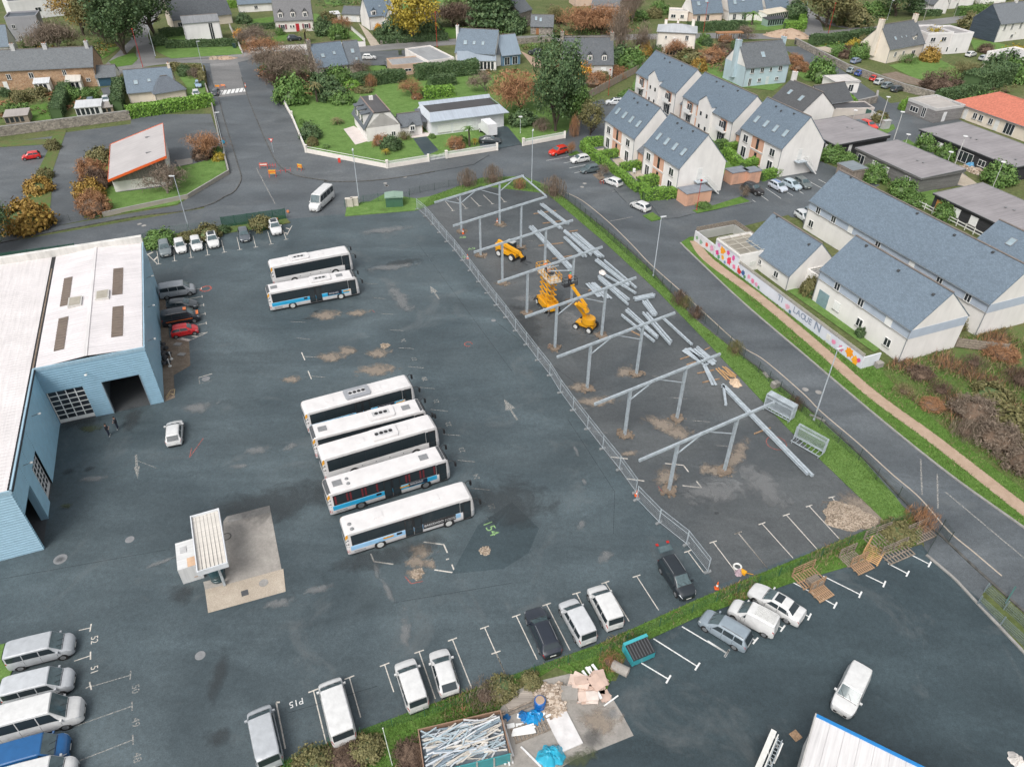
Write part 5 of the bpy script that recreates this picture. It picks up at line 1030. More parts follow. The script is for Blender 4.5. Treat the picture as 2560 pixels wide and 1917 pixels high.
for k,(a,b) in enumerate((((25.68,73.83),(26.54,71.48)),((25.99,73.88),(26.85,71.40)),((26.29,73.36),(27.12,71.89)),((26.61,74.28),(27.75,71.95)),((26.67,74.06),(27.36,71.89)),((26.87,74.00),(27.80,72.16)),((26.90,72.69),(27.10,72.15)))):
 plank(a,b,('loose timber plank leftmost in the heap by the grass','loose timber plank second in the heap by the grass','short timber plank in the middle of the heap','long timber plank at the grass side of the heap','timber plank crossing the middle of the heap','timber plank upper right in the heap','tiny offcut inside the plank heap')[k],.16,.07,'new_timber',.03+.075*(k%3))
def rag(name,lb,cat,p,s,mat,col=None,seed=0,h=.5,n=9,z=.03):
 rr=np.random.default_rng(seed);B=rr.uniform(-.65,.65,(9,2));A=rr.uniform(.4,1,9);F=rr.uniform(2,7,(5,2));ph=rr.uniform(0,6,8)
 def fn(u,v):
  x,y=u*2-1,v*2-1;a=math.atan2(y,x);r_=max(abs(x),abs(y));q=math.hypot(x,y) or 1;x,y=x/q*r_,y/q*r_
  k=s*(.8+.12*math.sin(2*a+ph[0])+.06*math.sin(5*a+ph[1])+.05*math.sin(9*a+ph[2]))
  zz=max(A[i]*math.exp(-((x-B[i][0])**2+(y-B[i][1])**2)/.12) for i in range(9))*.75+.25*(1-r_)+.12*sum(abs(math.sin(F[i][0]*x*2+F[i][1]*y*2+ph[i])) for i in range(5))*(1-r_**4)
  return (x*k,y*k,h*zz*(1-r_**3)+.02+rr.uniform(0,.06)*h)
 return tag(MB().grid(fn,22,22).bd(name,mat,None,col,25,(*p,z)),lb,cat)
rag('plastic_wrap','crumpled tan packing sheet beside the plank heap','packing',(27.43,70.83),1.0,'tint',(.62,.46,.32),3,.5)
rag('plastic_wrap','crumpled white sack between the steel beams','sack',(13.7,98.2),.75,'tint',(.72,.68,.64),4,.4)
# ---------------------------------------------------------------- site fence panels and their feet
feet=[(-17.0,120.8),(-15.2,117.9),(-13.7,114.7),(-12.3,111.6),(-10.8,108.3),(-9.3,105.2),(-7.9,101.9),(-6.5,98.7),(-5.1,95.3),(-3.7,92.0),(-2.3,88.7),(-.9,85.5),(.44,82.16),(1.84,78.86),(3.27,75.42),(4.69,72.19),(5.83,68.76),(7.15,65.48),(8.57,62.17),(9.99,58.89),(11.46,55.65),(12.76,52.32)]
feet2=[(12.72,51.32),(14.50,48.26),(16.69,45.56),(18.05,42.36)]
ORD='first second third fourth fifth sixth seventh eighth ninth tenth eleventh twelfth thirteenth fourteenth fifteenth sixteenth seventeenth eighteenth nineteenth twentieth twenty-first twenty-second'.split()
def heras_mesh():
 fr=MB();w,h=1.0,2.0
 for a,b in (((0,0,.12),(0,0,h)),((w,0,.12),(w,0,h)),((0,0,h),(w,0,h)),((0,0,.2),(w,0,.2)),((0,0,1.5),(w,0,1.5))):fr.tube(a,b,.021,n=6)
 inf=MB()
 for k in range(1,26):inf.bar((k/26,0,.2),(k/26,0,h),.0035 if 0 else .004,.006)
 for k in range(1,7):inf.bar((0,0,.2+k*.27),(1,0,.2+k*.27),.005,.005)
 return fr.mesh('panel_frame','galv'),inf.mesh('wire_infill','galv')
HF,HI=heras_mesh()
FOOT=MB().pris([(-.38,-.1),(-.32,-.13),(.32,-.13),(.38,-.1),(.38,.1),(.32,.13),(-.32,.13),(-.38,.1)],0,.13).box(-.2,-.05,.13,-.1,.05,.16).box(.1,-.05,.13,.2,.05,.16).mesh('fence_foot','rubber_concrete')
def fence_run(F,where):
 for i,p in enumerate(F):
  a=F[max(i-1,0)];b=F[min(i+1,len(F)-1)]
  tag(link('concrete_block',FOOT,None,None,(*p,.032),heading(a,b)+R(90)),'%s grey concrete block under the %s run of site fence, counted from the far end'%(ORD[i],where),'concrete block','blocks under the site fence')
 for i,(a,b) in enumerate(zip(F,F[1:])):
  d=math.hypot(b[0]-a[0],b[1]-a[1]);t=thing('site_fence','%s wire mesh section of the %s run of site fence, counted from the far end'%(ORD[i],where),'fence',(*a,.04),heading(a,b),'panels of the site fence');t.scale=(d/1.0,1,1)
  link('panel_frame',HF,t);link('wire_infill',HI,t)
fence_run(feet,'long');fence_run(feet2,'short')
# ---------------------------------------------------------------- mesh fences on posts
FM={}
def post_fence(pts,h,label,col,step=2.5,dense=.10,wire=.006,post=.05,z=.08,rails=True,pm='tint_gloss'):
 f=thing('mesh_fence',label,'fence',(*pts[0],z));o0=pts[0]
 key=(h,dense,wire)
 if key not in FM:
  m=MB();n=int(step/dense)
  for k in range(1,n):m.bar((k/n,0,.05),(k/n,0,h),wire,wire)
  for k in range(int(h/.25)+1):m.bar((0,0,.05+k*.25 if k*.25+.05<h else h),(1,0,.05+k*.25 if k*.25+.05<h else h),wire,wire)
  FM[key]=m.mesh('wire_mesh','tint_gloss')
 if ('p',h,post) not in FM:FM['p',h,post]=MB().box(-post/2,-post/2,-.05,post/2,post/2,h+.08).mesh('post','tint_gloss')
 for a,b in zip(pts,pts[1:]):
  d=math.hypot(b[0]-a[0],b[1]-a[1]);n=max(1,round(d/step));rz=heading(a,b)
  for k in range(n):
   p=lerp(a,b,k/n);q=(p[0]-o0[0],p[1]-o0[1],0)
   link('post',FM['p',h,post],f,col,q,rz);w=link('wire_mesh',FM[key],f,col,q,rz);w.scale=(d/n,1,1)
 link('post',FM['p',h,post],f,col,(pts[-1][0]-o0[0],pts[-1][1]-o0[1],0));return f
GREEN=(.03,.10,.07);DKG=(.05,.07,.06)
post_fence([(-48.9,112.9),(-39.1,116.5)],1.9,'dense green mesh gate fence behind the parked cars',GREEN,2.0,.05,.018,.09)
post_fence([(-83.9,97.0),(-79.0,99.5),(-68.7,103.1)],1.9,'dense green mesh fence behind the hall',GREEN,2.2,.05,.018,.09)
post_fence([(-59.8,107.3),(-59.1,109.3),(-48.9,112.9)],1.5,'thin dark green fence along the planting bed',GREEN)
post_fence([(-84.8,110.0),(-77.7,114.3),(-71.6,116.6)],1.2,'thin fence beside the left car park',DKG,2.5,.2)
post_fence([(-29.8,121.1),(-26.8,123.1),(-24.3,123.9),(-18.8,124.9)],1.5,'green fence between cabinets and transformer',GREEN)
post_fence([(-19.0,126.7),(-17.2,127.9),(-12.1,130.7),(-1.8,133.6),(.4,129.9),(4.6,130.0),(8.9,126.5)],1.3,'thin dark fence along the far verge',DKG)
post_fence([(8.9,126.5),(11.0,122.0),(13.3,116.0),(15.7,110.2),(18.1,104.3),(20.4,98.6),(23.9,90.2),(26.4,84.1),(28.56,78.76),(30.77,73.00),(33.07,67.17),(33.79,65.27),(36.18,59.96),(37.49,57.33),(38.17,54.33),(39.42,51.79),(40.36,49.12)],1.6,'thin dark mesh fence along the green verge and road',DKG)
post_fence([(41.07,49.48),(37.01,47.93),(32.16,45.67),(29.01,44.09),(26.58,42.88),(18.14,39.14),(15.77,37.99),(12.73,36.59),(9.78,35.13),(7.42,33.83),(4.70,33.08),(1.94,32.24),(-.76,31.13),(-3.39,29.67),(-6.53,28.59),(-8.92,27.80),(-13.37,26.29),(-16.34,24.76)],1.2,'low green mesh fence on the hedge strip',(.04,.13,.08),2.5,.15,.005)
post_fence([(39.11,44.49),(41.81,47.54),(41.89,46.00)],1.5,'fallen dark fence piece at the yard corner',DKG,1.5)
post_fence([(41.18,39.08),(42.99,34.84),(43.99,31.89)],1.1,'grey railing gate panel beside the road',(.2,.25,.27),2.5,.1,.012,.08)
post_fence([(42.46,40.40),(44.01,36.68),(45.06,33.72)],1.1,'second grey railing behind the gate panel',(.2,.25,.27),2.5,.12,.012,.08)
tag(MB().bar((*(43.72,39.17),.0),(*(44.90,40.34),.9),.12).bd('gate_post','tint_gloss',None,(.02,.09,.08)),'dark green post beside the road gate','post')
# ---------------------------------------------------------------- lamp posts
def lamp(base,h,label,col=(.42,.46,.5),style='head',rz=0,z=.05,lean=None):
 t=thing('street_lamp',label,'lamp post',(*base,z),rz);r0=.09 if h>6 else .06
 MB().tube((0,0,0),(0,0,h),r0,r0*.6,10).bd('mast','tint_gloss',t,col);MB().lath([(r0*1.7,0),(r0*1.5,.25),(r0,.3)],n=10).bd('base','tint_gloss',t,col)
 if style=='head':MB().pris([(-.1,-.14),(.75,-.1),(.8,0),(.75,.1),(-.1,.14)],h-.02,h+.1).bd('lamp_head','tint_gloss',t,(.6,.62,.63))
 elif style=='disc':
  MB().lath([(.08,-.2),(.12,-.02),(.46,0),(.46,.06),(.1,.1)],(0,0,h),16).bd('lamp_head','tint_gloss',t,(.68,.68,.67))
 else :MB().lath([(.05,-.1),(.2,0),(.24,.14),(.1,.24)],(0,0,h),10).bd('lamp_head','tint_gloss',t,col)
 return t
lamp((-53.9,111.3),9.6,'tall galvanised lamp post at the planting bed',rz=R(180));lamp((-27.6,123.2),9.6,'tall galvanised lamp post beside the beige cabinets',rz=R(100));lamp((3.5,133.1),9.8,'tall galvanised lamp post at the bend by the far verge',rz=R(80));lamp((21.3,97.3),9.6,'tall galvanised lamp post beside the road, upper',rz=R(20));lamp((34.78,63.88),10.0,'tall galvanised lamp post beside the road near the fence racks',rz=R(20))
lamp((-59.1,146.5),8.5,'lamp post on the pavement beside the orange edged shed',rz=R(20));lamp((-82.1,202.5),9.0,'lamp post by the hedge of the hipped house',rz=R(20));lamp((-104.2,225.1),8.0,'lamp post beside the big tree lane',rz=R(150))
for b,h,lb in (((81.8,156.2),6.5,'white disc lamp between the two black flat roofs'),((83.4,167.4),6.3,'white disc lamp on the round grass island'),((87.2,140.5),6.8,'white disc lamp in front of the long black building'),((89.8,130.6),5.5,'white disc lamp lowest by the paved court'),((86.8,142.5),3.0,'short white disc lamp by the grey flat roof corner'),((83.0,153.2),2.8,'short white disc lamp by the bushes'),((77.5,168.6),3.0,'short white disc lamp behind the first black roof')):lamp(b,h,lb,(.6,.6,.58),'disc')
for b,h,lb in (((-103.1,213.3),9.5,'red lamp pole beside the big tree'),((-23.4,237.6),9.5,'red lamp pole in front of the yellow tree house'),((60.9,254.6),9.5,'red lamp pole by the clipped long hedge'),((101.2,254.8),9.5,'red lamp pole at the far junction'),((23.8,189.4),6.0,'red lamp pole by the concrete garden fence'),((32.5,120.9),5.5,'red lamp pole beside the pink bin store')):lamp(b,h,lb,(.42,.035,.03),'knob')
lamp((130.7,280.2),6.0,'grey lamp post behind the cream house',(.4,.45,.45));lamp((1.5,160.7),3.6,'short white lamp in the garden by the garage',(.55,.58,.6),'disc')
lamp((142.6,278.5),9.0,'wooden utility pole above the modern white house',(.35,.33,.3),'knob');lamp((156.4,285.1),9.0,'wooden utility pole by the white garage doors',(.35,.33,.3),'knob');lamp((105.9,292.3),8.0,'green grey lamp post on the far lane',(.25,.33,.3),'knob')
# ---------------------------------------------------------------- cabinets, transformer, signs, barriers, cones
t=thing('transformer_box','green transformer cabin with pitched lid in the far verge','cabinet',(*(-21.2,122.6),.1),R(8))
MB().box(-1.5,-1.1,0,1.5,1.1,1.75).bd('cabinet_body','tint_gloss',t,(.06,.14,.09));
for s_ in (-1,1):MB().pris([(-.02 if s_>0 else -1.65,-1.3),(1.65 if s_>0 else -.02,-1.3),(1.65 if s_>0 else -.02,1.3),(-.02 if s_>0 else -1.65,1.3)],1.75,[2.05,1.85,1.85,2.05] if s_>0 else [1.85,2.05,2.05,1.85]).bd('lid','tint_gloss',t,(.22,.33,.25))
for i,(a,lb) in enumerate((((-29.1,121.7),'beige meter cabinet next to the gateway'),((-28.2,122.1),'beige meter cabinet next to the lamp post'))):
 t=thing('meter_cabinet',lb,'cabinet',(*a,.1),R(8));MB().box(-.62,-.28,0,.62,.28,1.5).bd('cabinet_body','tint',t,(.58,.53,.46));MB().box(-.66,-.32,1.5,.66,.32,1.56).bd('lid','tint',t,(.62,.57,.5));MB().box(-.56,-.295,.1,.56,-.281,1.42).bd('door','tint',t,(.56,.51,.44))
def cone(p,lb,h=.75,z=.035):
 t=thing('traffic_cone',lb,'traffic cone',(*p,z));MB().box(-.2,-.2,0,.2,.2,.04).bd('base','tint_gloss',t,(.70,.12,.03))
 MB().lath([(.16,.04),(.12,h*.38)],n=14).bd('cone_body','tint_gloss',t,(.75,.14,.03));MB().lath([(.121,h*.38),(.085,h*.62)],n=14).bd('reflective_band','tint_gloss',t,(.75,.75,.74));MB().lath([(.085,h*.62),(.035,h)],n=14).bd('cone_tip','tint_gloss',t,(.75,.14,.03))
cone((18.51,40.61),'orange traffic cone by the hedge strip near the black car',.9);cone((12.80,51.92),'orange traffic cone at the gap in the site fence');cone((-7.1,102.6),'orange traffic cone inside the upper site fence');cone((-8.3,111.3),'orange traffic cone at the seventh frame foot',.9);cone((-2.7,115.4),'orange traffic cone at the farthest frame foot',.9)
cone((-68.9,194.2),'orange and white traffic cone at the zebra crossing',1.2)
def barrier(p,rz,lb,col,w=1.0,h=1.0):
 t=thing('road_barrier',lb,'barrier',(*p,.05),rz);MB().box(-w/2,-.03,h*.45,w/2,.03,h).bd('board','tint_gloss',t,col)
 for x in (-w/2+.08,w/2-.08):
  for y in (-.35,.35):MB().bar((x,0,h),(x,y,0),.05).bd('leg','tint_gloss',t,(.6,.08,.04))
 MB().box(-w/2+.12,-.036,h*.6,w/2-.12,.036,h*.85).bd('panel_face','tint_gloss',t,(.7,.66,.6) if col[1]<.2 else (.7,.2,.05))
barrier((-49.2,139.4),.1,'red and white works barrier at the junction',(.65,.08,.04),1.6,1.1);barrier((-46.3,135.1),.1,'orange works sign standing beside the barrier',(.8,.42,.04),1.4,1.4);barrier((-41.8,138.4),-.4,'yellow works sign on the corner pavement',(.8,.5,.06),1.1,1.3);barrier((-75.8,193.3),0,'orange works board left at the crossing',(.8,.4,.05),1.2,.8);barrier((-74.6,194.0),0,'pinkish works board right at the crossing',(.75,.35,.2),1.2,.8)
for a,b,lb in (((-48.6,140.0),(-47.0,139.9),'red chain strung from the works barrier'),((-46.2,136.8),(-43.5,137.7),'red chain strung from the orange sign')):
 m=MB().tube((*a,.5),(*b,.5),.03,n=5)
 for k in range(4):q=lerp(a,b,k/3);m.tube((*q,.02),(*q,.95),.04,n=6)
 tag(m.bd('chain_posts','tint_gloss',None,(.65,.06,.05)),lb,'chain')
t=thing('yield_sign','triangular road sign on the corner pavement','sign',(*(-49.6,148.0),.12));MB().tube((0,0,0),(0,0,2.5),.04,n=8).bd('pole','galv',t)
MB().poly([(-.5,-.05,2.9),(.5,-.05,2.9),(0,-.05,2.1)][::-1]).bd('red_border','tint_gloss',t,(.65,.06,.05));MB().poly([(-.3,-.056,2.8),(.3,-.056,2.8),(0,-.056,2.32)][::-1]).bd('white_face','plate',t)
t=thing('round_sign','blue round sign on the lamp post pavement','sign',(*(-59.2,147.3),.12));MB().tube((0,0,0),(0,0,2.4),.04,n=8).bd('pole','galv',t);MB().tube((0,-.05,2.4),(0,-.08,2.4),.35,n=18).bd('face','tint_gloss',t,(.03,.35,.6))
t=thing('letter_box','small red box on the white garden wall','box',(*(-34.9,142.7),.9));MB().box(-.25,-.2,-.8,.25,.05,.1).bd('box_body','tint_gloss',t,(.6,.06,.04))
for p,lb in (((-39.4,119.0),'small orange marker at the end of the gate fence'),((-40.5,115.8),'small orange marker in the planting bed'),((-49.1,112.7),'small beige block at the start of the gate fence')):
 tag(MB().pris([(-.2,-.15),(.2,-.15),(.15,.15),(-.15,.15)],0,.35).bd('marker_block','tint',None,(.7,.25,.1) if 'orange' in lb else (.6,.5,.42),None,(*p,.14)),lb,'marker')
for p,lb in (((32.01,70.08),'beige stone block by the fence near the fence racks'),((46.33,74.38),'beige stone block at the end of the mural wall')):
 tag(MB().pris([(-.5,-.35),(.5,-.3),(.45,.35),(-.45,.3)],0,.7).bd('stone_block','concrete',None,None,None,(*p,.12),R(20)),lb,'stone block')
sheet('inspection_slab',[(31.26,72.92),(31.74,73.09),(31.96,72.01),(31.55,71.79)],.14,'concrete')
for p,lb in (((34.52,64.66),'lower pale edging stones at the lamp foot'),):
 tag(MB().box(-.9,-.1,0,.9,.1,.2).bd('edging','kerb',None,None,None,(*(35.27,64.17),.1),R(-40)),lb,'edging stone')
# ---------------------------------------------------------------- fence transport racks
def fence_rack(c,rz,lb,npanel):
 t=thing('fence_rack',lb,'fence rack',(*c,.03),rz)
 m=MB()
 for x in (-1.6,1.6):
  for y in (-.5,.5):m.bar((x,y,.08),(x,y,.5),.08)
 for y in (-.5,.5):m.bar((-1.75,y,.4),(1.75,y,.4),.08)
 for x in np.linspace(-1.7,1.7,8):m.bar((x,-.55,.44),(x,.55,.44),.05)
 m.bd('base_frame','galv',t)
 for s_ in (-1,1):MB().bar((s_*1.72,.0,.4),(s_*1.72,.0,2.2),.09).bd('upright','galv',t)
 for k in range(npanel):
  y=(-.45+.9*k/(npanel-1)) if npanel>3 else .25+.12*k
  p=tpart('stored_panel',t,(-1.7,y,.45));p.scale=(3.4,1,.95);link('panel_frame',HF,p);link('wire_infill',HI,p)
fence_rack((30.94,64.87),R(-48),'rack fully stacked with fence panels beside the verge',14);fence_rack((32.45,59.03),R(-48),'nearly empty fence rack with two panels beside the verge',3)
# ---------------------------------------------------------------- gravel heap
def heap(p,r1,r2,h,n,mat,rz,smin,smax,seed,z=.03):
 rr=np.random.default_rng(seed);m=MB();N=28
 def fn(u,v):
  a=2*math.pi*u;r_=1-v;k=1+.12*math.sin(3*a+seed)+.08*math.sin(7*a);return (r1*k*r_*math.cos(a),r2*k*r_*math.sin(a),h*(1-r_**1.6)*(1+.08*math.sin(9*a*r_))-.01)
 m.grid(fn,N,8)
 for k in range(n):
  a=rr.uniform(0,6.283);q=math.sqrt(rr.uniform(0,1));kk=1+.12*math.sin(3*a+seed)+.08*math.sin(7*a);x,y=r1*kk*q*math.cos(a),r2*kk*q*math.sin(a);zz=h*(1-q**1.6);s_=rr.uniform(smin,smax);t_=rr.uniform(0,6.28)
  P=[(x+s_*math.cos(t_+j*1.571+rr.uniform(-.4,.4)),y+s_*math.sin(t_+j*1.571)*.75) for j in range(4)]
  m.pris(P,zz-.04,zz+s_*rr.uniform(.4,1.1),bottom=False)
 return m
gh=heap(None,2.55,1.85,.8,2400,None,0,.03,.09,2).bd('gravel_heap','stones',None,None,None,(*(33.48,49.15),.03),R(-10));tag(gh,'tan heap of broken stone in the lot corner','gravel heap')
for p,r_,sd in (((-2.46,44.66),.55,5),((-8.58,41.98),.6,6),((-16.67,78.42),.6,7)):
 struct(heap(None,r_,r_,.12,90,None,0,.05,.1,sd).bd('gravel_patch','stones',yard,None,None,(*p,.034)),'stuff')
# ---------------------------------------------------------------- lifting machines
YEL=(.72,.34,.012)
def wheel4(t,xs,y,r,w):
 key=('big',r,w)
 if key not in WM:WM[key]=wheel_mesh(r,w,'white_rim')
 for x in xs:
  for s_ in (1,-1):
   p=tpart('wheel',t,(x,s_*y,r));p.rotation_euler=(R(-90*s_),0,0);link('tyre',WM[key][0],p);link('rim',WM[key][1],p)
sl=thing('scissor_lift','orange yellow scissor lift with raised railed platform','scissor lift',(4.95,88.35,.03),R(113.7))
wheel4(sl,(-1.25,1.25),.95,.45,.32);MB().pris([(-2,-.75),(2,-.75),(2,.75),(-2,.75)],.45,1.05).bd('chassis','tint_gloss',sl,YEL)
MB().box(-1.3,-1.05,.55,.9,-.76,1.35).bd('side_tank','tint_gloss',sl,YEL);MB().box(-1.3,.76,.55,.9,1.05,1.35).bd('side_tank','tint_gloss',sl,YEL)
for s_ in (-1,1):
 for x in (-2.15,2.15):MB().bar((x*.95,s_*.7,.8),(x*1.12,s_*1.05,.1),.14).bd('outrigger','black',sl)
zf=5.0;n=5;dz=(zf-1.1)/n
for k in range(n):
 for s_ in (-.45,.45):
  for d in (1,-1):MB().bar((-1.5*d,s_+.06*d,1.1+k*dz),(1.5*d,s_+.06*d,1.1+(k+1)*dz),.09,.18).bd('scissor_arm','tint_gloss',sl,YEL)
 for x in (-1.5,1.5):MB().tube((x,-.6,1.1+k*dz),(x,.6,1.1+k*dz),.05,n=6).bd('cross_tube','tint_gloss',sl,YEL)
MB().box(-2.25,-.88,zf,2.25,.88,zf+.12).bd('platform','tint',sl,(.55,.5,.42))
rl=MB()
for z in (.55,1.1):
 for a,b in (((-2.25,-.88),(2.25,-.88)),((2.25,-.88),(2.25,.88)),((2.25,.88),(-2.25,.88)),((-2.25,.88),(-2.25,-.88))):rl.bar((*a,zf+z),(*b,zf+z),.05)
for x in np.linspace(-2.25,2.25,6):
 for y in (-.88,.88):rl.bar((x,y,zf+.1),(x,y,zf+1.1),.05)
for y in (-.3,.3):
 for x in (-2.25,2.25):rl.bar((x,y,zf+.1),(x,y,zf+1.1),.05)
rl.bd('guard_rail','tint_gloss',sl,YEL)
MB().box(-.2,-.7,zf+.12,.4,-.3,zf+.5).bd('tool_box','dark_grey',sl)
bl=thing('boom_lift','orange yellow articulated boom lift holding a crew basket','boom lift',(9.95,83.0,.03),R(35));bl.rotation_euler=(0,0,0)
ba=R(-32)
ch=tpart('chassis',bl,(0,0,0));ch.rotation_euler=(0,0,ba);wheel4(ch,(-1.0,1.0),.95,.46,.34);MB().pris([(-1.3,-.55),(1.3,-.55),(1.3,.55),(-1.3,.55)],.45,.85).bd('chassis_frame','tint_gloss',ch,YEL)
tu=MB().lath([(.5,.85),(.62,.95),(.62,1.1)],n=14).bd('turntable','black',bl)
m=MB().pris([(1.05*math.cos(a)*(1.0 if math.cos(a)>0 else .8),.8*math.sin(a)) for a in np.linspace(0,2*math.pi,15)[:-1]],1.1,1.9);m.bd('counterweight','tint_gloss',bl,YEL,40,(.25,-.3,0),R(-40))
def rel(p,z):return (p[0]-9.95,p[1]-83.0,z)
T0=(-.1,.1,1.7);T1=rel((8.32,82.04),4.4);T2=rel((9.68,81.54),4.0);T3=rel((7.85,82.99),6.4);T4=rel((7.7,84.2),6.3)
T1b=rel((8.55,81.95),4.2)
for a,b,w,h_ in ((T0,T1,.34,.4),((T1[0]+.2,T1[1],T1[2]+.15),T2,.38,.45),((T2[0],T2[1],T2[2]+.35),T3,.26,.32)):MB().bar(a,b,w,h_).bd('boom_section','tint_gloss',bl,YEL)
MB().bar((T0[0]+.5,T0[1],T0[2]+.3),((T0[0]+T1[0])/2+.2,(T0[1]+T1[1])/2,3.0),.12).bd('lift_cylinder','rim',bl);MB().bar((T2[0]-.1,T2[1],T2[2]),(T2[0]+.2,T2[1]-.1,T2[2]-.5),.5,.5).bd('knuckle','tint_gloss',bl,YEL)
bk=tpart('basket',bl,(T4[0]-.1,T4[1]+.6,5.6));bk.rotation_euler=(0,0,R(24))
MB().box(-.95,-.4,0,.95,.4,.06).bd('basket_floor','black',bk);rl=MB()
for z in (.5,1.0):
 for a,b in (((-.95,-.4),(.95,-.4)),((.95,-.4),(.95,.4)),((.95,.4),(-.95,.4)),((-.95,.4),(-.95,-.4))):rl.bar((*a,z),(*b,z),.045)
for x in (-.95,0,.95):
 for y in (-.4,.4):rl.bar((x,y,0),(x,y,1.0),.045)
rl.bd('basket_rail','black',bk);MB().box(.1,-.62,.1,.8,-.41,.8).bd('control_box','dark_grey',bk);MB().bar((0,-.4,.1),(.15,-.9,.5),.2).bd('basket_bracket','tint_gloss',bk,YEL)
te=thing('telehandler','orange yellow telehandler with its boom lowered','telehandler',(-.6,103.4,.03),R(-38));wheel4(te,(-1.25,1.25),.95,.58,.4)
MB().pris([(-2.1,-.75),(1.9,-.75),(1.9,.75),(-2.1,.75)],.6,1.15).bd('chassis','tint_gloss',te,YEL);MB().pris([(-2.2,-.8),(-1.1,-.8),(-1.1,.3),(-2.2,.3)],1.15,1.9).bd('engine_cover','tint_gloss',te,YEL)
cb=MB().pris([(-.7,.15),(.75,.15),(.75,.95),(-.7,.95)],1.0,2.35).bd('cab','glass',te);MB().pris([(-.75,.1),(.7,.1),(.7,1.0),(-.75,1.0)],2.35,2.45).bd('cab_roof','tint',cb,(.4,.42,.42));MB().lath([(.08,0),(.06,.16)],(-.3,.5,2.45),8).bd('beacon','amber',cb)
MB().bar((-1.9,-.35,2.25),(2.3,-.35,1.5),.42,.5).bd('boom','tint_gloss',te,YEL);MB().bar((2.2,-.35,1.52),(3.0,-.35,.9),.3,.38).bd('boom_nose','tint_gloss',te,YEL)
MB().box(3.0,-.95,.35,3.12,.35,1.0).bd('fork_carriage','black',te)
for y in (-.75,.05):MB().box(3.1,y,.3,4.3,y+.14,.36).bd('fork','dark_grey',te)
# ---------------------------------------------------------------- people
def person(p,rz,lb,top,legs,helmet=None,z=.03,arm=(.30,.25),h=1.75):
 s=h/1.75
 V=[(0,0,.95),(0,0,1.2),(0,0,1.42),(0,.0,1.52),(.02,0,1.66),(.03,0,1.74),(0,.20,1.40),(.03,.25,1.13),(arm[0],arm[1]*.7,1.12),(0,-.20,1.40),(.03,-.25,1.13),(arm[0],-arm[1]*.7,1.10),(0,.10,.88),(.02,.12,.50),(0,.14,.08),(.14,.15,.04),(0,-.10,.88),(.02,-.13,.5),(-.02,-.15,.08),(.12,-.16,.04)]
 E_=[(0,1),(1,2),(2,3),(3,4),(4,5),(2,6),(6,7),(7,8),(2,9),(9,10),(10,11),(0,12),(12,13),(13,14),(14,15),(0,16),(16,17),(17,18),(18,19)]
 Rr=[.15,.15,.16,.065,.105,.08,.07,.05,.04,.07,.05,.04,.09,.065,.05,.045,.09,.065,.05,.045]
 me=bpy.data.meshes.new('person');me.from_pydata([tuple(c*s for c in v) for v in V],E_,[]);o=bpy.data.objects.new('person',me);C.objects.link(o)
 sk=o.modifiers.new('skin','SKIN');sv=me.skin_vertices[0].data if me.skin_vertices else None
 if sv is None:
  at=me.attributes.new('skin_vertices','FLOAT','POINT')
 for i,v in enumerate(me.skin_vertices[0].data):v.radius=(Rr[i]*s*1.3,Rr[i]*s*1.3*(.8 if i<3 else 1));v.use_root=(i==0)
 sb=o.modifiers.new('sub','SUBSURF');sb.levels=sb.render_levels=1
 dg=bpy.context.evaluated_depsgraph_get();ev=bpy.data.meshes.new_from_object(o.evaluated_get(dg));bpy.data.objects.remove(o)
 for nm,c in (('legs',legs),('top',top),('skin',(.42,.24,.17)),('shoe',(.6,.6,.58))):
  k='cloth_%.2f_%.2f_%.2f'%c
  if k not in M:plain(k,c,.8,0,.15,6)
  ev.materials.append(M[k])
 for f in ev.polygons:
  c=f.center;zz=c.z/s
  f.material_index=3 if zz<.11 else 0 if zz<.96 else 2 if zz>1.53 or (c.x/s>.2 and zz>1.0 and abs(c.y)>.1) else 1;f.use_smooth=True
 t=tag(link('person',ev,None,None,(*p,z),rz),lb,'person')
 hc=helmet or (.03,.025,.02);MB().lath([(.115,0),(.118,.05),(.09,.115),(.03,.14)],(.015*s,0,1.69*s),12).bd('helmet' if helmet else 'hair','tint',t,hc,50)
 return t
person((-44.89,60.52),R(20),'person in dark clothes nearer the white car holding something',(.02,.022,.03),(.022,.028,.05),arm=(.32,.2));person((-44.40,61.69),R(200),'person in dark clothes closer to the open hall door',(.02,.02,.025),(.022,.028,.05),arm=(.3,.2))
OR=(.75,.2,.04)
person((4.55,88.9),R(60),'worker in orange vest standing at the far rail of the scissor lift',OR,(.02,.02,.03),(.6,.5,.3),5.15,(.35,.3));person((4.95,87.4),R(100),'worker with dark bag at the near end of the scissor lift',(.5,.25,.12),(.02,.02,.03),(.55,.45,.35),5.15,(.3,.25));person((bl.location.x+bk.location.x,bl.location.y+bk.location.y),R(60),'worker in orange vest and green helmet in the boom basket',OR,(.02,.02,.03),(.05,.4,.2),5.69,(.35,.3))
tag(MB().bar((*(4.8,86.3),6.9),(*(7.9,86.5),6.9),.1,.12).bar((*(4.7,86.5),7.2),(*(6.2,87.3),7.2),.08,.1).bd('lifted_beam','galv'),'light steel member being fitted above the lift crews','steel beam')
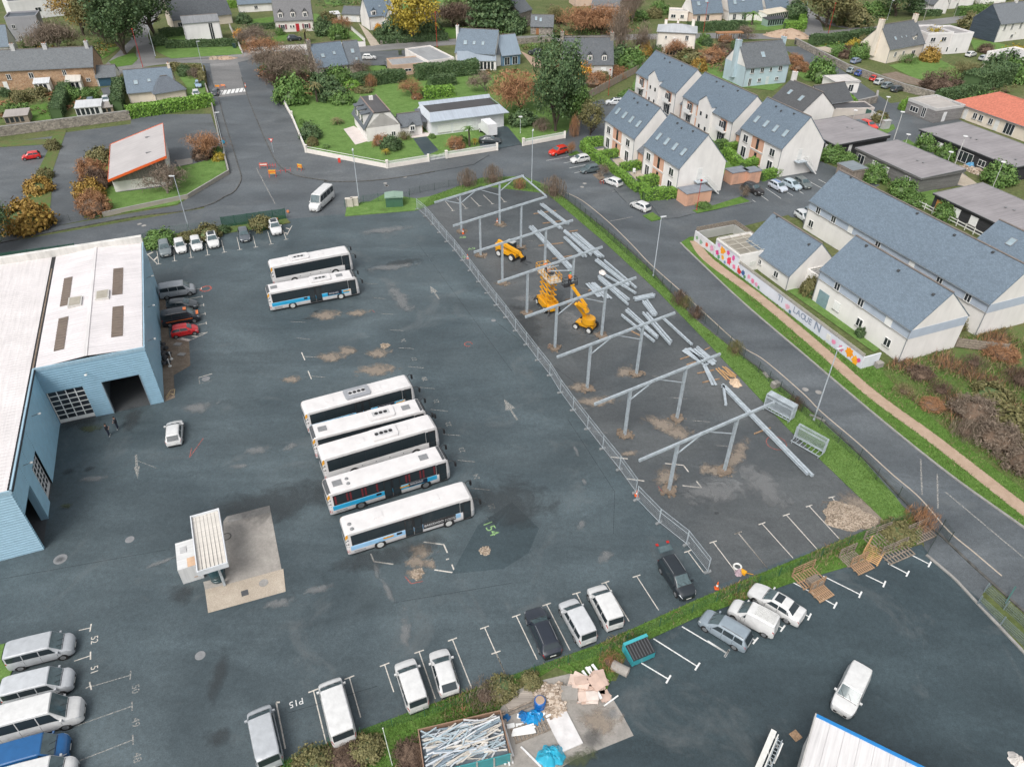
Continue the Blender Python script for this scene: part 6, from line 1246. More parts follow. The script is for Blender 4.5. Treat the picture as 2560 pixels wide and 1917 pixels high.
# survey gear near the end of the fence
t=thing('plate_compactor','orange tool with handle and white coil near the hedge strip','machine',(*(21.29,42.30),.03),R(-40));t.scale=(.7,)*3;MB().box(-.4,-.3,.05,.4,.3,.4).bd('engine_block','tint_gloss',t,YEL);MB().bar((.35,0,.35),(1.3,0,.8),.06).bd('handle','tint_gloss',t,YEL);MB().box(-.5,-.35,0,.5,.35,.05).bd('plate','dark_grey',t)
m=MB();
for i in range(14):m.tube((.35*math.cos(i*.4488),.35*math.sin(i*.4488),.1),(.35*math.cos((i+1)*.4488),.35*math.sin((i+1)*.4488),.1),.09,n=6,caps=False)
tag(m.bd('cable_coil','plate',None,None,40,(*(20.94,42.95),.03)),'white coil lying beside the orange tool','coil');rag('tool_bag','small grey and pink bag by the orange tool','bag',(20.91,42.30),.5,'tint',(.4,.3,.33),9,.35)
# ---------------------------------------------------------------- pallets and racks on the hedge side of the works yard
SLAT={}
def slat_rack(c,rz,w,d,lb,mat,tilt=.0,back=True,n=9,z=.04):
 t=thing('pallet_rack',lb,'pallet',(*c,z),rz);k=(w,d,n,mat)
 if k not in SLAT:SLAT[k]=(MB().box(-.07,-d/2,0,.07,d/2,.03).mesh('slat',mat),MB().box(-w/2,-.05,0,w/2,.05,.1).mesh('runner',mat),MB().box(-w/2,-.02,0,w/2,.02,.1).mesh('rail',mat),MB().box(-.05,-.04,0,.05,.04,1.1).mesh('stake',mat))
 S=SLAT[k]
 for i in range(n):link('slat',S[0],t,None,(-w/2+.1+(w-.2)*i/(n-1),0,.11))
 for y in (-d/2+.08,0,d/2-.08):link('runner',S[1],t,None,(0,y,0))
 if back:
  for q in (.35,.7,1.0):link('rail',S[2],t,None,(0,d/2-.03,q+.1))
  for x in (-w/2+.08,0,w/2-.08):link('stake',S[3],t,None,(x,d/2-.09,.14))
 return t
a0=R(22)
for c,rz,w,d,lb,m in (((35.68,45.95),R(22),3.2,2.2,'large grey pallet rack with high back by the hedge strip','old_timber'),((36.38,44.47),R(24),3.2,1.3,'long grey pallet rack lowest by the lot line','old_timber'),((39.66,46.91),R(24),2.6,1.5,'grey pallet rack closest to the road','old_timber'),((34.05,44.45),R(50),2.2,1.6,'new orange timber pallet rack in the cluster','new_timber'),((31.79,43.95),R(25),2.0,1.3,'grey pallet rack leftmost of the big cluster','old_timber'),((32.47,43.01),R(25),2.0,1.2,'pale pallet lying in front of the orange rack','timber'),((27.09,41.71),R(25),2.6,1.7,'pallet rack upper beside the white saloon','timber'),((27.74,40.07),R(28),1.8,1.4,'loose pallet lower beside the white saloon','timber')):slat_rack(c,rz,w,d,lb,m)
for k in range(4):slat_rack((27.40,41.10),R(26),1.2,1.0,('bottom','second','third','top')[k]+' pallet of the small stack beside the white saloon','old_timber',back=False,n=6,z=.04+k*.16)
# teal waste container with ribbed lid
dc=thing('waste_container','teal waste container with black ribbed lid on the hedge strip','container',(*(10.54,33.95),.08),R(24));dc.scale=(.8,.8,.8)
MB().pris([(-1.35,-1.0),(1.35,-1.0),(1.35,.8),(-1.35,.8)],.15,1.1).bd('container_body','tint_gloss',dc,(.04,.30,.34));MB().pris([(-1.3,-1.05),(1.3,-1.05),(1.3,.6),(-1.3,.6)],[1.12,1.12,1.5,1.5],[1.17,1.17,1.55,1.55]).bd('lid','black',dc)
for k in range(8):MB().pris([(-1.2+k*.33,-1.0),(-1.1+k*.33,-1.0),(-1.1+k*.33,.55),(-1.2+k*.33,.55)],[1.17,1.17,1.55,1.55],[1.22,1.22,1.6,1.6]).bd('lid_rib','dark_grey',dc)
MB().pris([(-1.4,.6),(1.4,.6),(1.4,.95),(-1.4,.95)],.3,1.6).bd('back_rim','tint_gloss',dc,(.06,.38,.42))
for x in (-1.0,1.0):MB().tube((x,-1.0,.12),(x,-.85,.12),.12,n=10).bd('castor','black',dc)
cp=thing('concrete_pipe','short concrete pipe lying beside the teal container','pipe',(*(8.89,32.49),.4),R(-30));m=MB();
for i in range(16):
 a,b=2*math.pi*i/16,2*math.pi*(i+1)/16
 for r0,r1,x0,x1 in ((.42,.42,-.7,.7),(.32,.32,.7,-.7),(.42,.32,.7,.7),(.32,.42,-.7,-.7)):m.poly([(x0,r0*math.cos(a),r0*math.sin(a)),(x0,r0*math.cos(b),r0*math.sin(b)),(x1,r1*math.cos(b),r1*math.sin(b)),(x1,r1*math.cos(a),r1*math.sin(a))])
m.bd('pipe_shell','concrete',cp)
# skip full of plastic profiles
sk=thing('waste_skip','open rusty skip heaped with white window profiles','skip',(*(-3.37,26.09),.06),R(14));W2,D2_=6.3,3.4
for a in ((-W2/2,-D2_/2,W2/2,-D2_/2+.08),(-W2/2,D2_/2-.08,W2/2,D2_/2),(-W2/2,-D2_/2+.08,-W2/2+.08,D2_/2-.08),(W2/2-.08,-D2_/2+.08,W2/2,D2_/2-.08)):MB().box(a[0],a[1],0,a[2],a[3],1.25).bd('skip_side','tint',sk,(.30,.19,.13) if a[3]>1 else (.05,.26,.28))
MB().box(-W2/2+.1,-D2_/2+.1,.05,W2/2-.1,D2_/2-.1,.8).bd('fill','tint',sk,(.16,.19,.22))
for x in np.linspace(-W2/2,W2/2,6):MB().box(x-.06,-D2_/2-.06,0,x+.06,-D2_/2,1.28).bd('skip_rib','tint',sk,(.35,.36,.34))
rr=random.Random(5)
for k in range(150):
 a=rr.gauss(.15,.35);x,y=rr.uniform(-2.6,2.6),rr.uniform(-1.3,1.3);l=rr.uniform(.5,1.6);z=rr.uniform(.8,1.5);e=rr.uniform(-.15,.25);c,s_=math.cos(a)*l,math.sin(a)*l
 x0,x1,y0,y1=[max(-lim,min(lim,q)) for q,lim in ((x-c,2.95),(x+c,2.95),(y-s_,1.55),(y+s_,1.55))]
 MB().bar((x0,y0,z),(x1,y1,z+e),rr.uniform(.05,.13),rr.uniform(.04,.08)).bd('profile','tint',sk,rr.choice(((.62,.63,.64),(.54,.58,.62),(.6,.56,.5),(.38,.46,.5),(.22,.28,.33))))
for k in range(12):
 x,y=rr.uniform(-2.4,2.4),rr.uniform(-1.2,1.2);MB().box(x-.7,y-.2,.9+.04*k,x+.7,y+.2,.93+.04*k).bd('panel_scrap','tint',sk,(.17,.21,.25) if k%2 else (.62,.64,.66),None,None,rr.uniform(-.1,.3))
for k in range(7):
 a,b=(((-.74,27.94),(-.01,24.94)),((-.56,27.85),(.27,25.61)),((-.79,27.85),(.01,25.86)),((-.52,27.50),(.23,25.11)),((-.26,27.32),(.10,26.11)),((-.96,25.60),(-.27,25.02)),((.83,26.31),(2.29,24.87)))[k]
 tag(MB().bar((*a,.9 if k<3 else .12),(*b,.1),.13,.09).bd('window_profile','tint',None,(.72,.72,.71)),('leaning white profile nearest the skip corner','long white profile leaning off the skip','white profile right of the skip, upper','white profile right of the skip, outer','short white profile right of the skip','white profile across the skip foot','white batten lying left of the blue tarpaulin')[k],'profile')
tag(MB().lath([(.02,0),(.22,.08),(.3,.28),(.22,.5),(.03,.58)],n=14).bd('buoy','tint_gloss',None,(.72,.09,.02),50,(*(-.22,25.42),.06)),'orange ball lying beside the skip','ball')
rag('tarpaulin','crumpled turquoise blue tarpaulin heap at the bottom edge','tarpaulin',(3.04,25.63),1.2,'tint_gloss',(.03,.36,.52),21,.8,z=.05);rag('tarpaulin','blue plastic sheet beside the blue barrel','tarpaulin',(1.82,28.55),.95,'tint_gloss',(.01,.25,.55),22,.5,z=.05);rag('plastic_tub','small blue tub among the rubbish','tub',(1.11,28.63),.6,'tint_gloss',(.01,.15,.4),23,.4,z=.05);rag('plastic_tub','tiny blue bucket by the rubbish at the skip','bucket',(-.32,28.53),.4,'tint_gloss',(.01,.12,.32),24,.4,z=.05)
t=thing('barrel','blue plastic barrel with sand beside the boards','barrel',(*(2.31,29.43),.05));MB().lath([(.4,0),(.46,.1),(.46,.4),(.43,.45),(.46,.5),(.46,.95),(.4,1.02)],n=18).bd('barrel_body','tint_gloss',t,(.01,.11,.36),50);MB().lath([(.36,1.021),(.3,1.04)],n=14).bd('sand_fill','sand_path',t)
tag(heap(None,1.3,1.5,.6,260,None,0,.07,.17,31).bd('rubble_heap','debris',None,None,None,(*(3.34,30.00),.05)),'heap of broken plaster rubble beside the barrel','rubble');tag(heap(None,.7,.7,.3,60,None,0,.06,.14,32).bd('rubble_heap','debris',None,None,None,(*(-.89,28.44),.05)),'small rubbish heap beside the skip','rubble')
def board(P,th,lb,col,mat='tint',z=.06,name='board'):return tag(MB().pris(P,z,z+th).bd(name,mat,None,col),lb,'board')
board([(2.76,28.40),(4.36,29.05),(5.46,26.60),(3.93,25.93)],.12,'large white panel lying on the concrete',(.66,.64,.63));board([(-.37,29.50),(1.45,31.05),(2.03,30.09),(-.05,29.09)],.1,'weathered sheet of boards behind the barrel',(.4,.35,.3),'boards')
plank((-.19,28.95),(2.03,29.94),'long weathered batten in front of the boards',.14,.1,'old_timber',.17);plank((-.01,28.81),(1.93,29.61),'second weathered batten in front of the boards',.14,.1,'old_timber',.06);plank((2.75,28.53),(4.03,29.16),'white batten along the large white panel',.16,.1,'frame_white',.19);plank((7.31,29.51),(8.51,30.37),'pale batten across the slab edge',.1,.08,'frame_white',.05)
rr=random.Random(8)
def stkb(name,lb,cat,p,n,lx,ly,cols,rz,spread,mat='tint',z=.05):
 t=thing(name,lb,cat,(*p,z),rz)
 for k in range(n):
  l,w=rr.uniform(.6,1)*lx,rr.uniform(.6,1)*ly;MB().box(-l/2,-w/2,0,l/2,w/2,.05).bd('sheet_piece',mat,t,rr.choice(cols),None,(rr.uniform(-1,1)*spread,rr.uniform(-1,1)*spread*.6,k*.055),rr.uniform(-.5,.5))
PB=((.60,.44,.36),(.66,.52,.44),(.54,.4,.33),(.68,.6,.54))
stkb('plaster_sheets','stack of broken pinkish plasterboard, left','plasterboard',(5.69,31.12),12,1.6,1.1,PB,R(-15),.4);stkb('plaster_sheets','stack of broken pinkish plasterboard, lower','plasterboard',(6.25,29.97),9,1.5,.9,PB,R(10),.3);stkb('plaster_sheets','stack of broken pinkish plasterboard, right','plasterboard',(6.92,31.38),12,1.2,1.6,PB,R(20),.4);stkb('plaster_sheets','single square of pink board at the slab corner','plasterboard',(7.46,30.31),2,1.1,1.0,PB,R(20),.05)
for k,(a,b) in enumerate((((5.82,32.27),(6.52,31.08)),((6.13,32.58),(6.82,31.38)),((6.37,32.63),(6.96,30.79)),((6.65,32.83),(7.44,31.53)),((6.61,31.08),(7.11,29.93)))):plank(a,b,('white gutter length leftmost above the plasterboard','white gutter length second above the plasterboard','white gutter length third above the plasterboard','white gutter length rightmost above the plasterboard','grey gutter length below the others')[k],.2,.12,'frame_white',.35)
t=thing('window_frame_scrap','small white empty frame beside the plasterboard','frame',(*(5.26,30.09),.06),R(-10))
for a in ((-.45,-.3,.45,-.22),(-.45,.22,.45,.3),(-.45,-.22,-.37,.22),(.37,-.22,.45,.22)):MB().box(a[0],a[1],0,a[2],a[3],.1).bd('frame_bar','frame_white',t)
tag(MB().pris([(-.65,-.55),(.6,-.6),(.7,.5),(-.6,.6)],0,.5).bd('concrete_lump','concrete',None,None,None,(*(4.64,30.34),.05)),'grey block between rubble and plasterboard','concrete block')
slat_rack((1.58,27.60),R(22),2.9,1.2,'pallet loaded with white strips beside the large white panel','old_timber',back=False,n=10,z=.05)
for k in range(14):plank(*[lerp(lerp((.13,27.06),(2.10,27.25),u),lerp((.26,27.50),(1.85,27.96),u),v) for u,v in ((0,k/13),(.75+.25*rr.random(),min(1,k/13+rr.uniform(-.15,.15))))],ORD[k]+' white strip on the loaded pallet, counted from below',.13,.05,'frame_white',.22+.03*(k%4))
for p,lb,rz in (((.07,27.89),'white offcut left above the loaded pallet',.2),((.75,27.91),'white offcut right above the loaded pallet',.1),((2.49,28.83),'tiny white offcut below the rubble',.9),((.84,28.63),'white strip by the blue tub',-.1)):tag(MB().box(-.3,-.18,0,.3,.18,.07).bd('offcut','frame_white',None,None,None,(*p,.06),rz),lb,'offcut')
pp=thing('leaning_pole','thin pale green pole leaning over the hedge strip','pole',(*(-8.53,24.89),.1));a=(-8.53,24.89);b=(-9.36,26.86);MB().tube((0,0,0),(b[0]-a[0],b[1]-a[1],1.5),.035,.03,8).bd('pole','tint',pp,(.45,.5,.42));MB().lath([(.05,0),(.05,.06)],(b[0]-a[0],b[1]-a[1],1.5),8).bd('cap','plate',pp)
# workshop roof at the bottom edge and the glass rack beside it
ws=thing('workshop','white ribbed workshop roof with blue edge at the bottom','building',(21.9,26.75,0),R(-31));w_=MB()
for k in range(13):w_.box(k*1.0,-7,4.0,k*1.0+.985,-.1,4.05)
MB().box(.1,-7,0,12.9,-.15,3.95).bd('wall','render',ws,(.7,.7,.68));w_.bd('roof_sheets','sheet',ws,(.74,.72,.71));MB().box(0,-.12,3.7,13,.12,4.12).bd('blue_edge','tint_gloss',ws,(.02,.20,.50));MB().box(-.1,-7,3.7,0,.12,4.12).bd('grey_edge','tint',ws,(.45,.44,.42))
gr=thing('ladder_rack','white panel rack with ladders at the bottom edge','rack',(*(18.41,25.56),.04),R(55));MB().pris([(-2.2,-.3),(1.6,-.3),(1.6,.1),(-2.2,.1)],1.7,1.78).bd('top_panel','plate',gr);MB().pris([(-2.0,-.5),(1.5,-.5),(1.5,-.42),(-2.0,-.42)],.1,1.75).bd('glass_sheet','plate',gr)
for y in (-.55,-.85):MB().bar((-1.9,y,1.0),(1.7,y,1.0),.06).bd('ladder_stile','galv',gr)
for k in range(12):MB().bar((-1.8+k*.3,-.85,1.0),(-1.8+k*.3,-.55,1.0),.04).bd('rung','galv',gr)
for x in (-1.6,0,1.4):MB().bar((x,-.9,0),(x,-.2,1.7),.08).bd('rack_leg','frame_white',gr)
MB().box(.2,-1.0,.1,1.4,-.9,1.2).bd('white_frame','frame_white',gr)
rag('board_stack','white board and tan scrap at the bottom right edge','board',(37.28,25.47),.8,'tint',(.66,.62,.58),41,.4,z=.04)
# garden furniture and odds
for p,lb in (((23.6,137.6),'white garden chair set on the block patio'),((23.6,137.9),'white garden chair on the hedged patio')):
 t=thing('garden_chair',lb,'chair',(*p,.15));MB().box(-.25,-.25,.4,.25,.25,.45).bd('seat','frame_white',t);MB().box(-.25,.2,.45,.25,.25,.9).bd('backrest','frame_white',t)
 for x in (-.22,.22):
  for y in (-.22,.22):MB().box(x-.02,y-.02,0,x+.02,y+.02,.4).bd('leg','frame_white',t)
for P_,lb in (([(17.0,150.6),(19.0,151.7),(19.0,149.1),(17.4,148.7)],'brown patio in the first hedged garden'),([(20.1,145.2),(22.1,145.9),(22.9,142.2),(21.0,140.8)],''),([(22.7,138.2),(25.3,139.5),(25.8,135.7),(23.8,133.8)],'b'),([(25.6,129.6),(27.7,130.8),(27.8,129.6),(26.2,128.4)],'c')):sheet('patio',P_,.15,'gravel_drive')
sheet('tree_planter',[(15.5,137.2),(17.1,138.2),(18.4,136.1),(16.5,134.4)],.12,'soil',thick=.1)
for k in range(3):barrier((16.8,133.0),R(25),'small dark bicycle stand by the planter',(.03,.03,.03),.7,.7) if k==0 else None
pgl=thing('pergola','pergola of pollarded trunks along the upper street','pergola',(*(64.0,247.0),.05),heading((64.0,247.0),(71.4,248.0)))
for x in (0,2.5,5,7.5):MB().tube((x,0,0),(x,0,2.2),.12,n=7).bd('post','bark',pgl);MB().tube((x,1.6,0),(x,1.6,2.2),.12,n=7).bd('post','bark',pgl)
MB().box(-.5,-.3,2.2,8,1.9,2.5).bd('canopy_top','rust_leaf',pgl)
rr=random.Random(12);dbm=MB()
rag('parasol_heap','blue and white clutter on the porch of the long black building','clutter',(92.1,142.6),1.6,'tint',(.1,.3,.5),51,1.0);struct(heap(None,4.5,1.4,.5,200,None,0,.1,.35,52).bd('litter','debris',None,None,None,(*(92.0,139.3),.05),R(-66)),'stuff')
t=thing('white_rail','white post rail along the lawn behind the long terrace','fence',(*(72.6,123.4),.1),heading((72.6,123.4),(77.7,110.4)));l=math.dist((72.6,123.4),(77.7,110.4))
for k in range(9):MB().box(l*k/8-.06,-.06,0,l*k/8+.06,.06,1.2).bd('post','plate',t)
MB().box(0,-.03,.9,l,.03,1.05).box(0,-.03,.4,l,.03,.55).bd('rail','plate',t)
# ---------------------------------------------------------------- houses
WW=(.76,.735,.705);CREAM=(.70,.62,.52);SL=(.13,.172,.215);OSL=(.12,.132,.142);DSL=(.085,.095,.106);PINK=(.62,.36,.25)
WC={}
def win_mesh(w,h,style,col=None):
 k=(round(w,2),round(h,2),style)
 if k in WC:return WC[k]
 f=MB();g=[]
 if style in ('w','p'):
  b=.07;f.box(-w/2,-.07,0,-w/2+b,.0,h).box(w/2-b,-.07,0,w/2,.0,h).box(-w/2+b,-.07,h-b,w/2-b,0,h).box(-w/2+b,-.07,0,w/2-b,0,b)
  n=1 if w<.8 else 2 if w<1.9 else 3
  for i in range(1,n):x=-w/2+w*i/n;f.box(x-.04,-.065,b,x+.04,0,h-b)
  pm=MB()
  for i in range(n):
   xa=-w/2+w*i/n+.05;xb=-w/2+w*(i+1)/n-.05;g.append(MB().box(xa,-.045,b,xb,-.02,h-b).mesh('pane','house_glass'))
  sill=MB().box(-w/2-.08,-.14,-.08,w/2+.08,.0,0).mesh('sill','kerb') if style=='w' else None
  WC[k]=(f.mesh('window','frame_white'),g,sill)
 elif style=='s':
  f.box(-w/2,-.06,0,w/2,0,h);
  for i in range(int(h/.2)):f.box(-w/2+.04,-.066,.05+i*.2,w/2-.04,-.06,.05+i*.2+.16)
  WC[k]=(f.mesh('window','frame_white'),[MB().box(-w/2-.06,-.05,h,w/2+.06,.0,h+.1).mesh('lintel','frame_white')],MB().box(-w/2-.08,-.12,-.08,w/2+.08,0,0).mesh('sill','kerb'))
 elif style=='d':
  f.box(-w/2,-.06,0,w/2,0,h);WC[k]=(f.mesh('door','tint'),[MB().box(w/2-.16,-.1,h*.48,w/2-.1,-.06,h*.52).mesh('handle','rim')],None)
 else :
  f.box(-w/2,-.05,0,w/2,0,h)
  for i in range(1,5):f.box(-w/2+.03,-.06,h*i/5-.02,w/2-.03,-.05,h*i/5)
  WC[k]=(f.mesh('garage_door','tint'),[],None)
 return WC[k]
def put_win(root,L,D,side,u,z,w,h,style='w',col=(.72,.72,.7),off=.0):
 me,kids,sill=win_mesh(w,h,style)
 loc={'F':(u,-off,z),'B':(u,D+off,z),'L':(-off,u,z),'R':(L+off,u,z)}[side];rz={'F':0,'B':math.pi,'L':-math.pi/2,'R':math.pi/2}[side]
 o=link(me.name.split('.')[0],me,root,col,loc,rz)
 for k in kids:link(k.name.split('.')[0],k,o,(.6,.6,.6))
 if sill:link('sill',sill,o)
 return o
def house(label,A,B,D,hw,rh,wall=WW,roof=SL,rm='slate',wm='render',turn=False,wins=(),sky=(),dorm=(),chim=(),ov=.3,vg=.12,ry=None,name='house',cat='house',hip=False,z=.05,gut=True,ridge=(.2,.17,.15),hwb=None,vents=(),wall2=None):
 L=math.hypot(B[0]-A[0],B[1]-A[1]);root=thing(name,label,cat,(*A,z),heading(A,B))
 P_,Q_=(D,L) if turn else (L,D)
 q0=ry if ry is not None else Q_/2;hb=hwb if hwb is not None else hw
 mp=(lambda p,q,zz:(q,p,zz)) if turn else (lambda p,q,zz:(p,q,zz))
 hr=hw+rh;w=MB()
 w.poly([mp(0,0,0),mp(P_,0,0),mp(P_,0,hw),mp(0,0,hw)]);w.poly([mp(0,Q_,0),mp(0,Q_,hb),mp(P_,Q_,hb),mp(P_,Q_,0)])
 if hip:
  for p in (0,P_):w.poly([mp(p,0,0),mp(p,Q_,0),mp(p,Q_,hb),mp(p,0,hw)])
 else :
  for p in (0,P_):w.poly([mp(p,0,0),mp(p,Q_,0),mp(p,Q_,hb),mp(p,q0,hr-.02),mp(p,0,hw)])
 w.bd('wall',wm,root,wall)
 s1=rh/q0;s2=(hr-hb)/(Q_-q0);t=.16
 def slab(pts,nm='roof_slope'):
  m=MB();b=len(pts);m.poly([mp(p,q,zz+t) for p,q,zz in pts]);m.poly([mp(p,q,zz) for p,q,zz in pts][::-1])
  for i in range(b):
   a_,b_=pts[i],pts[(i+1)%b];m.poly([mp(*a_),mp(*b_),mp(b_[0],b_[1],b_[2]+t),mp(a_[0],a_[1],a_[2]+t)])
  return m.bd(nm,rm,root,roof)
 if hip:
  k=min(q0,P_/2) if hip is True else hip;e=ov
  R1,R2=(k,q0,hr),(P_-k,q0,hr);c0,c1,c2,c3=(-e,-e,hw-s1*e),(P_+e,-e,hw-s1*e),(P_+e,Q_+e,hb-s2*e),(-e,Q_+e,hb-s2*e)
  slab([c0,c1,R2,R1]);slab([c2,c3,R1,R2]);slab([c1,c2,R2]);slab([c3,c0,R1])
  if P_-2*k>.1:MB().bar(mp(k,q0,hr+t+.03),mp(P_-k,q0,hr+t+.03),.22,.1).bd('ridge_tiles','tint',root,ridge)
 else :
  slab([(-vg,-ov,hw-s1*ov),(P_+vg,-ov,hw-s1*ov),(P_+vg,q0,hr),(-vg,q0,hr)]);slab([(-vg,q0+.002,hr),(P_+vg,q0+.002,hr),(P_+vg,Q_+ov,hb-s2*ov),(-vg,Q_+ov,hb-s2*ov)])
  MB().bar(mp(-vg,q0,hr+t+.02),mp(P_+vg,q0,hr+t+.02),.26,.1).bd('ridge_tiles','tint',root,ridge)
 if gut:
  for q,zz,s_ in ((-ov,hw-s1*ov,-1),(Q_+ov,hb-s2*ov,1)):
   g=MB().bar(mp(-vg,q+s_*.07,zz+.06),mp(P_+vg,q+s_*.07,zz+.06),.13,.11).bd('gutter','tint_gloss',root,(.2,.22,.24))
  for p in (.12,P_-.12):MB().bar(mp(p,-.06,0),mp(p,-.06,hw-.1),.08).bd('downpipe','tint_gloss',root,(.25,.27,.29))
 for a in wins:put_win(root,L,D,*a)
 for i,a in enumerate(sky):
  sd,p,tt,sw,sl_=a;ang=math.atan2(rh,q0) if sd=='F' else math.atan2(hr-hb,Q_-q0)
  q=q0*tt if sd=='F' else Q_-(Q_-q0)*tt;zz=(hw+rh*tt if sd=='F' else hb+(hr-hb)*tt)+t/math.cos(ang)
  o=MB().box(-sw/2,-sl_/2,0,sw/2,sl_/2,.07).bd('roof_window','mid_grey',root,None,None,mp(p,q,zz))
  MB().box(-sw/2+.08,-sl_/2+.08,.071,sw/2-.08,sl_/2-.08,.08).bd('pane','pale_glass',o)
  a_=ang if sd=='F' else -ang;o.rotation_euler=(a_,0,0) if not turn else (0,-a_,0)
 for a in vents:
  p,tt=a;q=q0*tt;MB().box(-.15,-.15,0,.15,.15,.25).bd('roof_vent','dark_grey',root,None,None,mp(p,q,hw+rh*tt+t))
 for a in dorm:
  p,dw,dz,dh=a[:4];qf=(dz-hw)/s1-.05;d=tpart('dormer',root,(0,0,0));qb=min(q0-.1,(dz+dh-hw)/s1+.25)
  m=MB().pris([(p-dw/2,qf),(p+dw/2,qf),(p+dw/2,qb),(p-dw/2,qb)],dz-.2,dz+dh);m.bd('dormer_wall',wm,d,wall)
  zt=dz+dh;pk=zt+dw*.6;qr=min(q0,(pk-hw)/s1);r_=MB();e=.15
  for s_ in (-1,1):r_.poly([(p+s_*(dw/2+e),qf-e,zt-e),(p,qf-e,pk),(p,qr,pk),(p+s_*(dw/2+e),qb,zt-e)])
  r_.poly([(p-dw/2,qf-.001,zt),(p+dw/2,qf-.001,zt),(p,qf-.001,pk-.1)]);r_.bd('dormer_roof',rm,d,roof)
  me,kids,sill=win_mesh(dw*.72,dh*.85,'w');o=link('window',me,d,None,(p,qf-.01,dz))
  for k in kids:link('pane',k,o)
 for a in chim:
  x,y,cw,cd,zt=a[:5];c=MB().box(x-cw/2,y-cd/2,hw*.3,x+cw/2,y+cd/2,zt).box(x-cw/2-.06,y-cd/2-.06,zt,x+cw/2+.06,y+cd/2+.06,zt+.12).bd('chimney',a[5] if len(a)>5 else 'old_render',root,a[6] if len(a)>6 else wall)
  for k in (-.25,.25):MB().lath([(.11,0),(.1,.35)],(x+(k*cw if cw>cd else 0),y+(k*cd if cd>=cw else 0),zt+.12),8).bd('chimney_pot','tint',c,(.35,.16,.1))
 return root
def flat(label,A,B,D,h,wall=WW,roof=(.42,.40,.41),wm='render',rm='felt',par=.25,wins=(),z=.05,name='house',cat='house',ov=.0,slope=.0,parcol=None,vents=()):
 L=math.hypot(B[0]-A[0],B[1]-A[1]);root=thing(name,label,cat,(*A,z),heading(A,B))
 MB().pris([(0,0),(L,0),(L,D),(0,D)],0,h,top=False,bottom=False).bd('wall',wm,root,wall)
 if par:
  MB().poly([(.2,.2,h-.1),(L-.2,.2,h-.1),(L-.2,D-.2,h-.1),(.2,D-.2,h-.1)]).bd('roof',rm,root,roof)
  m=MB().box(-.03,-.03,h-.3,L+.03,.2,h+par).box(-.03,D-.2,h-.3,L+.03,D+.03,h+par).box(-.03,.2,h-.3,.2,D-.2,h+par).box(L-.2,.2,h-.3,L+.03,D-.2,h+par);m.bd('parapet','render',root,parcol or wall)
 else :
  o=ov;MB().pris([(-o,-o),(L+o,-o),(L+o,D+o),(-o,D+o)],h,[h+.28,h+.28,h+.28+slope,h+.28+slope]).bd('roof_edge','boards',root,parcol or wall)
  MB().poly([(-o+.02,-o+.02,h+.285),(L+o-.02,-o+.02,h+.285),(L+o-.02,D+o-.02,h+.285+slope),(-o+.02,D+o-.02,h+.285+slope)]).bd('roof',rm,root,roof)
  for (x0,y0,x1,y1) in ((-o,-o,L+o,-o+.1),(-o,D+o-.1,L+o,D+o),(-o,-o+.1,-o+.1,D+o-.1),(L+o-.1,-o+.1,L+o,D+o-.1)):
   za,zb_=h+.28+slope*(y0+o)/(D+2*o),h+.28+slope*(y1+o)/(D+2*o)
   MB().pris([(x0,y0),(x1,y0),(x1,y1),(x0,y1)],h+.2,[za+.06,za+.06,zb_+.06,zb_+.06]).bd('edge_trim','mid_grey',root)
 for x,y in vents:
  v=MB().lath([(.14,0),(.14,.35),(.22,.4),(.22,.5)],(x,y,h+.1),10).bd('roof_vent','mid_grey',root)
 for a in wins:put_win(root,L,D,*a)
 return root
def off(A,B,x,y):
 d=math.hypot(B[0]-A[0],B[1]-A[1]);ux,uy=(B[0]-A[0])/d,(B[1]-A[1])/d;return (A[0]+ux*x-uy*y,A[1]+uy*x+ux*y)
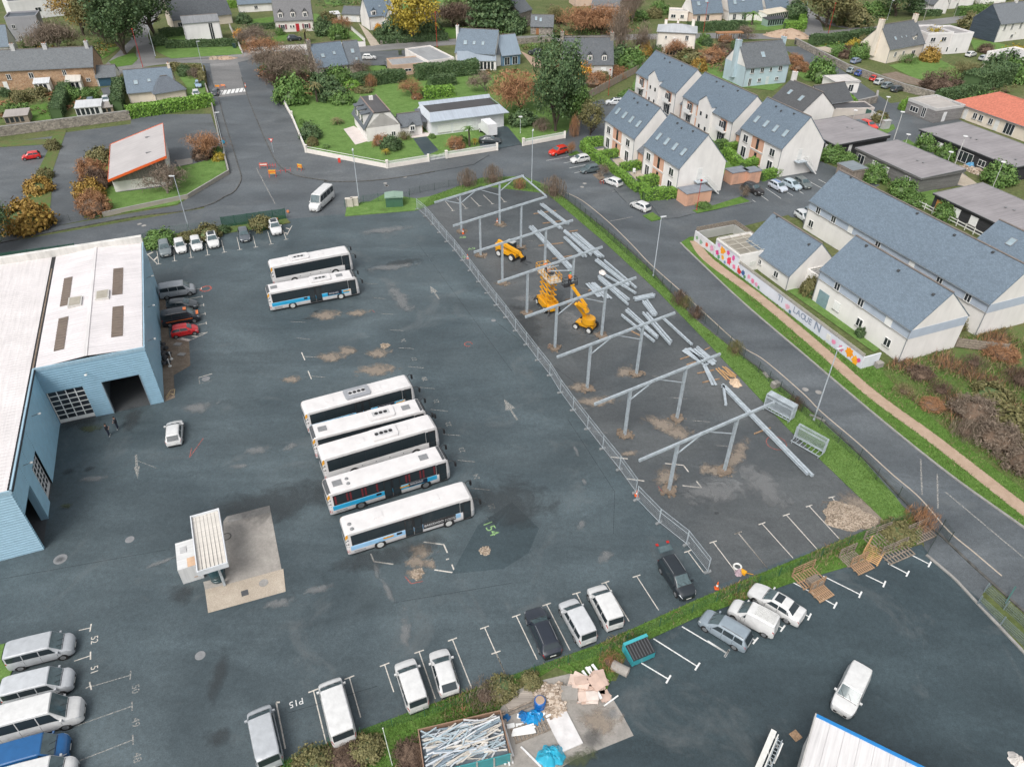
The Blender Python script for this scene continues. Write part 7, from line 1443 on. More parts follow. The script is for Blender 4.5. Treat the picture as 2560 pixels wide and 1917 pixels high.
# ---- apartment blocks (front towards the road), all on the same axis
AX=R(-68.2);UX=(math.cos(AX),math.sin(AX));NX=(-UX[1],UX[0])
def ax(p,x,y):return (p[0]+UX[0]*x+NX[0]*y,p[1]+UX[1]*x+NX[1]*y)
def apartment(label,A,L,D=9.6,pinkx=None,stair=False,skyn=4,gable=False,front=True):
 B=ax(A,L,0);W=[]
 px=L*.45 if pinkx is None else pinkx;lw=L*.15
 for x in (L*.15,L*.80):W+=[('F',x,3.3,1.5,1.45,'w'),('F',x,.3,1.5,2.1,'p')]
 W+=[('R',D*.45,3.0,.95,2.05,'d')] if stair else []
 r=house(label,A,B,D,5.65,4.6 if gable else 5.3,WW,SL,wins=W,sky=[('F',L*(i+.7)/(skyn+.4),.34,.95,1.5) for i in range(skyn)] if not gable else (),ov=.2,vg=.06,ry=D*.5,vents=[(L*.3,.85),(L*.45,.8),(L*.7,.87)],name='apartment_block',cat='apartment block')
# salmon recesses between the windows
 for z0,z1 in ((.3,2.6),(3.0,5.3)):
  MB().box(px-lw,-.012,z0,px+lw,.3,z1).bd('loggia','render',r,PINK);MB().box(px-lw,-.16,z0-.12,px+lw,.0,z0).bd('loggia_sill','render',r,WW)
  MB().box(px-.45,-.05,z0+.1,px+.25,-.013,z1-.2).bd('loggia_door','house_glass',r)
  MB().box(px-lw-.1,-.14,z0,px-lw,0,z1).bd('loggia_jamb','render',r,WW);MB().box(px+lw,-.14,z0,px+lw+.1,0,z1).bd('loggia_jamb','render',r,WW)
 if gable:
  d=tpart('cross_gable',r,(0,0,0));x0,x1=L*.36,L*.62;xm=(x0+x1)/2
  MB().box(x0,-.5,0,x1,.4,6.6).bd('gable_wall','render',d,WW);MB().poly([(x0,-.5,6.6),(x1,-.5,6.6),(xm,-.5,8.3)]).bd('gable_peak','render',d,WW)
  m=MB()
  for s_,xx in ((-1,x0-.15),(1,x1+.15)):m.poly([(xx,-.65,6.5),(xm,-.65,8.4),(xm,2.6,8.4),(xx,.9,6.5)])
  m.bd('gable_roof','slate',d,SL)
  for xx in (L*.16,L*.84):
   b=MB().box(xx-1.35,-.9,2.9,xx+1.35,.0,3.05).bd('balcony','render',r,WW);MB().box(xx-1.35,-.9,3.05,xx+1.35,-.84,3.9).bd('balcony_rail','frame_white',b)
   MB().box(xx-1.2,-.02,3.06,xx+1.2,.1,5.2).bd('balcony_wall','render',r,PINK);MB().box(xx-.3,-.04,3.1,xx+.9,-.021,5.0).bd('balcony_window','house_glass',r);MB().box(xx-.9,-.05,.3,xx+.9,0,2.3).bd('patio_window','house_glass',r)
  for xx,zz in ((L*.43,3.9),(L*.55,3.9),(L*.43,1.2),(L*.55,1.2)):MB().box(xx-.3,-.54,zz,xx+.3,-.5,zz+.8).bd('small_window','house_glass',d)
 if stair:
  s_=tpart('outside_stair',r,(L,D*.45,0));MB().box(.02,-1.0,2.75,1.3,1.2,2.9).bd('landing','galv',s_)
  m=MB()
  for k in range(10):m.box(.1,1.2+k*.28,2.6-k*.27,1.25,1.48+k*.28,2.64-k*.27)
  m.bd('treads','galv',s_);m=MB()
  for x in (.06,1.28):
   m.bar((x,1.2,2.7),(x,4.1,.0),.06,.2)
   for zz in (.5,1.0):m.bar((x,1.2,2.8+zz),(x,4.1,.1+zz),.05)
   for k in range(5):m.bar((x,1.3+k*.65,2.6-k*.6),(x,1.3+k*.65,3.75-k*.6),.04)
  for zz in (.5,1.0):m.bar((1.28,-1.0,2.9+zz),(1.28,1.2,2.9+zz),.05)
  m.bd('stair_rail','frame_white',s_)
 return r
P2=(25.25,138.0)
apartment('white apartment block nearest the road with an outside metal stair',ax(P2,0,-.2),12.6,9.7,stair=True)
apartment('white apartment block beside the orange car and hedged gardens',ax(P2,-16.2,-.2),12.5,9.7)
apartment('white apartment block with balconies and a cross gable, behind the hedged one',ax(P2,-45.2,23.4),18.4,9.6,gable=True)
apartment('white apartment block with balconies and a cross gable, in the middle of the estate',ax(P2,-24.3,23.7),19.0,9.6,gable=True)
apartment('white apartment block with a metal stair next to the black flat roofs',ax(P2,-1.9,23.3),13.0,9.8,stair=True)
for p,l,lb in ((ax(P2,-3.65,.8),3.6,'low slate link roof between the two front apartment blocks'),(ax(P2,-26.7,25),2.3,'low slate link roof between the two balcony blocks'),(ax(P2,-5.2,25),3.2,'low slate link roof beside the rear apartment block')):
 house(lb,p,ax(p,l,0),7.5,3.3,2.8,PINK,(.13,.145,.165),ov=.2,sky=[('F',l/2,.6,.7,.9)],name='link_building',cat='building')
def binstore(label,A,L,D,h=2.3):
 r=thing('bin_store',label,'bin store',(*A,.1),AX+R(90));MB().box(0,0,0,L,D,h).bd('wall','render',r,PINK);MB().box(-.12,-.12,h,L+.12,D+.12,h+.12).bd('roof','tint',r,(.22,.24,.27));MB().box(.4,-.03,.05,1.5,0,2.0).bd('door','tint',r,(.55,.33,.24))
binstore('pink bin store with flat grey lid beside the corner lawn',(30.8,122.5),5.2,3.0);binstore('pink bin store left of the gate between the blocks',(41.2,132.3),3.6,2.4);binstore('pink bin store right of the gate between the blocks',(44.5,132.7),2.7,2.2)
# ---- long slate buildings with the mural wall
TA=(43.2,90.7)
GREYB=(.42,.48,.56)
def ti(label,A,L,D,hw,rh,wins,band=True,**k):
 B=ax(A,L,0);r=house(label,A,B,D,hw,rh,WW,(.142,.188,.235),wins=wins,ov=.18,vg=.02,gut=True,name='terrace_building',cat='building',**k)
 if band:
  MB().box(-.01,-.03,hw-1.35,L+.01,-.001,hw-.05).bd('grey_band','render',r,GREYB);MB().box(L+.001,.0,hw-1.35,L+.03,D,hw-.05).bd('grey_band','render',r,GREYB)
  MB().bar((-.05,-.1,hw-1.42),(L+.05,-.1,hw-1.42),.06).bd('band_trim','kerb',r)
  MB().bar((-.05,-.22,0),(-.05,-.22,.02),.02).bd('foot_trim','kerb',r)
 return r
ti('white terrace with slate roof and painted garden wall in front',TA,16.6,9.3,5.0,4.2,[('F',3.7,3.62,1.0,1.15,'w',(1,1,1),.03),('F',8.2,3.62,1.0,1.15,'w',(1,1,1),.03),('F',13.1,3.62,1.1,1.15,'s',(1,1,1),.03),('F',4.6,.9,1.2,1.2,'s'),('F',9.0,.9,1.1,1.2,'w'),('F',14.0,.9,1.1,1.2,'w'),('F',1.9,.02,2.0,2.25,'g',(.22,.32,.35))],vents=[(2.6,.9),(9,.8),(15,.75)])
ti('small white building with slate roof beside the mural annex',ax(TA,-14.4,-1.8),11.0,8.6,2.45,4.3,[('F',4.2,1.0,.9,.8,'w'),('F',8.2,.8,1.0,1.0,'w')],band=False,vents=[(1.2,.95),(9.5,.8)])
ti('long white terrace with slate roof behind the painted wall building',ax((62.3,81.5),-35.2,0),35.2,9.0,5.0,4.4,[('F',x,3.62,1.0,1.15,'w' if i not in (2,4) else 's',(1,1,1),.03) for i,x in enumerate((2.4,6.0,9.8,15.6,22.2,27.2,32))]+[('F',1.6,.9,1.1,1.2,'w'),('F',31.2,.9,1.0,1.2,'w')],vents=[(3,.95),(17,.9),(30,.9),(24,.85)],sky=())
ti('slate roof beyond the long terrace at the picture edge',ax((62.3,81.5),-14.2,12.0),14.5,9.0,4.2,3.6,[],band=False,sky=[('F',4.2,.6,1.0,1.3)])
lk=flat('white link with open slatted roof between the two mural buildings',ax(TA,-3.4,1.2),ax(TA,0,1.2),4.0,2.9,WW,name='link_building',cat='building',par=.15);
for k in range(7):MB().box(.25+k*.45,.2,3.06,.33+k*.45,3.8,3.14).bd('pergola_slat','tint',lk,(.5,.5,.46))
MB().box(1.8,-.04,.3,2.2,0,1.8).bd('slit_window','house_glass',lk)
mu=flat('white flat roofed annex painted with a bright flower mural',ax(TA,-16.5,-5.6),ax(TA,-10.4,-5.6),6.2,2.9,WW,(.36,.33,.27),par=.18,name='annex',cat='building')
rl=MB()
for a,b in (((.1,.1),(6.0,.1)),((6.0,.1),(6.0,6.1)),((.1,.1),(.1,6.1)),((.1,6.1),(6.0,6.1)),((1.6,.1),(1.6,6.1)),((3.0,.1),(3.0,6.1)),((4.5,.1),(4.5,6.1)),((.1,2.0),(6,2.0)),((.1,4.0),(6,4.0))):rl.bar((*a,3.25),(*b,3.25),.06)
rl.bd('roof_lattice','tint',mu,(.55,.52,.45));MB().box(6.11,2.2,.9,6.15,3.2,1.6).bd('panel','plate',mu)
def flower(parent,x,z,s,col,y=-.05,n=6,nm='painted_flower',seed=0):
 rr=random.Random(seed+x);m=MB()
 for k in range(n):
  a=2*math.pi*k/n+rr.uniform(-.2,.2);l=s*rr.uniform(.75,1.1);w=s*.38;ca,sa=math.cos(a),math.sin(a);yy=y-.002*k
  m.poly([(x,yy,z),(x+ca*l*.5-sa*w,yy,z+sa*l*.5+ca*w),(x+ca*l,yy,z+sa*l),(x+ca*l*.5+sa*w,yy,z+sa*l*.5-ca*w)])
 return m.bd(nm,'tint',parent,col)
MB().box(0,-.03,.05,6.1,-.002,2.85).bd('mural_ground','render',mu,(.62,.64,.7))
for x,z,s,c in ((.8,1.0,.55,(.66,.05,.24)),(.9,2.3,.45,(.6,.3,.5)),(2.0,1.9,.8,(.85,.34,.02)),(2.3,.9,.5,(.85,.42,.05)),(3.4,2.2,.55,(.66,.08,.26)),(3.9,1.1,.75,(.78,.06,.12)),(4.8,2.0,.5,(.7,.1,.35)),(5.3,.8,.5,(.75,.2,.35)),(1.3,.5,.4,(.1,.3,.16)),(3.0,.4,.35,(.2,.3,.5))):flower(mu,x,z,s,c,-.04)
# painted garden wall
MA,ML=(34.6,101.8),30.0
MA=ax(TA,-11.9,-5.45);ML=27.6
gw=thing('mural_wall','low pale garden wall painted with flowers and large grey letters','wall',(*MA,.09),AX)
MB().box(0,-.1,0,ML,.1,1.75).bd('wall','render',gw,(.60,.63,.70));MB().box(-.02,-.14,1.75,ML,.14,1.83).bd('coping','kerb',gw)
m=MB()
for z in (1.95,2.12):m.bar((0,0,z),(ML,0,z),.06,.1)
m.bd('top_rail','tint',gw,(.42,.40,.35))
for k in range(12):MB().bar((ML*k/11,0,1.8),(ML*k/11,0,2.2),.08).bd('rail_post','tint',gw,(.42,.40,.35))
for i,(ch_,x,z,s_) in enumerate((('T',11.0,.55,.95),('I',11.8,.5,.95),('L',14.4,.45,1.0),('A',15.1,.45,.95),('O',15.95,.45,.95),('U',16.75,.45,.95),('E',17.6,.45,.95),('N',18.7,.25,1.4))):
 ctext(ch_,s_*1.25,'tint',gw,(x,-.13,z),(R(90),0,0),'LEFT','mural_letter',.004,(.22,.27,.36),1.0,.02)
for x,z,s,c in ((1.2,.9,.65,(.72,.05,.03)),(2.0,.6,.6,(.66,.05,.05)),(2.9,.8,.5,(.05,.12,.3)),(4.3,.9,.45,(.75,.35,.48)),(5.3,.7,.5,(.72,.2,.35)),(6.2,.6,.4,(.7,.3,.45)),(13.2,.8,.55,(.72,.4,.5)),(22.6,.8,.45,(.72,.25,.4)),(24.0,.7,.5,(.7,.2,.35)),(25.4,1.0,.8,(.9,.34,.02)),(26.6,.6,.75,(.9,.4,.03)),(27.1,.9,.4,(.7,.08,.25)),(3.4,.4,.4,(.12,.3,.14)),(13.9,.4,.35,(.1,.2,.3)),(6.8,.4,.3,(.12,.3,.14))):flower(gw,x,z,s,c,-.12,7)
MB().box(21.2,-.13,.5,21.9,-.1,1.3).bd('utility_hatch','plate',gw);MB().box(.15,-.12,.05,.75,-.1,1.7).bd('timber_panel','boards_v',gw,(.36,.33,.29))
MB().box(ML,-.1,0,ML+.18,2.6,1.75).bd('end_return','render',gw,(.66,.68,.72))
sw=thing('slatted_wall','grey wall with slatted timber top around the mural annex garden','wall',(*ax(MA,-10.4,0),.09),AX)
MB().box(0,-.1,0,5.6,.1,1.7).bd('wall','render',sw,(.6,.6,.62));MB().box(0,.1,0,.2,7.6,1.5).bd('wall','render',sw,(.4,.4,.38));MB().box(0,7.4,0,6,7.6,1.5).bd('wall','render',sw,(.4,.4,.38))
for z in (1.6,1.85,2.1):MB().box(-.03,.1,z,.05,7.6,z+.18).bd('slat','old_timber',sw);MB().box(0,7.55,z,6,7.63,z+.18).bd('slat','old_timber',sw)
for x,z,s,c in ((.8,.8,.4,(.2,.35,.2)),(2.0,.6,.5,(.25,.4,.3)),(3.6,.9,.5,(.7,.1,.06)),(5.0,.9,.6,(.66,.3,.45))):flower(sw,x,z,s,c,-.12)
ef=thing('timber_fence','weathered timber fence between the two terrace gables','fence',(*ax(TA,16.7,9.4),.09),AX+R(55))
for z in (.2,.55,.9,1.25):MB().box(0,-.03,z,6,.03,z+.3).bd('board','old_timber',ef)
for x in (0,2,4,6):MB().box(x-.05,.03,0,x+.05,.13,1.65).bd('post','old_timber',ef)
# ---- black and grey timber flat roofs
BK=(.035,.036,.04);GT=(.20,.195,.19);FR=(.34,.315,.32)
sv=lambda *a:a
flat('grey timber building with pale flat roof behind the long slate terrace',(68.9,144.3),ax((68.9,144.3),16.4,0),10.2,2.75,GT,FR,'boards',ov=.35,par=0,slope=.3,wins=[('F',1.6,.1,1.8,2.1,'p'),('F',5.3,.8,1.4,1.3,'s'),('F',8.2,.8,1.4,1.3,'s'),('F',13.6,.1,1.2,2.1,'p')],vents=[(10,5.4),(11.2,5.6)])
flat('black timber building with pale flat roof next to the stair block',(60.5,158.5),ax((60.5,158.5),13.0,0),13.5,2.7,BK,FR,'boards',ov=.35,par=0,slope=.3,wins=[('F',11,.7,1.3,1.5,'s'),('R',4,.3,.8,2.1,'d')],vents=[(6,9),(7.2,9.3)])
flat('long black timber building with pale roof and cluttered porch',ax((87.0,154.6),-1.0,0),ax((87.0,154.6),21.5,0),11.5,2.8,BK,FR,'boards',ov=.35,par=0,slope=.25,wins=[('F',1.8,.3,2.6,2.2,'s'),('F',5.6,1.0,1.3,1.0,'s'),('F',7.6,1.0,1.3,1.0,'s'),('F',12.0,.2,3.6,2.1,'p'),('F',16.0,.8,1.6,1.2,'w'),('F',20,.9,1.5,.9,'s')],vents=[(8,5),(9.2,5.3),(20.2,3)])
flat('black timber building with pale roof and white shutters behind the long terrace',(74.4,122.0),ax((74.4,122.0),22,0),11.0,2.7,BK,FR,'boards',ov=.35,par=0,slope=.25,wins=[('F',1.3,.1,1.1,2.1,'d',(.4,.18,.05)),('F',5.0,.8,1.5,1.4,'s'),('F',8.6,.8,1.5,1.4,'s'),('F',12.4,.2,.5,2.2,'d')],vents=[(9,6),(10.3,6.4)])
flat('black timber building with white shutter at the picture edge',(100.5,130.5),ax((100.5,130.5),14,0),9,2.8,BK,FR,'boards',ov=.35,par=0,slope=.25,wins=[('F',2.0,.6,1.8,1.3,'s')])
flat('small grey timber cube with white framed roof',(93.2,177.2),ax((93.2,177.2),8.4,0),8.6,2.95,(.25,.24,.235),(.52,.48,.44),'boards',par=.3,wins=[('F',2.4,.8,2.4,1.2,'w'),('F',5.2,.4,1.1,2.2,'p'),('R',3.0,.05,1.0,2.1,'d',(.7,.7,.7))],parcol=(.5,.49,.48))
flat('little timber shed at the corner of the grey flat roof',(62.8,137.5),ax((62.8,137.5),4.0,0),3.6,2.2,(.3,.25,.21),(.25,.29,.31),'boards_v',par=0,ov=.15,name='shed',cat='shed')
house('low cream building with orange tiled roof at the right edge',(103.3,175.9),ax((103.3,175.9),30,0),14,3.0,2.6,CREAM,(.52,.17,.11),'tile',wins=[('F',2.6,.9,1.1,1.3,'w'),('F',4.0,.1,1.0,2.3,'d'),('F',6.6,.9,1.1,1.3,'w'),('F',8.2,.9,1.1,1.3,'w'),('F',10.8,.9,1.1,1.3,'w'),('F',12.4,.1,1.0,2.3,'d'),('F',15.6,.2,2.4,2.3,'p')],ov=.4,hip=5.0,ridge=(.5,.2,.15))
# ---- the white garden house, its porch and the big garage
GA=(-31.2,154.6);g24=R(22.6);ug=(math.cos(g24),math.sin(g24));gx=lambda x,y:(GA[0]+ug[0]*x-ug[1]*y,GA[1]+ug[1]*x+ug[0]*y)
r=house('white house with slate mansard, flat felt top and three dormers in the walled garden',gx(0,0),gx(7.4,0),12.0,2.9,3.0,WW,(.11,.125,.14),turn=True,ov=.35,gut=False,wins=[('F',5.8,.6,.9,1.0,'w')],ry=None)
for o in [c for c in C.objects if c.parent is r and c.name.split('.')[0] in ('roof_slope','ridge_tiles')]:bpy.data.objects.remove(o)
L0,D0,hE,hT=7.4,12.0,2.9,6.0;m=MB()
for s_ in (0,1):
 xa,xb=(-.5,1.95) if s_==0 else (L0+.5,L0-1.95)
 MB().pris([(xa,-.1),(xb,-.1),(xb,D0+.1),(xa,D0+.1)],[hE-.45,hT-.2,hT-.2,hE-.45] if s_==0 else [hE-.45,hT-.2,hT-.2,hE-.45][::1],[hE-.3,hT,hT,hE-.3]).bd('mansard_slope','slate',r,(.11,.125,.14))
MB().pris([(1.95,-.1),(L0-1.95,-.1),(L0-1.95,D0+.1),(1.95,D0+.1)],hT-.25,hT-.02).bd('flat_roof','felt',r,(.10,.095,.095))
MB().box(1.85,-.12,hT-.1,2.05,D0+.12,hT+.12).box(L0-2.05,-.12,hT-.1,L0-1.85,D0+.12,hT+.12).bd('roof_kerb','tint',r,(.3,.22,.19))
w_=MB();w_.poly([(0,0,hE),(L0,0,hE),(L0-1.95,0,hT-.26),(1.95,0,hT-.26)]);w_.poly([(0,D0,hE),(L0,D0,hE),(L0-1.95,D0,hT-.26),(1.95,D0,hT-.26)]);w_.bd('gable_wall','render',r,WW)
for y in (2.4,5.4,8.4):
 d=tpart('dormer',r,(0,0,0));MB().box(-.1,y-.75,hE+.2,2.0,y+.75,hT-.75).bd('dormer_wall','render',d,WW);MB().pris([(-.45,y-.95),(2.1,y-.95),(2.1,y+.95),(-.45,y+.95)],[hT-.75,hT-.45,hT-.45,hT-.75],[hT-.6,hT-.2,hT-.2,hT-.6]).bd('dormer_roof','slate',d,(.11,.125,.14));MB().box(-.13,y-.5,hE+.45,-.1,y+.5,hT-.95).bd('pane','house_glass',d)
MB().box(3.2,8.6,hT-.02,4.0,9.2,hT+.8).bd('chimney','old_render',r,WW)
house('white porch with slate cross gable between the garden house and garage',gx(7.5,.3),gx(12.3,.3),4.2,2.3,1.9,WW,(.13,.145,.16),dorm=[(2.4,1.3,1.5,1.1)],gut=False,wins=[('F',2.4,.7,1.0,1.1,'w')],name='porch',cat='porch')
pl=thing('covered_walk','slate roofed covered walk with timber posts by the terrace','porch',(*gx(12.4,1.5),.1),g24);MB().pris([(0,-.6),(5.2,-.6),(5.2,4.6),(0,4.6)],[2.3,2.3,3.6,3.6],[2.42,2.42,3.75,3.75]).bd('roof','slate',pl,(.12,.13,.15));MB().box(.2,3.9,0,5,4.1,3.2).bd('back_wall','render',pl,WW)
for x in (.2,2.6,5.0):MB().bar((x,-.4,0),(x,-.4,2.3),.16).bd('post','timber',pl)
GG=(-17.9,158.6);g2=lambda x,y:(GG[0]+ug[0]*x-ug[1]*y,GG[1]+ug[1]*x+ug[0]*y)
r=flat('long white garage with grey metal mansard around a dark flat roof',g2(0,0),g2(17.0,0),8.6,3.3,(.72,.73,.74),(.075,.072,.07),par=0,ov=.05,wins=[('F',10.2,1.95,.75,.32,'p'),('F',11.15,1.95,.75,.32,'p'),('F',12.1,1.95,.75,.32,'p'),('F',13.9,1.95,.75,.32,'p'),('F',14.85,1.95,.75,.32,'p'),('F',15.8,1.95,.75,.32,'p'),('F',11.1,.02,3.4,2.7,'g',(.72,.73,.74)),('F',14.9,.02,3.4,2.7,'g',(.72,.73,.74)),('F',3.0,.5,3.0,1.6,'s'),('F',6.6,.5,3.0,1.6,'s')],name='garage',cat='garage')
MB().pris([(-.4,-1.0),(17.9,-1.0),(16.6,1.6),(.4,1.6)],[3.2,3.2,4.4,4.4],[3.35,3.35,4.55,4.55]).bd('metal_skirt','sheet',r,(.42,.47,.53));MB().pris([(0,7.7),(17,7.7),(17,8.9),(0,8.9)],[3.7,3.7,4.6,4.6],[3.85,3.85,4.75,4.75]).bd('metal_skirt','sheet',r,(.42,.47,.53));MB().pris([(16.6,1.6),(17.9,-1.0),(17.9,8.9),(16.6,8.0)],[4.4,3.2,3.2,4.4],[4.55,3.35,3.35,4.55]).bd('metal_skirt','sheet',r,(.62,.66,.7));MB().pris([(-.4,-1.0),(.4,1.6),(.4,8.0),(-.4,8.9)],[3.2,4.4,4.4,3.2],[3.35,4.55,4.55,3.35]).bd('metal_skirt','sheet',r,(.6,.64,.68));MB().box(.4,1.6,3.6,16.6,8.0,4.15).bd('felt_deck','felt',r,(.07,.066,.064))
# garden wall with pickets
def picket_wall(P,label,rails=False,h=.75):
 t=thing('garden_wall',label,'wall',(*P[0],.1));o=P[0]
 for a,b in zip(P,P[1:]):
  d=math.hypot(b[0]-a[0],b[1]-a[1]);sec=tpart('wall_bay',t,(a[0]-o[0],a[1]-o[1],0));sec.rotation_euler=(0,0,heading(a,b))
  MB().box(.2,-.12,0,d-.2,.12,h).bd('low_wall','render',sec,(.74,.69,.63));MB().box(-.22,-.22,0,.22,.22,h+.75).box(-.28,-.28,h+.75,.28,.28,h+.87).bd('pillar','render',sec,(.75,.71,.65))
  m=MB();m.bar((.2,0,h+.12),(d-.2,0,h+.12),.05,.08).bar((.2,0,h+.55),(d-.2,0,h+.55),.05,.08)
  if not rails:
   for k in range(int(d/.22)):m.bar((.3+k*.22,0,h+.04),(.3+k*.22,0,h+.66),.09,.03)
  m.bd('picket_rail' if rails else 'picket_panel','frame_white',sec)
 e=P[-1];MB().box(-.22,-.22,0,.22,.22,h+.75).bd('pillar','render',t,(.75,.71,.65),None,(e[0]-o[0],e[1]-o[1],0))
picket_wall([(-56.2,182.0),(-51.0,169.8),(-42.8,148.1),(-24.9,139.8)],'white garden wall with two rails round the corner',True);picket_wall([(-24.9,139.8),(-17.1,143.5)],'white picket wall left of the drive gate');picket_wall([(-13.6,145.3),(-3.4,150.1)],'white picket wall in front of the box truck');picket_wall([(2.1,152.8),(11.1,157.7)],'white picket wall beside the apartments drive')
gt=thing('garden_gate','white picket gate of the walled garden','gate',(*(-16.7,143.7),.1),heading((-16.7,143.7),(-13.9,145.1)))
m=MB()
for k in range(12):m.bar((.1+k*.27,0,.1),(.1+k*.27,0,1.1+.25*abs(k-5.5)/5.5),.1,.03)
m.bd('pickets','frame_white',gt);MB().bar((0,.04,.3),(3.2,.04,.3),.08).bar((0,.04,.9),(3.2,.04,.9),.08).bd('gate_rails','frame_white',gt)
# box truck
bt=thing('box_truck','white box truck parked in the garage drive','truck',(*(-5.7,159.6),.13),heading((-4.2,156.6),(-8.3,165.7)))
MB().box(-3.0,-1.05,.75,1.2,1.05,3.1).bd('cargo_box','bus_paint',bt,(.74,.74,.74));MB().pris([(1.25,-1),(3.0,-1),(3.0,1),(1.25,1)],.5,[2.3,1.5,1.5,2.3]).bd('cab','bus_paint',bt,(.74,.74,.74));MB().poly([(1.45,-.85,2.25),(2.7,-.85,1.68),(2.7,.85,1.68),(1.45,.85,2.25)]).bd('windscreen','glass',bt);wheel4(bt,(-1.8,2.0),.95,.4,.28)
# ---- shed with orange edge
SA=(-73.2,127.3);s22=R(22.6);us=(math.cos(s22),math.sin(s22));sx_=lambda x,y:(SA[0]+us[0]*x-us[1]*y,SA[1]+us[1]*x+us[0]*y)
sh_=thing('workshop_shed','white shed with sloping grey roof and bright orange edge','shed',(*SA,.12),s22);LL,DD=9.8,17.5
MB().pris([(0,0),(LL,0),(LL,DD),(0,DD)],0,[2.7,5.3,5.3,2.7],top=False).bd('wall','render',sh_,(.78,.75,.72));MB().pris([(-.35,-1.6),(LL+.35,-1.6),(LL+.35,DD+.5),(-.35,DD+.5)],[2.75,5.65,5.65,2.75],[2.95,5.85,5.85,2.95]).bd('roof','sheet',sh_,(.50,.47,.46))
for a in ([(-.35,-1.66),(LL+.35,-1.66),(LL+.35,-1.6),(-.35,-1.6)],[(-.35,DD+.5),(LL+.35,DD+.5),(LL+.35,DD+.56),(-.35,DD+.56)]):MB().pris(a,[2.6,5.5,5.5,2.6],[3.05,5.95,5.95,3.05]).bd('orange_fascia','tint_gloss',sh_,(.75,.13,.03))
MB().box(LL+.35,-1.66,5.45,LL+.42,DD+.56,5.95).bd('orange_fascia','tint_gloss',sh_,(.75,.13,.03));MB().box(-.42,-1.66,2.55,-.35,DD+.56,3.05).bd('orange_fascia','tint_gloss',sh_,(.75,.13,.03))
MB().poly([(.1,-.02,1.9),(LL-.1,-.02,1.9),(LL-.1,-.02,4.9),(.1,-.02,2.5)]).bd('gable_cladding','boards_v',sh_,(.30,.27,.24))
for y in (4,13):MB().box(6.6,y,4.95,7.6,y+.25,5.15).bd('roof_vent','mid_grey',sh_)
# ---- houses further off: label, A, B, depth, wall h, rise, options
house('long brown stone row house with slate roof and three chimneys',(-131.6,189.2),(-106.6,194.5),8.5,4.9,3.6,(.5,.5,.5),OSL,'old_slate','brown_stone',wins=[('F',2.6,2.6,1.0,1.3,'w'),('F',5.4,2.6,1.0,1.3,'w'),('F',10.6,2.7,1.1,1.3,'w'),('F',18.4,3.0,.9,1.3,'w'),('F',23.4,1.3,1.0,.8,'w'),('F',4.0,.3,1.0,1.9,'d')],chim=[(7.2,4.2,1.0,.7,9.8),(14.6,4.2,1.0,.7,9.6),(24.4,4.2,.8,1.0,9.8)],sky=[('F',3.6,.6,.6,.6)])
def lean(label,A,B,D,h0,h1,wall,roof,rm='sheet',wm='render',name='lean_to',cat='lean to'):
 L=math.hypot(B[0]-A[0],B[1]-A[1]);r=thing(name,label,cat,(*A,.08),heading(A,B));MB().pris([(0,0),(L,0),(L,D),(0,D)],0,[h0,h0,h1,h1],top=False).bd('wall',wm,r,wall);MB().pris([(-.1,-.2),(L+.1,-.2),(L+.1,D),(-.1,D)],[h0,h0,h1,h1],[h0+.1,h0+.1,h1+.1,h1+.1]).bd('roof',rm,r,roof)
 for k in range(max(2,int(L/1.0))):MB().box(.15+k,-.02,.3,.85+k,-.001,h0-.2).bd('pane','house_glass',r)
 return r
lean('white glazed lean-to on the stone row house, nearer the middle',(-119.9,188.8),(-116.5,189.8),2.4,2.0,2.7,WW,(.66,.68,.7));lean('larger white lean-to with glass front on the stone row house',(-112.4,189.9),(-109.2,191.0),3.4,2.1,3.0,WW,(.66,.63,.57));lean('low rusty lean-to between the two glazed ones',(-118.5,193.8),(-116.1,194.5),2.0,1.6,2.2,(.4,.2,.14),(.5,.25,.18))
house('slate roofed garage with blue doors beside the stone row house',(-106.7,194.1),(-102.1,195.5),5.5,2.3,2.0,WW,OSL,'old_slate',wins=[('F',2.6,.05,4.4,2.0,'g',(.04,.10,.15))],name='garage',cat='garage')
r=house('cream house with slate roof and a hipped wing towards the hedge',(-92.7,180.4),(-82.7,184.0),8.6,2.5,4.0,CREAM,SL,sky=[('F',2.3,.38,.95,1.1),('F',5.3,.42,.75,.8)],chim=[(10.3,4.3,.6,.9,7.2)])
house('hipped slate wing in front of the cream house',(-86.5,180.8),(-80.6,185.0),5.6,2.3,2.7,CREAM,(.12,.14,.165),hip=True,name='house_wing',cat='house')
house('tall white house with grey flat slope and dark vertical window',(-100.0,239.4),(-90.3,243.6),7,5.6,1.2,(.78,.76,.75),(.30,.31,.32),'felt',wins=[('F',7.8,.1,1.2,5.3,'p',(.1,.1,.1)),('L',3.5,1.0,1.2,1.2,'w')],ov=.15,ry=4.5)
house('long dark slate house behind the tall white house',(-110.8,258.2),(-95.1,269.0),9,3.0,5.2,CREAM,DSL,'old_slate',wins=[('F',2.0,.8,1.4,1.2,'w')],chim=[(10.5,4.5,.8,.8,9.3)])
house('slate roofed bungalow at the top edge',(-97.9,285.3),(-87.0,289.2),8,2.8,4.0,WW,SL,wins=[('F',6.0,.9,1.2,1.1,'w')],sky=[('F',2.5,.5,.9,1.0),('F',8,.6,.9,1.0)])
house('house with slate mansard, three dormers, pink shutters and a red door',(-76.8,255.3),(-65.2,258.0),9,3.7,6.0,(.74,.69,.64),(.15,.15,.155),'slate',wins=[('F',2.2,.9,1.3,1.3,'w'),('F',4.7,1.2,.6,.8,'w'),('F',5.6,1.2,.6,.8,'w'),('F',9.6,.9,1.3,1.3,'w'),('F',6.8,.05,1.1,2.3,'d',(.45,.02,.03))],dorm=[(2.0,1.5,4.2,1.5),(5.9,1.5,4.2,1.5),(9.7,1.5,4.2,1.5)])
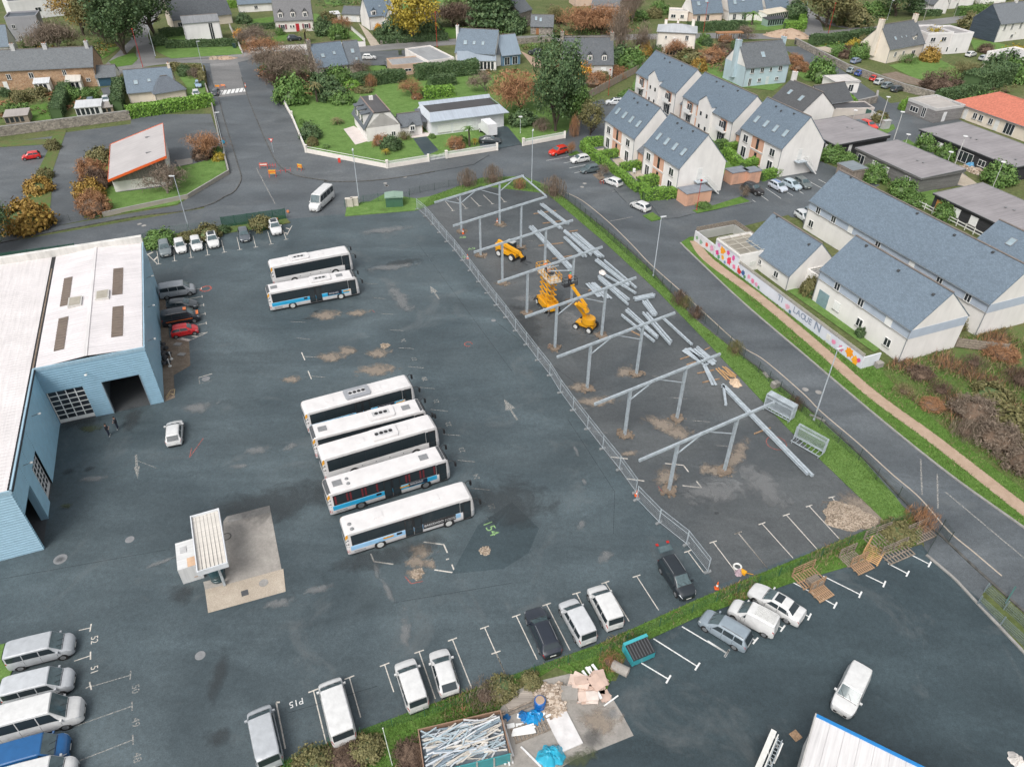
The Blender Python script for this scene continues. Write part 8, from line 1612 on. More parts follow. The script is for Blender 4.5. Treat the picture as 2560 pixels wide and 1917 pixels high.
for x in (1.2,3.2,8.6,10.6):
 put_win(C.objects[-1].parent if False else [o for o in C.objects if o.get('label','').startswith('house with slate mansard')][0],1,9,'F',x,.85,.55,1.4,'d',(.25,.08,.10))
r=house('white gabled house with a dark blue front door',(-47.2,259.2),(-41.2,262.3),9,4.2,4.6,WW,SL,wins=[('F',1.9,.7,1.6,1.4,'s'),('F',4.9,.05,1.0,2.1,'d',(.03,.09,.13))],sky=[('F',4.6,.45,.6,.6)],dorm=[(1.8,1.6,4.3,1.4)],chim=[(.3,4.5,.6,1,9.4),(9,4.5,.6,1,9.4)])
house('gabled front wing of the white house with the blue door',(-41.7,260.0),(-37.7,262.9),9,4.4,4.2,WW,SL,turn=True,wins=[('F',2.1,.7,1.5,1.4,'s'),('F',2.1,4.2,1.3,1.6,'s')],name='house_wing',cat='house')
house('small white garage with slate roof and two doors',(-58.5,272.0),(-52.4,271.2),6,2.5,1.7,WW,OSL,wins=[('F',1.6,.9,.9,.8,'w'),('F',3.9,.05,2.0,2.0,'g',(.72,.72,.72))],name='garage',cat='garage')
house('slate roofed house among the shrubs with white patio doors',(-51.9,202.7),(-44.6,206.7),8.5,2.9,4.6,(.62,.56,.48),SL,wins=[('F',2.3,.3,1.5,1.9,'p'),('F',6.8,.6,1.0,1.7,'p')],sky=[('F',2.4,.42,.95,1.1),('F',5.6,.48,.75,.9)],chim=[(-.3,4.2,.9,1.2,8.6,'stone')])
house('slate wing right of the house among the shrubs',(-44.7,207.3),(-41.1,208.7),8,2.7,4.6,(.62,.56,.48),(.12,.14,.16),sky=[('F',2.0,.5,.95,1.2),('F',2.6,.12,.8,.9)],name='house_wing',cat='house')
flat('low flat roofed building with brown front wall',(-32.6,205.5),(-23.1,208.8),7.5,2.6,(.50,.36,.27),(.36,.37,.38),wins=[('F',4.3,.9,1.8,.7,'p'),('F',6.9,.8,.8,1.0,'p')],par=.2)
flat('white flat roofed building behind the brown fronted one',(-23.2,208.4),(-16.4,212.4),15.5,3.0,(.74,.70,.66),(.37,.38,.39),wins=[('F',1.2,.8,.9,1.0,'p'),('F',3.4,.7,1.0,.8,'p',(.1,.4,.3))],par=.2)
r=house('white house with slate roof and zinc lean-to front',(-16.3,215.3),(-5.3,213.4),9.5,3.9,4.8,WW,SL,sky=[('F',2.5,.38,1.0,1.3),('F',5.0,.38,.8,1.1),('F',7.5,.38,.8,1.1)],chim=[(-.2,4.6,.7,.9,9.6)],ry=5.5)
lean('zinc roofed lean-to with skylights along the slate house',(-15.4,211.1),(-4.9,211.8),3.6,2.4,4.1,WW,(.30,.35,.40),wm='render')
house('dark slate middle section of the zinc lean-to house',(-5.4,215.5),(-2.6,217.6),8,3.4,4.6,WW,DSL,name='house_wing',cat='house');house('blue zinc roofed end section with glazed porch',(-3.4,216.2),(1.8,218.5),8,2.9,4.2,(.12,.22,.32),(.24,.30,.36),'sheet',wins=[('F',1.6,.1,1.6,2.1,'p'),('F',4.0,.1,1.6,2.1,'p')],name='house_wing',cat='house')
house('old stone house with slate roof and gable chimney',(1.5,262.3),(5.8,268.2),9,5.0,3.5,(.5,.5,.5),OSL,'old_slate','stone',turn=False,chim=[(.4,4.5,.7,1.1,9.6,'stone'),(5.5,4.5,.7,1.1,9.6,'stone')],wins=[('F',2.2,.8,.8,1.4,'w'),('R',4.5,1,.8,1.2,'w')]);house('small stone outhouse with two roof windows',(5.3,254.7),(12.5,254.2),6,2.6,2.6,(.5,.5,.5),OSL,'old_slate','stone',sky=[('F',1.6,.6,.8,1.4),('F',3.1,.5,.8,1.4)],wins=[('F',2.2,.05,.9,1.9,'d',(.3,.14,.06))],name='outhouse',cat='outhouse')
house('stone house with dark slate roof, dormers and a gable chimney at each end',(12.7,202.2),(26.1,202.5),9.2,4.3,5.2,(.60,.57,.53),DSL,'old_slate',wins=[('F',7.0,1.9,1.3,1.4,'p'),('F',10.9,1.9,1.4,1.4,'s'),('F',10.9,.0,1.6,.9,'p')],dorm=[(4.0,1.3,4.9,1.3),(7.2,1.3,4.9,1.3),(11.0,1.3,4.9,1.3)],chim=[(.0,4.6,.8,1.3,10.9,'stone'),(13.1,4.6,.8,1.3,10.7,'stone')])
house('white square house with pale grey hipped roof',(42.0,231.5),(52.9,229.3),9,6.0,1.3,(.74,.69,.62),(.48,.50,.52),'sheet',hip=True,wins=[('F',2.6,4.2,.6,.8,'w'),('F',5.2,3.4,1.0,1.2,'s'),('F',8.6,4.0,1.0,1.3,'w'),('L',4,3.6,1.1,1.2,'s')],chim=[(2.0,7,.8,.6,7.8),(10,7.6,.9,.6,8.2),(5.5,8,.6,.6,7.6)])
lean('conservatory with brown posts on the white square house',(44.6,228.6),(52.6,228.1),3.0,2.0,2.7,(.5,.35,.24),(.5,.42,.36))
r=house('pale blue house with old slate roof and one skylight',(59.4,197.1),(72.0,201.7),9.2,4.9,4.6,(.44,.55,.60),OSL,'old_slate',wins=[('F',2.2,3.2,1.1,1.2,'w'),('F',5.2,3.2,1.1,1.2,'w'),('F',7.9,3.3,.7,1.0,'w'),('F',10.8,3.2,1.2,1.2,'w'),('F',2.0,.05,.9,2.0,'p'),('F',4.9,.9,1.0,.9,'w'),('F',7.4,.05,.9,2.0,'d',(.6,.64,.66)),('F',10.3,.9,1.0,.8,'w')],sky=[('F',6.0,.42,1.2,1.6)],chim=[(-.2,4.6,1.1,1.4,10.4),(13.6,4.6,.7,1.4,10.2)])
MB().poly([(-.03,0,4.9),(-.03,9.2,4.9),(-.03,4.6,9.4)]).bd('white_gable','render',r,(.74,.72,.70))
for i,(a,b,lb,kk) in enumerate((((61.0,273.2),(71.7,276.1),'first of three white gabled houses at the top edge',0),((73.9,276.2),(86.1,278.6),'middle of three white gabled houses at the top edge',1),((88.5,283.2),(97.4,286.0),'last of three white gabled houses, with a glazed porch',2))):
 r=house(lb,a,b,9,3.0,5.5,(.70,.56,.46) if i==0 else WW,SL,wins=[('F',2.2,.4,1.2,1.9,'p'),('F',5.6,.4,1.2,1.9,'p')],sky=[('F',2.4,.42,1.1,1.4),('F',5.5,.55,1.1,1.4)]);MB().poly([(-.2,0,3.0),(-.2,9,3.0),(-.2,4.5,8.3)]).bd('white_gable','render',r,WW)
flat('small white flat roofed room beside the first top edge house',(53.4,277.0),(59.8,275.8),5,3.0,(.74,.68,.62),(.6,.58,.55),wins=[('F',1.6,.9,1.6,1.1,'w'),('F',4.6,.9,1.2,1.1,'w')],par=.2)
lean('white glazed porch at the end of the top edge row',(86.7,274.9),(96.2,281.3),4.0,2.4,3.0,WW,(.7,.62,.5))
house('slate house with a white gable behind the bare trees',(27.5,287.8),(37.4,282.8),9,3.0,5.0,WW,OSL,sky=[('F',6.5,.5,.8,1.0)]);house('pinkish house at the top edge behind the bare trees',(22.4,300.0),(29.1,301.4),8,4,4,(.6,.45,.36),OSL)
# right-hand rear
r=house('dark slate house with white gable behind the apartments',(59.5,173.3),ax((59.5,173.3),10.6,0),9.0,4.0,3.8,WW,(.085,.088,.092),sky=[('F',3.0,.5,1.0,1.3),('F',7.2,.45,1.0,1.5)],chim=[(.5,4.7,1.0,.8,9.6)],wins=[('R',2.0,.8,1.0,1.3,'p')])
house('dark slate annex beside the white gable and timber gates',(72.2,175.3),(80.6,178.8),7.5,2.4,3.0,WW,(.085,.09,.095),turn=False,name='annex',cat='house');flat('low dark felt roof next to the slate annex',(72.7,172.6),(84.1,173.7),5.0,2.0,(.55,.5,.46),(.09,.09,.095),par=.1,name='annex',cat='garage')
flat('small white annex with flat roof by the lane',(81.1,191.7),(87.7,192.9),6,2.6,(.76,.73,.70),(.72,.68,.64),wins=[('F',1.2,.4,.9,1.6,'p'),('F',4.6,.3,1.4,1.8,'p')],par=0,ov=.2,parcol=(.7,.68,.66))
r=house('cream house with slate roof, big gable chimney and small dormer',(106.6,221.6),(119.9,229.4),9.8,3.9,5.2,(.74,.66,.56),OSL,'old_slate',wins=[('F',3.2,1.5,1.0,1.2,'w'),('F',6.8,1.7,.9,.9,'w'),('F',11.4,.3,1.6,2.0,'p')],sky=[('F',3.6,.35,.9,1.1),('F',6.4,.36,.5,.6),('F',8.4,.36,.5,.6)],dorm=[(11.6,1.3,4.9,1.0)],chim=[(-.1,4.9,.9,1.5,10.6),(14.8,4.9,.8,1.3,10.6)])
flat('modern white house of stepped flat roofed boxes',(121.1,231.2),(129.4,232.9),10,5.8,(.66,.63,.62),(.36,.34,.33),wins=[('F',2.2,3.6,1.6,1.2,'w'),('F',5.8,3.6,1.6,1.2,'w'),('F',9,3.4,1.4,1.4,'p'),('F',8.4,.6,1.4,1.4,'p')],par=.3,parcol=(.74,.72,.71));flat('right wing of the modern white house',(129.2,232.6),(136.3,234.6),10,5.4,(.74,.72,.71),(.36,.34,.33),wins=[('F',3,.5,.5,1.2,'p')],par=.3,name='house_wing')
house('white house with dark clad gable and slate roof at the right edge',(151.2,247.6),(168.3,254.8),10,5.4,4.6,WW,(.16,.175,.19),wins=[('F',2.4,3.4,.9,1.7,'w'),('F',5.6,3.4,.9,1.7,'w'),('F',9.4,3.4,.9,1.7,'w'),('F',7,.9,1.1,1.0,'w')],chim=[(10,5,.8,.8,10.6)])
MB().poly([(-.05,0,0),(-.05,10,0),(-.05,10,5.4),(-.05,5,10),(-.05,0,5.4)]).bd('dark_gable','boards',[o for o in C.objects if o.get('label','').startswith('white house with dark clad')][0],(.055,.075,.10))
house('white house with slate roof above the utility poles',(147.3,296.9),(157.1,294.9),9,3.6,4.4,WW,SL,wins=[('F',3,.9,1.2,1.2,'w')]);house('white gabled garage house at the top right',(150.3,289.2),(156.5,291.6),8,3.4,3.6,WW,OSL,turn=True,wins=[('F',2.2,.1,2.2,2.0,'g',(.72,.72,.72))]);house('white house with upper windows at the top right edge',(161.1,299.6),(172.0,303.4),8,5.0,4,WW,SL,wins=[('F',2.6,3.0,1,1.2,'w'),('F',6,3.0,1,1.2,'w'),('F',4,.6,1,1.2,'w')]);house('pale house behind the hedge at the far right',(176.8,308.3),(187.8,309.9),8,3.4,4,WW,SL)
flat('white building partly shown at the right edge below the apple trees',(135.2,209.7),(145.8,215.1),8,4.4,WW,(.6,.58,.56),wins=[('F',3.4,2.2,1.4,1.3,'w'),('F',6.4,2.2,1.4,1.3,'w')],par=.2)
# left-hand rear
flat('white modern house with dark railed roof at the top left',(-169.2,269.3),(-154.6,281.1),12,5.6,(.76,.75,.75),(.12,.13,.14),wins=[('F',8.2,2.0,1.8,1.4,'p'),('F',11,3.0,.9,1.0,'p'),('F',14,2.6,1.2,1.6,'p')],par=.4);flat('grey cube house with small windows at the top left',(-154.1,240.8),(-146.1,243.8),8,6.6,(.33,.33,.35),(.10,.12,.14),wins=[('F',1.6,3.6,1.0,1.2,'w'),('F',8.4,4.3,.9,1.0,'w'),('F',2.4,.5,1.0,1.0,'p'),('F',8.6,.3,.9,1.3,'p')],par=.3)
house('white house with slate roof cut by the left edge',(-152.3,220.8),(-144.6,223.1),8,3.0,4.6,WW,SL,wins=[('F',7.4,.8,1.9,1.4,'w')])
house('pale house at the very top left of centre',(-129.7,299.1),(-121.8,302.8),8,3,4,(.74,.66,.6),OSL)
lean('corrugated white shed beside the silver car',(-100.6,170.0),(-95.4,171.7),4.2,1.9,2.4,(.6,.6,.58),(.6,.61,.62),name='shed',cat='shed');lean('low wooden shed beside the corrugated one',(-95.7,172.3),(-93.5,173.1),3.4,1.3,1.7,(.3,.24,.18),(.36,.33,.3),name='shed',cat='shed');lean('flat timber shed roof behind the stone wall',(-113.9,164.3),(-109.4,166.0),4.5,1.6,1.9,(.28,.23,.18),(.4,.36,.33),name='shed',cat='shed');lean('small grey garden shed by the concrete fence',(14.2,188.2),(18.1,190.9),4.0,2.2,2.7,(.62,.62,.6),(.36,.42,.46),name='shed',cat='shed')
lean('green garden shed in front of the top edge row',(85.3,268.1),(91.7,271.1),3,2.0,2.3,(.25,.34,.29),(.05,.05,.055),name='shed',cat='shed');lean('white open garden shed near the small garage',(-62.5,273.6),(-59.8,274.9),2.6,1.8,2.3,WW,(.68,.68,.68),name='shed',cat='shed')
# ---- walls and fences between the plots
def stonewall(P,h,label,mat='stone',col=None,w=.5,name='stone_wall',cap=True):
 t=thing(name,label,'wall',(*P[0],.03));o=P[0];m=MB();c=MB()
 for a,b in zip(P,P[1:]):
  d=heading(a,b);nx,ny=-math.sin(d)*w/2,math.cos(d)*w/2;q=[(a[0]-o[0]+nx,a[1]-o[1]+ny),(a[0]-o[0]-nx,a[1]-o[1]-ny),(b[0]-o[0]-nx,b[1]-o[1]-ny),(b[0]-o[0]+nx,b[1]-o[1]+ny)]
  m.pris(q,0,h);c.pris([(x*1.0,y) for x,y in q],h+.004,h+.1)
 m.bd('masonry',mat,t,col)
 if cap:c.bd('coping','kerb',t)
stonewall([(87.4,244.3),(92.3,213.9),(100.1,194.8),(105.8,186.4)],1.7,'long old stone wall along the lane with parked cars');stonewall([(-116.6,154.7),(-111.1,156.7),(-100.9,161.9),(-87.6,168.5)],2.0,'old stone wall behind the left car parks');stonewall([(-77.9,228.8),(-67.2,232.7),(-45.2,238.0)],1.4,'white garden wall below the house with pink shutters','render',WW,.25,'garden_wall');stonewall([(-53.8,260.8),(-46.4,243.9)],1.0,'short white wall on the drive beside the clipped bush','render',WW,.25,'garden_wall');stonewall([(-41.2,241.1),(-21.4,246.2)],.9,'low stone wall along the street under the yellow tree');stonewall([(-.9,241.1),(11.7,245.8)],1.6,'stone wall along the street by the sandy drive');stonewall([(-55.2,136.5),(-59.8,147.8)],.7,'low kerb wall of the corner lawn, short side','render',(.4,.36,.3),.3,'garden_wall');stonewall([(-55.2,136.5),(-59.0,124.8),(-70.9,117.0)],.7,'low kerb wall of the corner lawn, long side','render',(.36,.33,.28),.3,'garden_wall');stonewall([(-61.0,150.0),(-71.6,176.8),(-79.9,196.0)],.9,'thin wall between the street and the dark lot','render',(.5,.45,.38),.25,'garden_wall');stonewall([(-94.0,262.0),(-80.0,228.7)],1.3,'white wall beside the gravel drive','render',WW,.25,'garden_wall');stonewall([(82.9,180.8),(89.1,184.5),(91.1,189.2)],1.6,'stone retaining wall by the small white annex');stonewall([(-84.0,110.2),(-79.5,112.0)],.35,'low pale kerb beside the autumn bush','render',(.55,.5,.42),.4,'garden_wall');stonewall([(76.1,169.5),(83.6,172.3)],1.3,'pink grey wall in front of the timber gates','render',(.5,.44,.42),.2,'garden_wall')
cf=thing('panel_fence','weathered concrete panel fence beside the garden','fence',(*(16.4,183.0),.05),heading((16.4,183.0),(36.5,214.6)));fl_=math.dist((16.4,183.0),(36.5,214.6));n=int(fl_/2)
for k in range(n+1):MB().box(k*2-.08,-.08,0,k*2+.08,.08,1.9).bd('post','kerb',cf)
PM=[MB().box(.08,-.03,.05+j*.45,1.92,.03,.48+j*.45).mesh('panel','tint') for j in range(4)]
for k in range(n):
 for j in range(4):link('panel',PM[j],cf,(.36+.05*random.random(),.30,.25),(k*2,0,0))
tg_=thing('timber_gates','white and green gate panels beside the slate annex','gate',(*(80.4,177.9),.05),heading((80.4,177.9),(83.1,171.4)))
for k,c in enumerate(((.62,.62,.6),(.62,.62,.6),(.05,.12,.10),(.05,.12,.10),(.6,.6,.58),(.6,.6,.58))):MB().box(k*1.6,-.04,.1,k*1.6+1.5,.04,1.9).bd('gate_panel','tint',tg_,c)
rc=MB().box(-.9,-.45,0,.9,.45,1.7).box(-1.0,-.55,1.7,1.0,.55,1.85).bd('electric_cabinet','tint',None,(.45,.45,.44),None,(*(83.7,165.3),.1),AX+R(90));tag(rc,'grey cabinet on the round grass island','cabinet')
tag(heap(None,7.0,4.0,2.2,60,None,0,.1,.3,11).bd('sand_heap','sand_path',None,None,60,(*(88.5,254.5),.04),R(-10)),'pale heap of sand at the far junction','sand heap');tag(heap(None,3.6,1.6,.6,30,None,0,.1,.2,12).bd('sand_heap','sand_path',None,None,60,(*(-83.4,222.8),.04)),'low sand heap on the street beside the white house','sand heap');tag(heap(None,1.8,1.2,.7,30,None,0,.1,.2,13).bd('gravel_heap','stones',None,None,60,(*(-86.1,222.4),.04)),'small grey gravel heap beside the low sand heap','gravel heap')
for p,lb,c in (((87.6,243.5),'dark wheelie bin by the stone wall end',(.03,.035,.04)),((-33.4,228.0),'green bin beside the black van',(.06,.08,.04)),((-84.2,235.1),'dark green bin at the lawn corner',(.02,.05,.05))):
 t=thing('wheelie_bin',lb,'bin',(*p,.05));MB().pris([(-.45,-.4),(.45,-.4),(.45,.4),(-.45,.4)],.1,1.15).bd('bin_body','tint_gloss',t,c);MB().box(-.5,-.45,1.15,.5,.45,1.25).bd('lid','tint_gloss',t,c)
# ---------------------------------------------------------------- vegetation
def quads(name,cen,size,mat,rs,nrm=None,asp=1.0,up=.0):
 n=len(cen);d=rs.normal(size=(n,3))
 if nrm is not None:d=d*.6+nrm
 d/=np.linalg.norm(d,axis=1,keepdims=True)+1e-9
 a=np.cross(d,rs.normal(size=(n,3)));a/=np.linalg.norm(a,axis=1,keepdims=True)+1e-9;b=np.cross(d,a)
 if up:a=a*(1-up)+np.array([0,0,1.0])*up;a/=np.linalg.norm(a,axis=1,keepdims=True)
 s=(size*rs.uniform(.6,1.3,n))[:,None];v=np.empty((n,4,3));w=s*asp
 v[:,0]=cen-a*s-b*w*.5;v[:,1]=cen-a*s*.1+b*w;v[:,2]=cen+a*s+b*w*.4;v[:,3]=cen+a*s*.2-b*w
 return raw(name,v.reshape(-1,3),n,4,mat)
def raw(name,v,n,k,mat):
 me=bpy.data.meshes.new(name);me.vertices.add(n*k);me.vertices.foreach_set('co',v.astype(np.float32).ravel())
 me.loops.add(n*k);me.loops.foreach_set('vertex_index',np.arange(n*k,dtype=np.int32));me.polygons.add(n);me.polygons.foreach_set('loop_start',np.arange(n,dtype=np.int32)*k);me.polygons.foreach_set('loop_total',np.full(n,k,dtype=np.int32))
 me.materials.append(M[mat]);me.update();return me
def clumps(rs,n,nc,rx,rz,z0,spread,shell=.75,flat=False):
 d=rs.normal(size=(nc,3));d/=np.linalg.norm(d,axis=1,keepdims=True)
 if flat:d[:,2]=np.abs(d[:,2])
 r=rs.uniform(shell,1.0,(nc,1))**.7*rs.uniform(.8,1.12,(nc,1));c=d*r*np.array([rx,rx,rz]);i=rs.integers(0,nc,n)
 o=rs.normal(size=(n,3))*spread*rs.uniform(.6,1.2,(nc,1))[i];p=c[i]+o
 nr=p/np.array([rx,rx,rz]);p[:,2]+=z0 if flat else z0+rz
 return p,nr/(np.linalg.norm(nr,axis=1,keepdims=True)+1e-9)
PC={}
def branches(rs,h,r,fork,levels,spread,mat,droop=.0):
 m=MB();tips=[]
 def grow(p,d,l,rad,lev):
  q=p+d*l;m.tube(p,q,rad,rad*.68,5 if lev else 7,caps=False)
  if lev>=levels:tips.append((q,d));return
  for k in range(fork+(rs.random()>.5)):
   v=Vector(rs.normal(size=3));nd=(d+v*spread*(.7+.25*lev)).normalized()
   if nd.z<-.1:nd.z=.1;nd.normalize()
   grow(q if k else p+d*l*rs.uniform(.7,1),nd,l*rs.uniform(.6,.85),rad*.62,lev+1)
 grow(Vector((0,0,-.2)),Vector((rs.normal()*.05,rs.normal()*.05,1)).normalized(),h,r,0)
 return m,tips
def proto(kind,mat,var):
 key=(kind,mat,var)
 if key in PC:return PC[key]
 rs=np.random.default_rng((hash(kind) if False else sum(map(ord,kind+mat)))*7+var);out=[]
 if kind=='shrub':
  p,nr=clumps(rs,3000,80,.86,.88,.05,.1,.72,True);p[:,2]=np.abs(p[:,2]);out=[('foliage',quads('foliage',p,.05,mat,rs,nr) if mat not in ('twig','bramble','rust_leaf') else quads('foliage',p,.085,mat,rs,None,.16,.3))]
  m=MB()
  for k in range(5):a=k*1.26;m.tube((0,0,-.05),(math.cos(a)*.4,math.sin(a)*.4,.6),.03,.012,5)
  m.lath([(.5,.0),(.6,.25),(.45,.5),(.1,.62)],n=10);out.append(('stem',m.mesh('stem','bramble' if mat in ('twig','bramble','rust_leaf') else 'leaf_dark' if mat!='leaf_yellow' else 'leaf_olive',50)))
 elif kind=='tree':
  m,tips=branches(rs,.28,.035,3,2,.55,'bark');p,nr=clumps(rs,3600,70,.5,.38,.24,.075,.45);out=[('trunk',m.mesh('trunk','bark')),('crown',quads('crown',p,.021,mat,rs,nr))]
 elif kind=='big':
  m,tips=branches(rs,.26,.03,3,3,.5,'bark');p,nr=clumps(rs,9500,130,.40,.40,.2,.05,.4);out=[('trunk',m.mesh('trunk','bark')),('crown',quads('crown',p,.0125,mat,rs,nr))]
 elif kind=='conifer':
  n=5000;t=rs.uniform(.06,1,n)**.9;a=rs.uniform(0,6.283,n);rad=(1-t)**.8*.24*rs.uniform(.5,1.12,n)*(1+.25*np.sin(t*60));p=np.stack([rad*np.cos(a),rad*np.sin(a),t],1);nr=np.stack([np.cos(a),np.sin(a),np.full(n,.3)],1)
  out=[('trunk',MB().tube((0,0,-.02),(0,0,.95),.02,.004,7).mesh('trunk','bark')),('crown',quads('crown',p,.018,mat,rs,nr))]
 elif kind in ('bare','barebig'):
  m,tips=branches(rs,.26,.03 if kind=='bare' else .024,3,4 if kind=='barebig' else 3,.5,'bark')
  T=np.array([list(t[0]) for t in tips]);D=np.array([list(t[1]) for t in tips]);k=2600 if kind=='bare' else 5200;i=rs.integers(0,len(T),k);l=rs.uniform(-.05,.16,(k,1));p=T[i]+D[i]*l+rs.normal(size=(k,3))*.055
  out=[('trunk',m.mesh('trunk','pale_bark' if mat=='twig' else 'bark')),('crown',quads('crown',p,.05,mat,rs,None,.075,.45))]
 elif kind=='twiggy':
  n=1300;a=rs.uniform(0,6.283,n);u=rs.uniform(0,1,n);p=np.stack([u*.75*np.cos(a),u*.75*np.sin(a),rs.uniform(.1,.95,n)*(1-.35*u)],1);nr=None
  out=[('foliage',quads('foliage',p,.16,mat,rs,None,.05,.7)),('stem',MB().lath([(.2,0),(.3,.3),(.05,.5)],n=7).mesh('stem','bramble'))]
 elif kind in ('palm','cordyline'):
  tr=.62 if kind=='palm' else .35;m=MB();nf=22 if kind=='palm' else 60
  for k in range(nf):
   a=k*2.4;e=rs.uniform(.1,1.2);L=.42*rs.uniform(.8,1.1);P=[]
   for j in range(5):
    t=j/4;P.append((math.cos(a)*L*t*math.cos(e*(1-t*.6)),math.sin(a)*L*t*math.cos(e*(1-t*.6)),tr+L*(math.sin(e)*t-.75*t*t)))
   w=.05 if kind=='palm' else .025
   for j in range(4):
    sx,sy=-math.sin(a)*w*(1-j/4.5),math.cos(a)*w*(1-j/4.5);q0,q1=P[j],P[j+1];m.poly([(q0[0]-sx,q0[1]-sy,q0[2]),(q1[0]-sx*.8,q1[1]-sy*.8,q1[2]),(q1[0]+sx*.8,q1[1]+sy*.8,q1[2]),(q0[0]+sx,q0[1]+sy,q0[2])])
  out=[('trunk',MB().tube((0,0,-.05),(0,0,tr),.05,.035,8).mesh('trunk','bark')),('fronds',m.mesh('fronds',mat))]
 PC[key]=out;return out
NM={'shrub':('shrub','shrub'),'tree':('tree','tree'),'big':('tree','tree'),'conifer':('conifer_tree','tree'),'bare':('bare_tree','tree'),'barebig':('bare_tree','tree'),'twiggy':('twiggy_shrub','shrub'),'palm':('palm_tree','palm'),'cordyline':('cordyline','plant')}
PN=[0]
def plant(kind,p,h,r,mat,label,z=.05):
 PN[0]+=1;parts=proto(kind,mat,PN[0]%3);nm,cat=NM[kind];t=thing(nm,label,cat,(*p,z),PN[0]*1.7)
 k={'tree':2.0,'big':2.4,'conifer':4.2,'bare':2.0,'barebig':2.0,'palm':2.4,'cordyline':2.4}.get(kind,1.0);t.scale=(r*k,r*k,h)
 for n,me in parts:link(n,me,t)
 return t
def hedge(P,w,h,mat,label,dens=55,size=.13,z=.05,name='hedge'):
 t=thing(name,label,'hedge',(*P[0],z));o=P[0];rs=np.random.default_rng(len(label)*31+int(h*10));core=MB();C_,N_=[],[]
 for a,b in zip(P,P[1:]):
  d=math.hypot(b[0]-a[0],b[1]-a[1]);ux,uy=(b[0]-a[0])/d,(b[1]-a[1])/d;nx,ny=-uy,ux;A_=(a[0]-o[0],a[1]-o[1]);e=w*.3
  core.pris([(A_[0]+nx*s*w*.42+ux*l,A_[1]+ny*s*w*.42+uy*l) for l,s in ((-e,1),(-e,-1),(d+e,-1),(d+e,1))],0,h*.9)
  n=int(d*(2*h+w)*dens);u=rs.uniform(-w*.4,d+w*.4,n);s=rs.uniform(0,2*h+w,n)
  q=np.where(s<h,-w/2,np.where(s<h+w,s-h-w/2,w/2));zz=np.where(s<h,s,np.where(s<h+w,h,2*h+w-s))
  bul=1+.09*np.sin(u*1.3+len(label))+.05*np.sin(u*3.7);q=q*bul;zz=zz*(1+.05*np.sin(u*.9))+rs.normal(size=n)*.04
  c=np.stack([A_[0]+ux*u+nx*q,A_[1]+uy*u+ny*q,zz],1)+rs.normal(size=(n,3))*.06;C_.append(c)
  f=np.zeros((n,3));f[:,0]=nx*np.sign(q)*(np.abs(q)>w*.44);f[:,1]=ny*np.sign(q)*(np.abs(q)>w*.44);f[:,2]=(np.abs(q)<=w*.44)*1.0;N_.append(f)
 core.bd('branches','bramble' if 'leaf' not in mat else 'leaf_dark',t);link('foliage',quads('foliage',np.concatenate(C_),size,mat,rs,np.concatenate(N_)),t);return t
LD,LG,LB,LO,LA,LY,LR,TW,BR,RU='leaf_dark','leaf_green','leaf_bright','leaf_olive','leaf_autumn','leaf_yellow','leaf_orange','twig','bramble','rust_leaf'
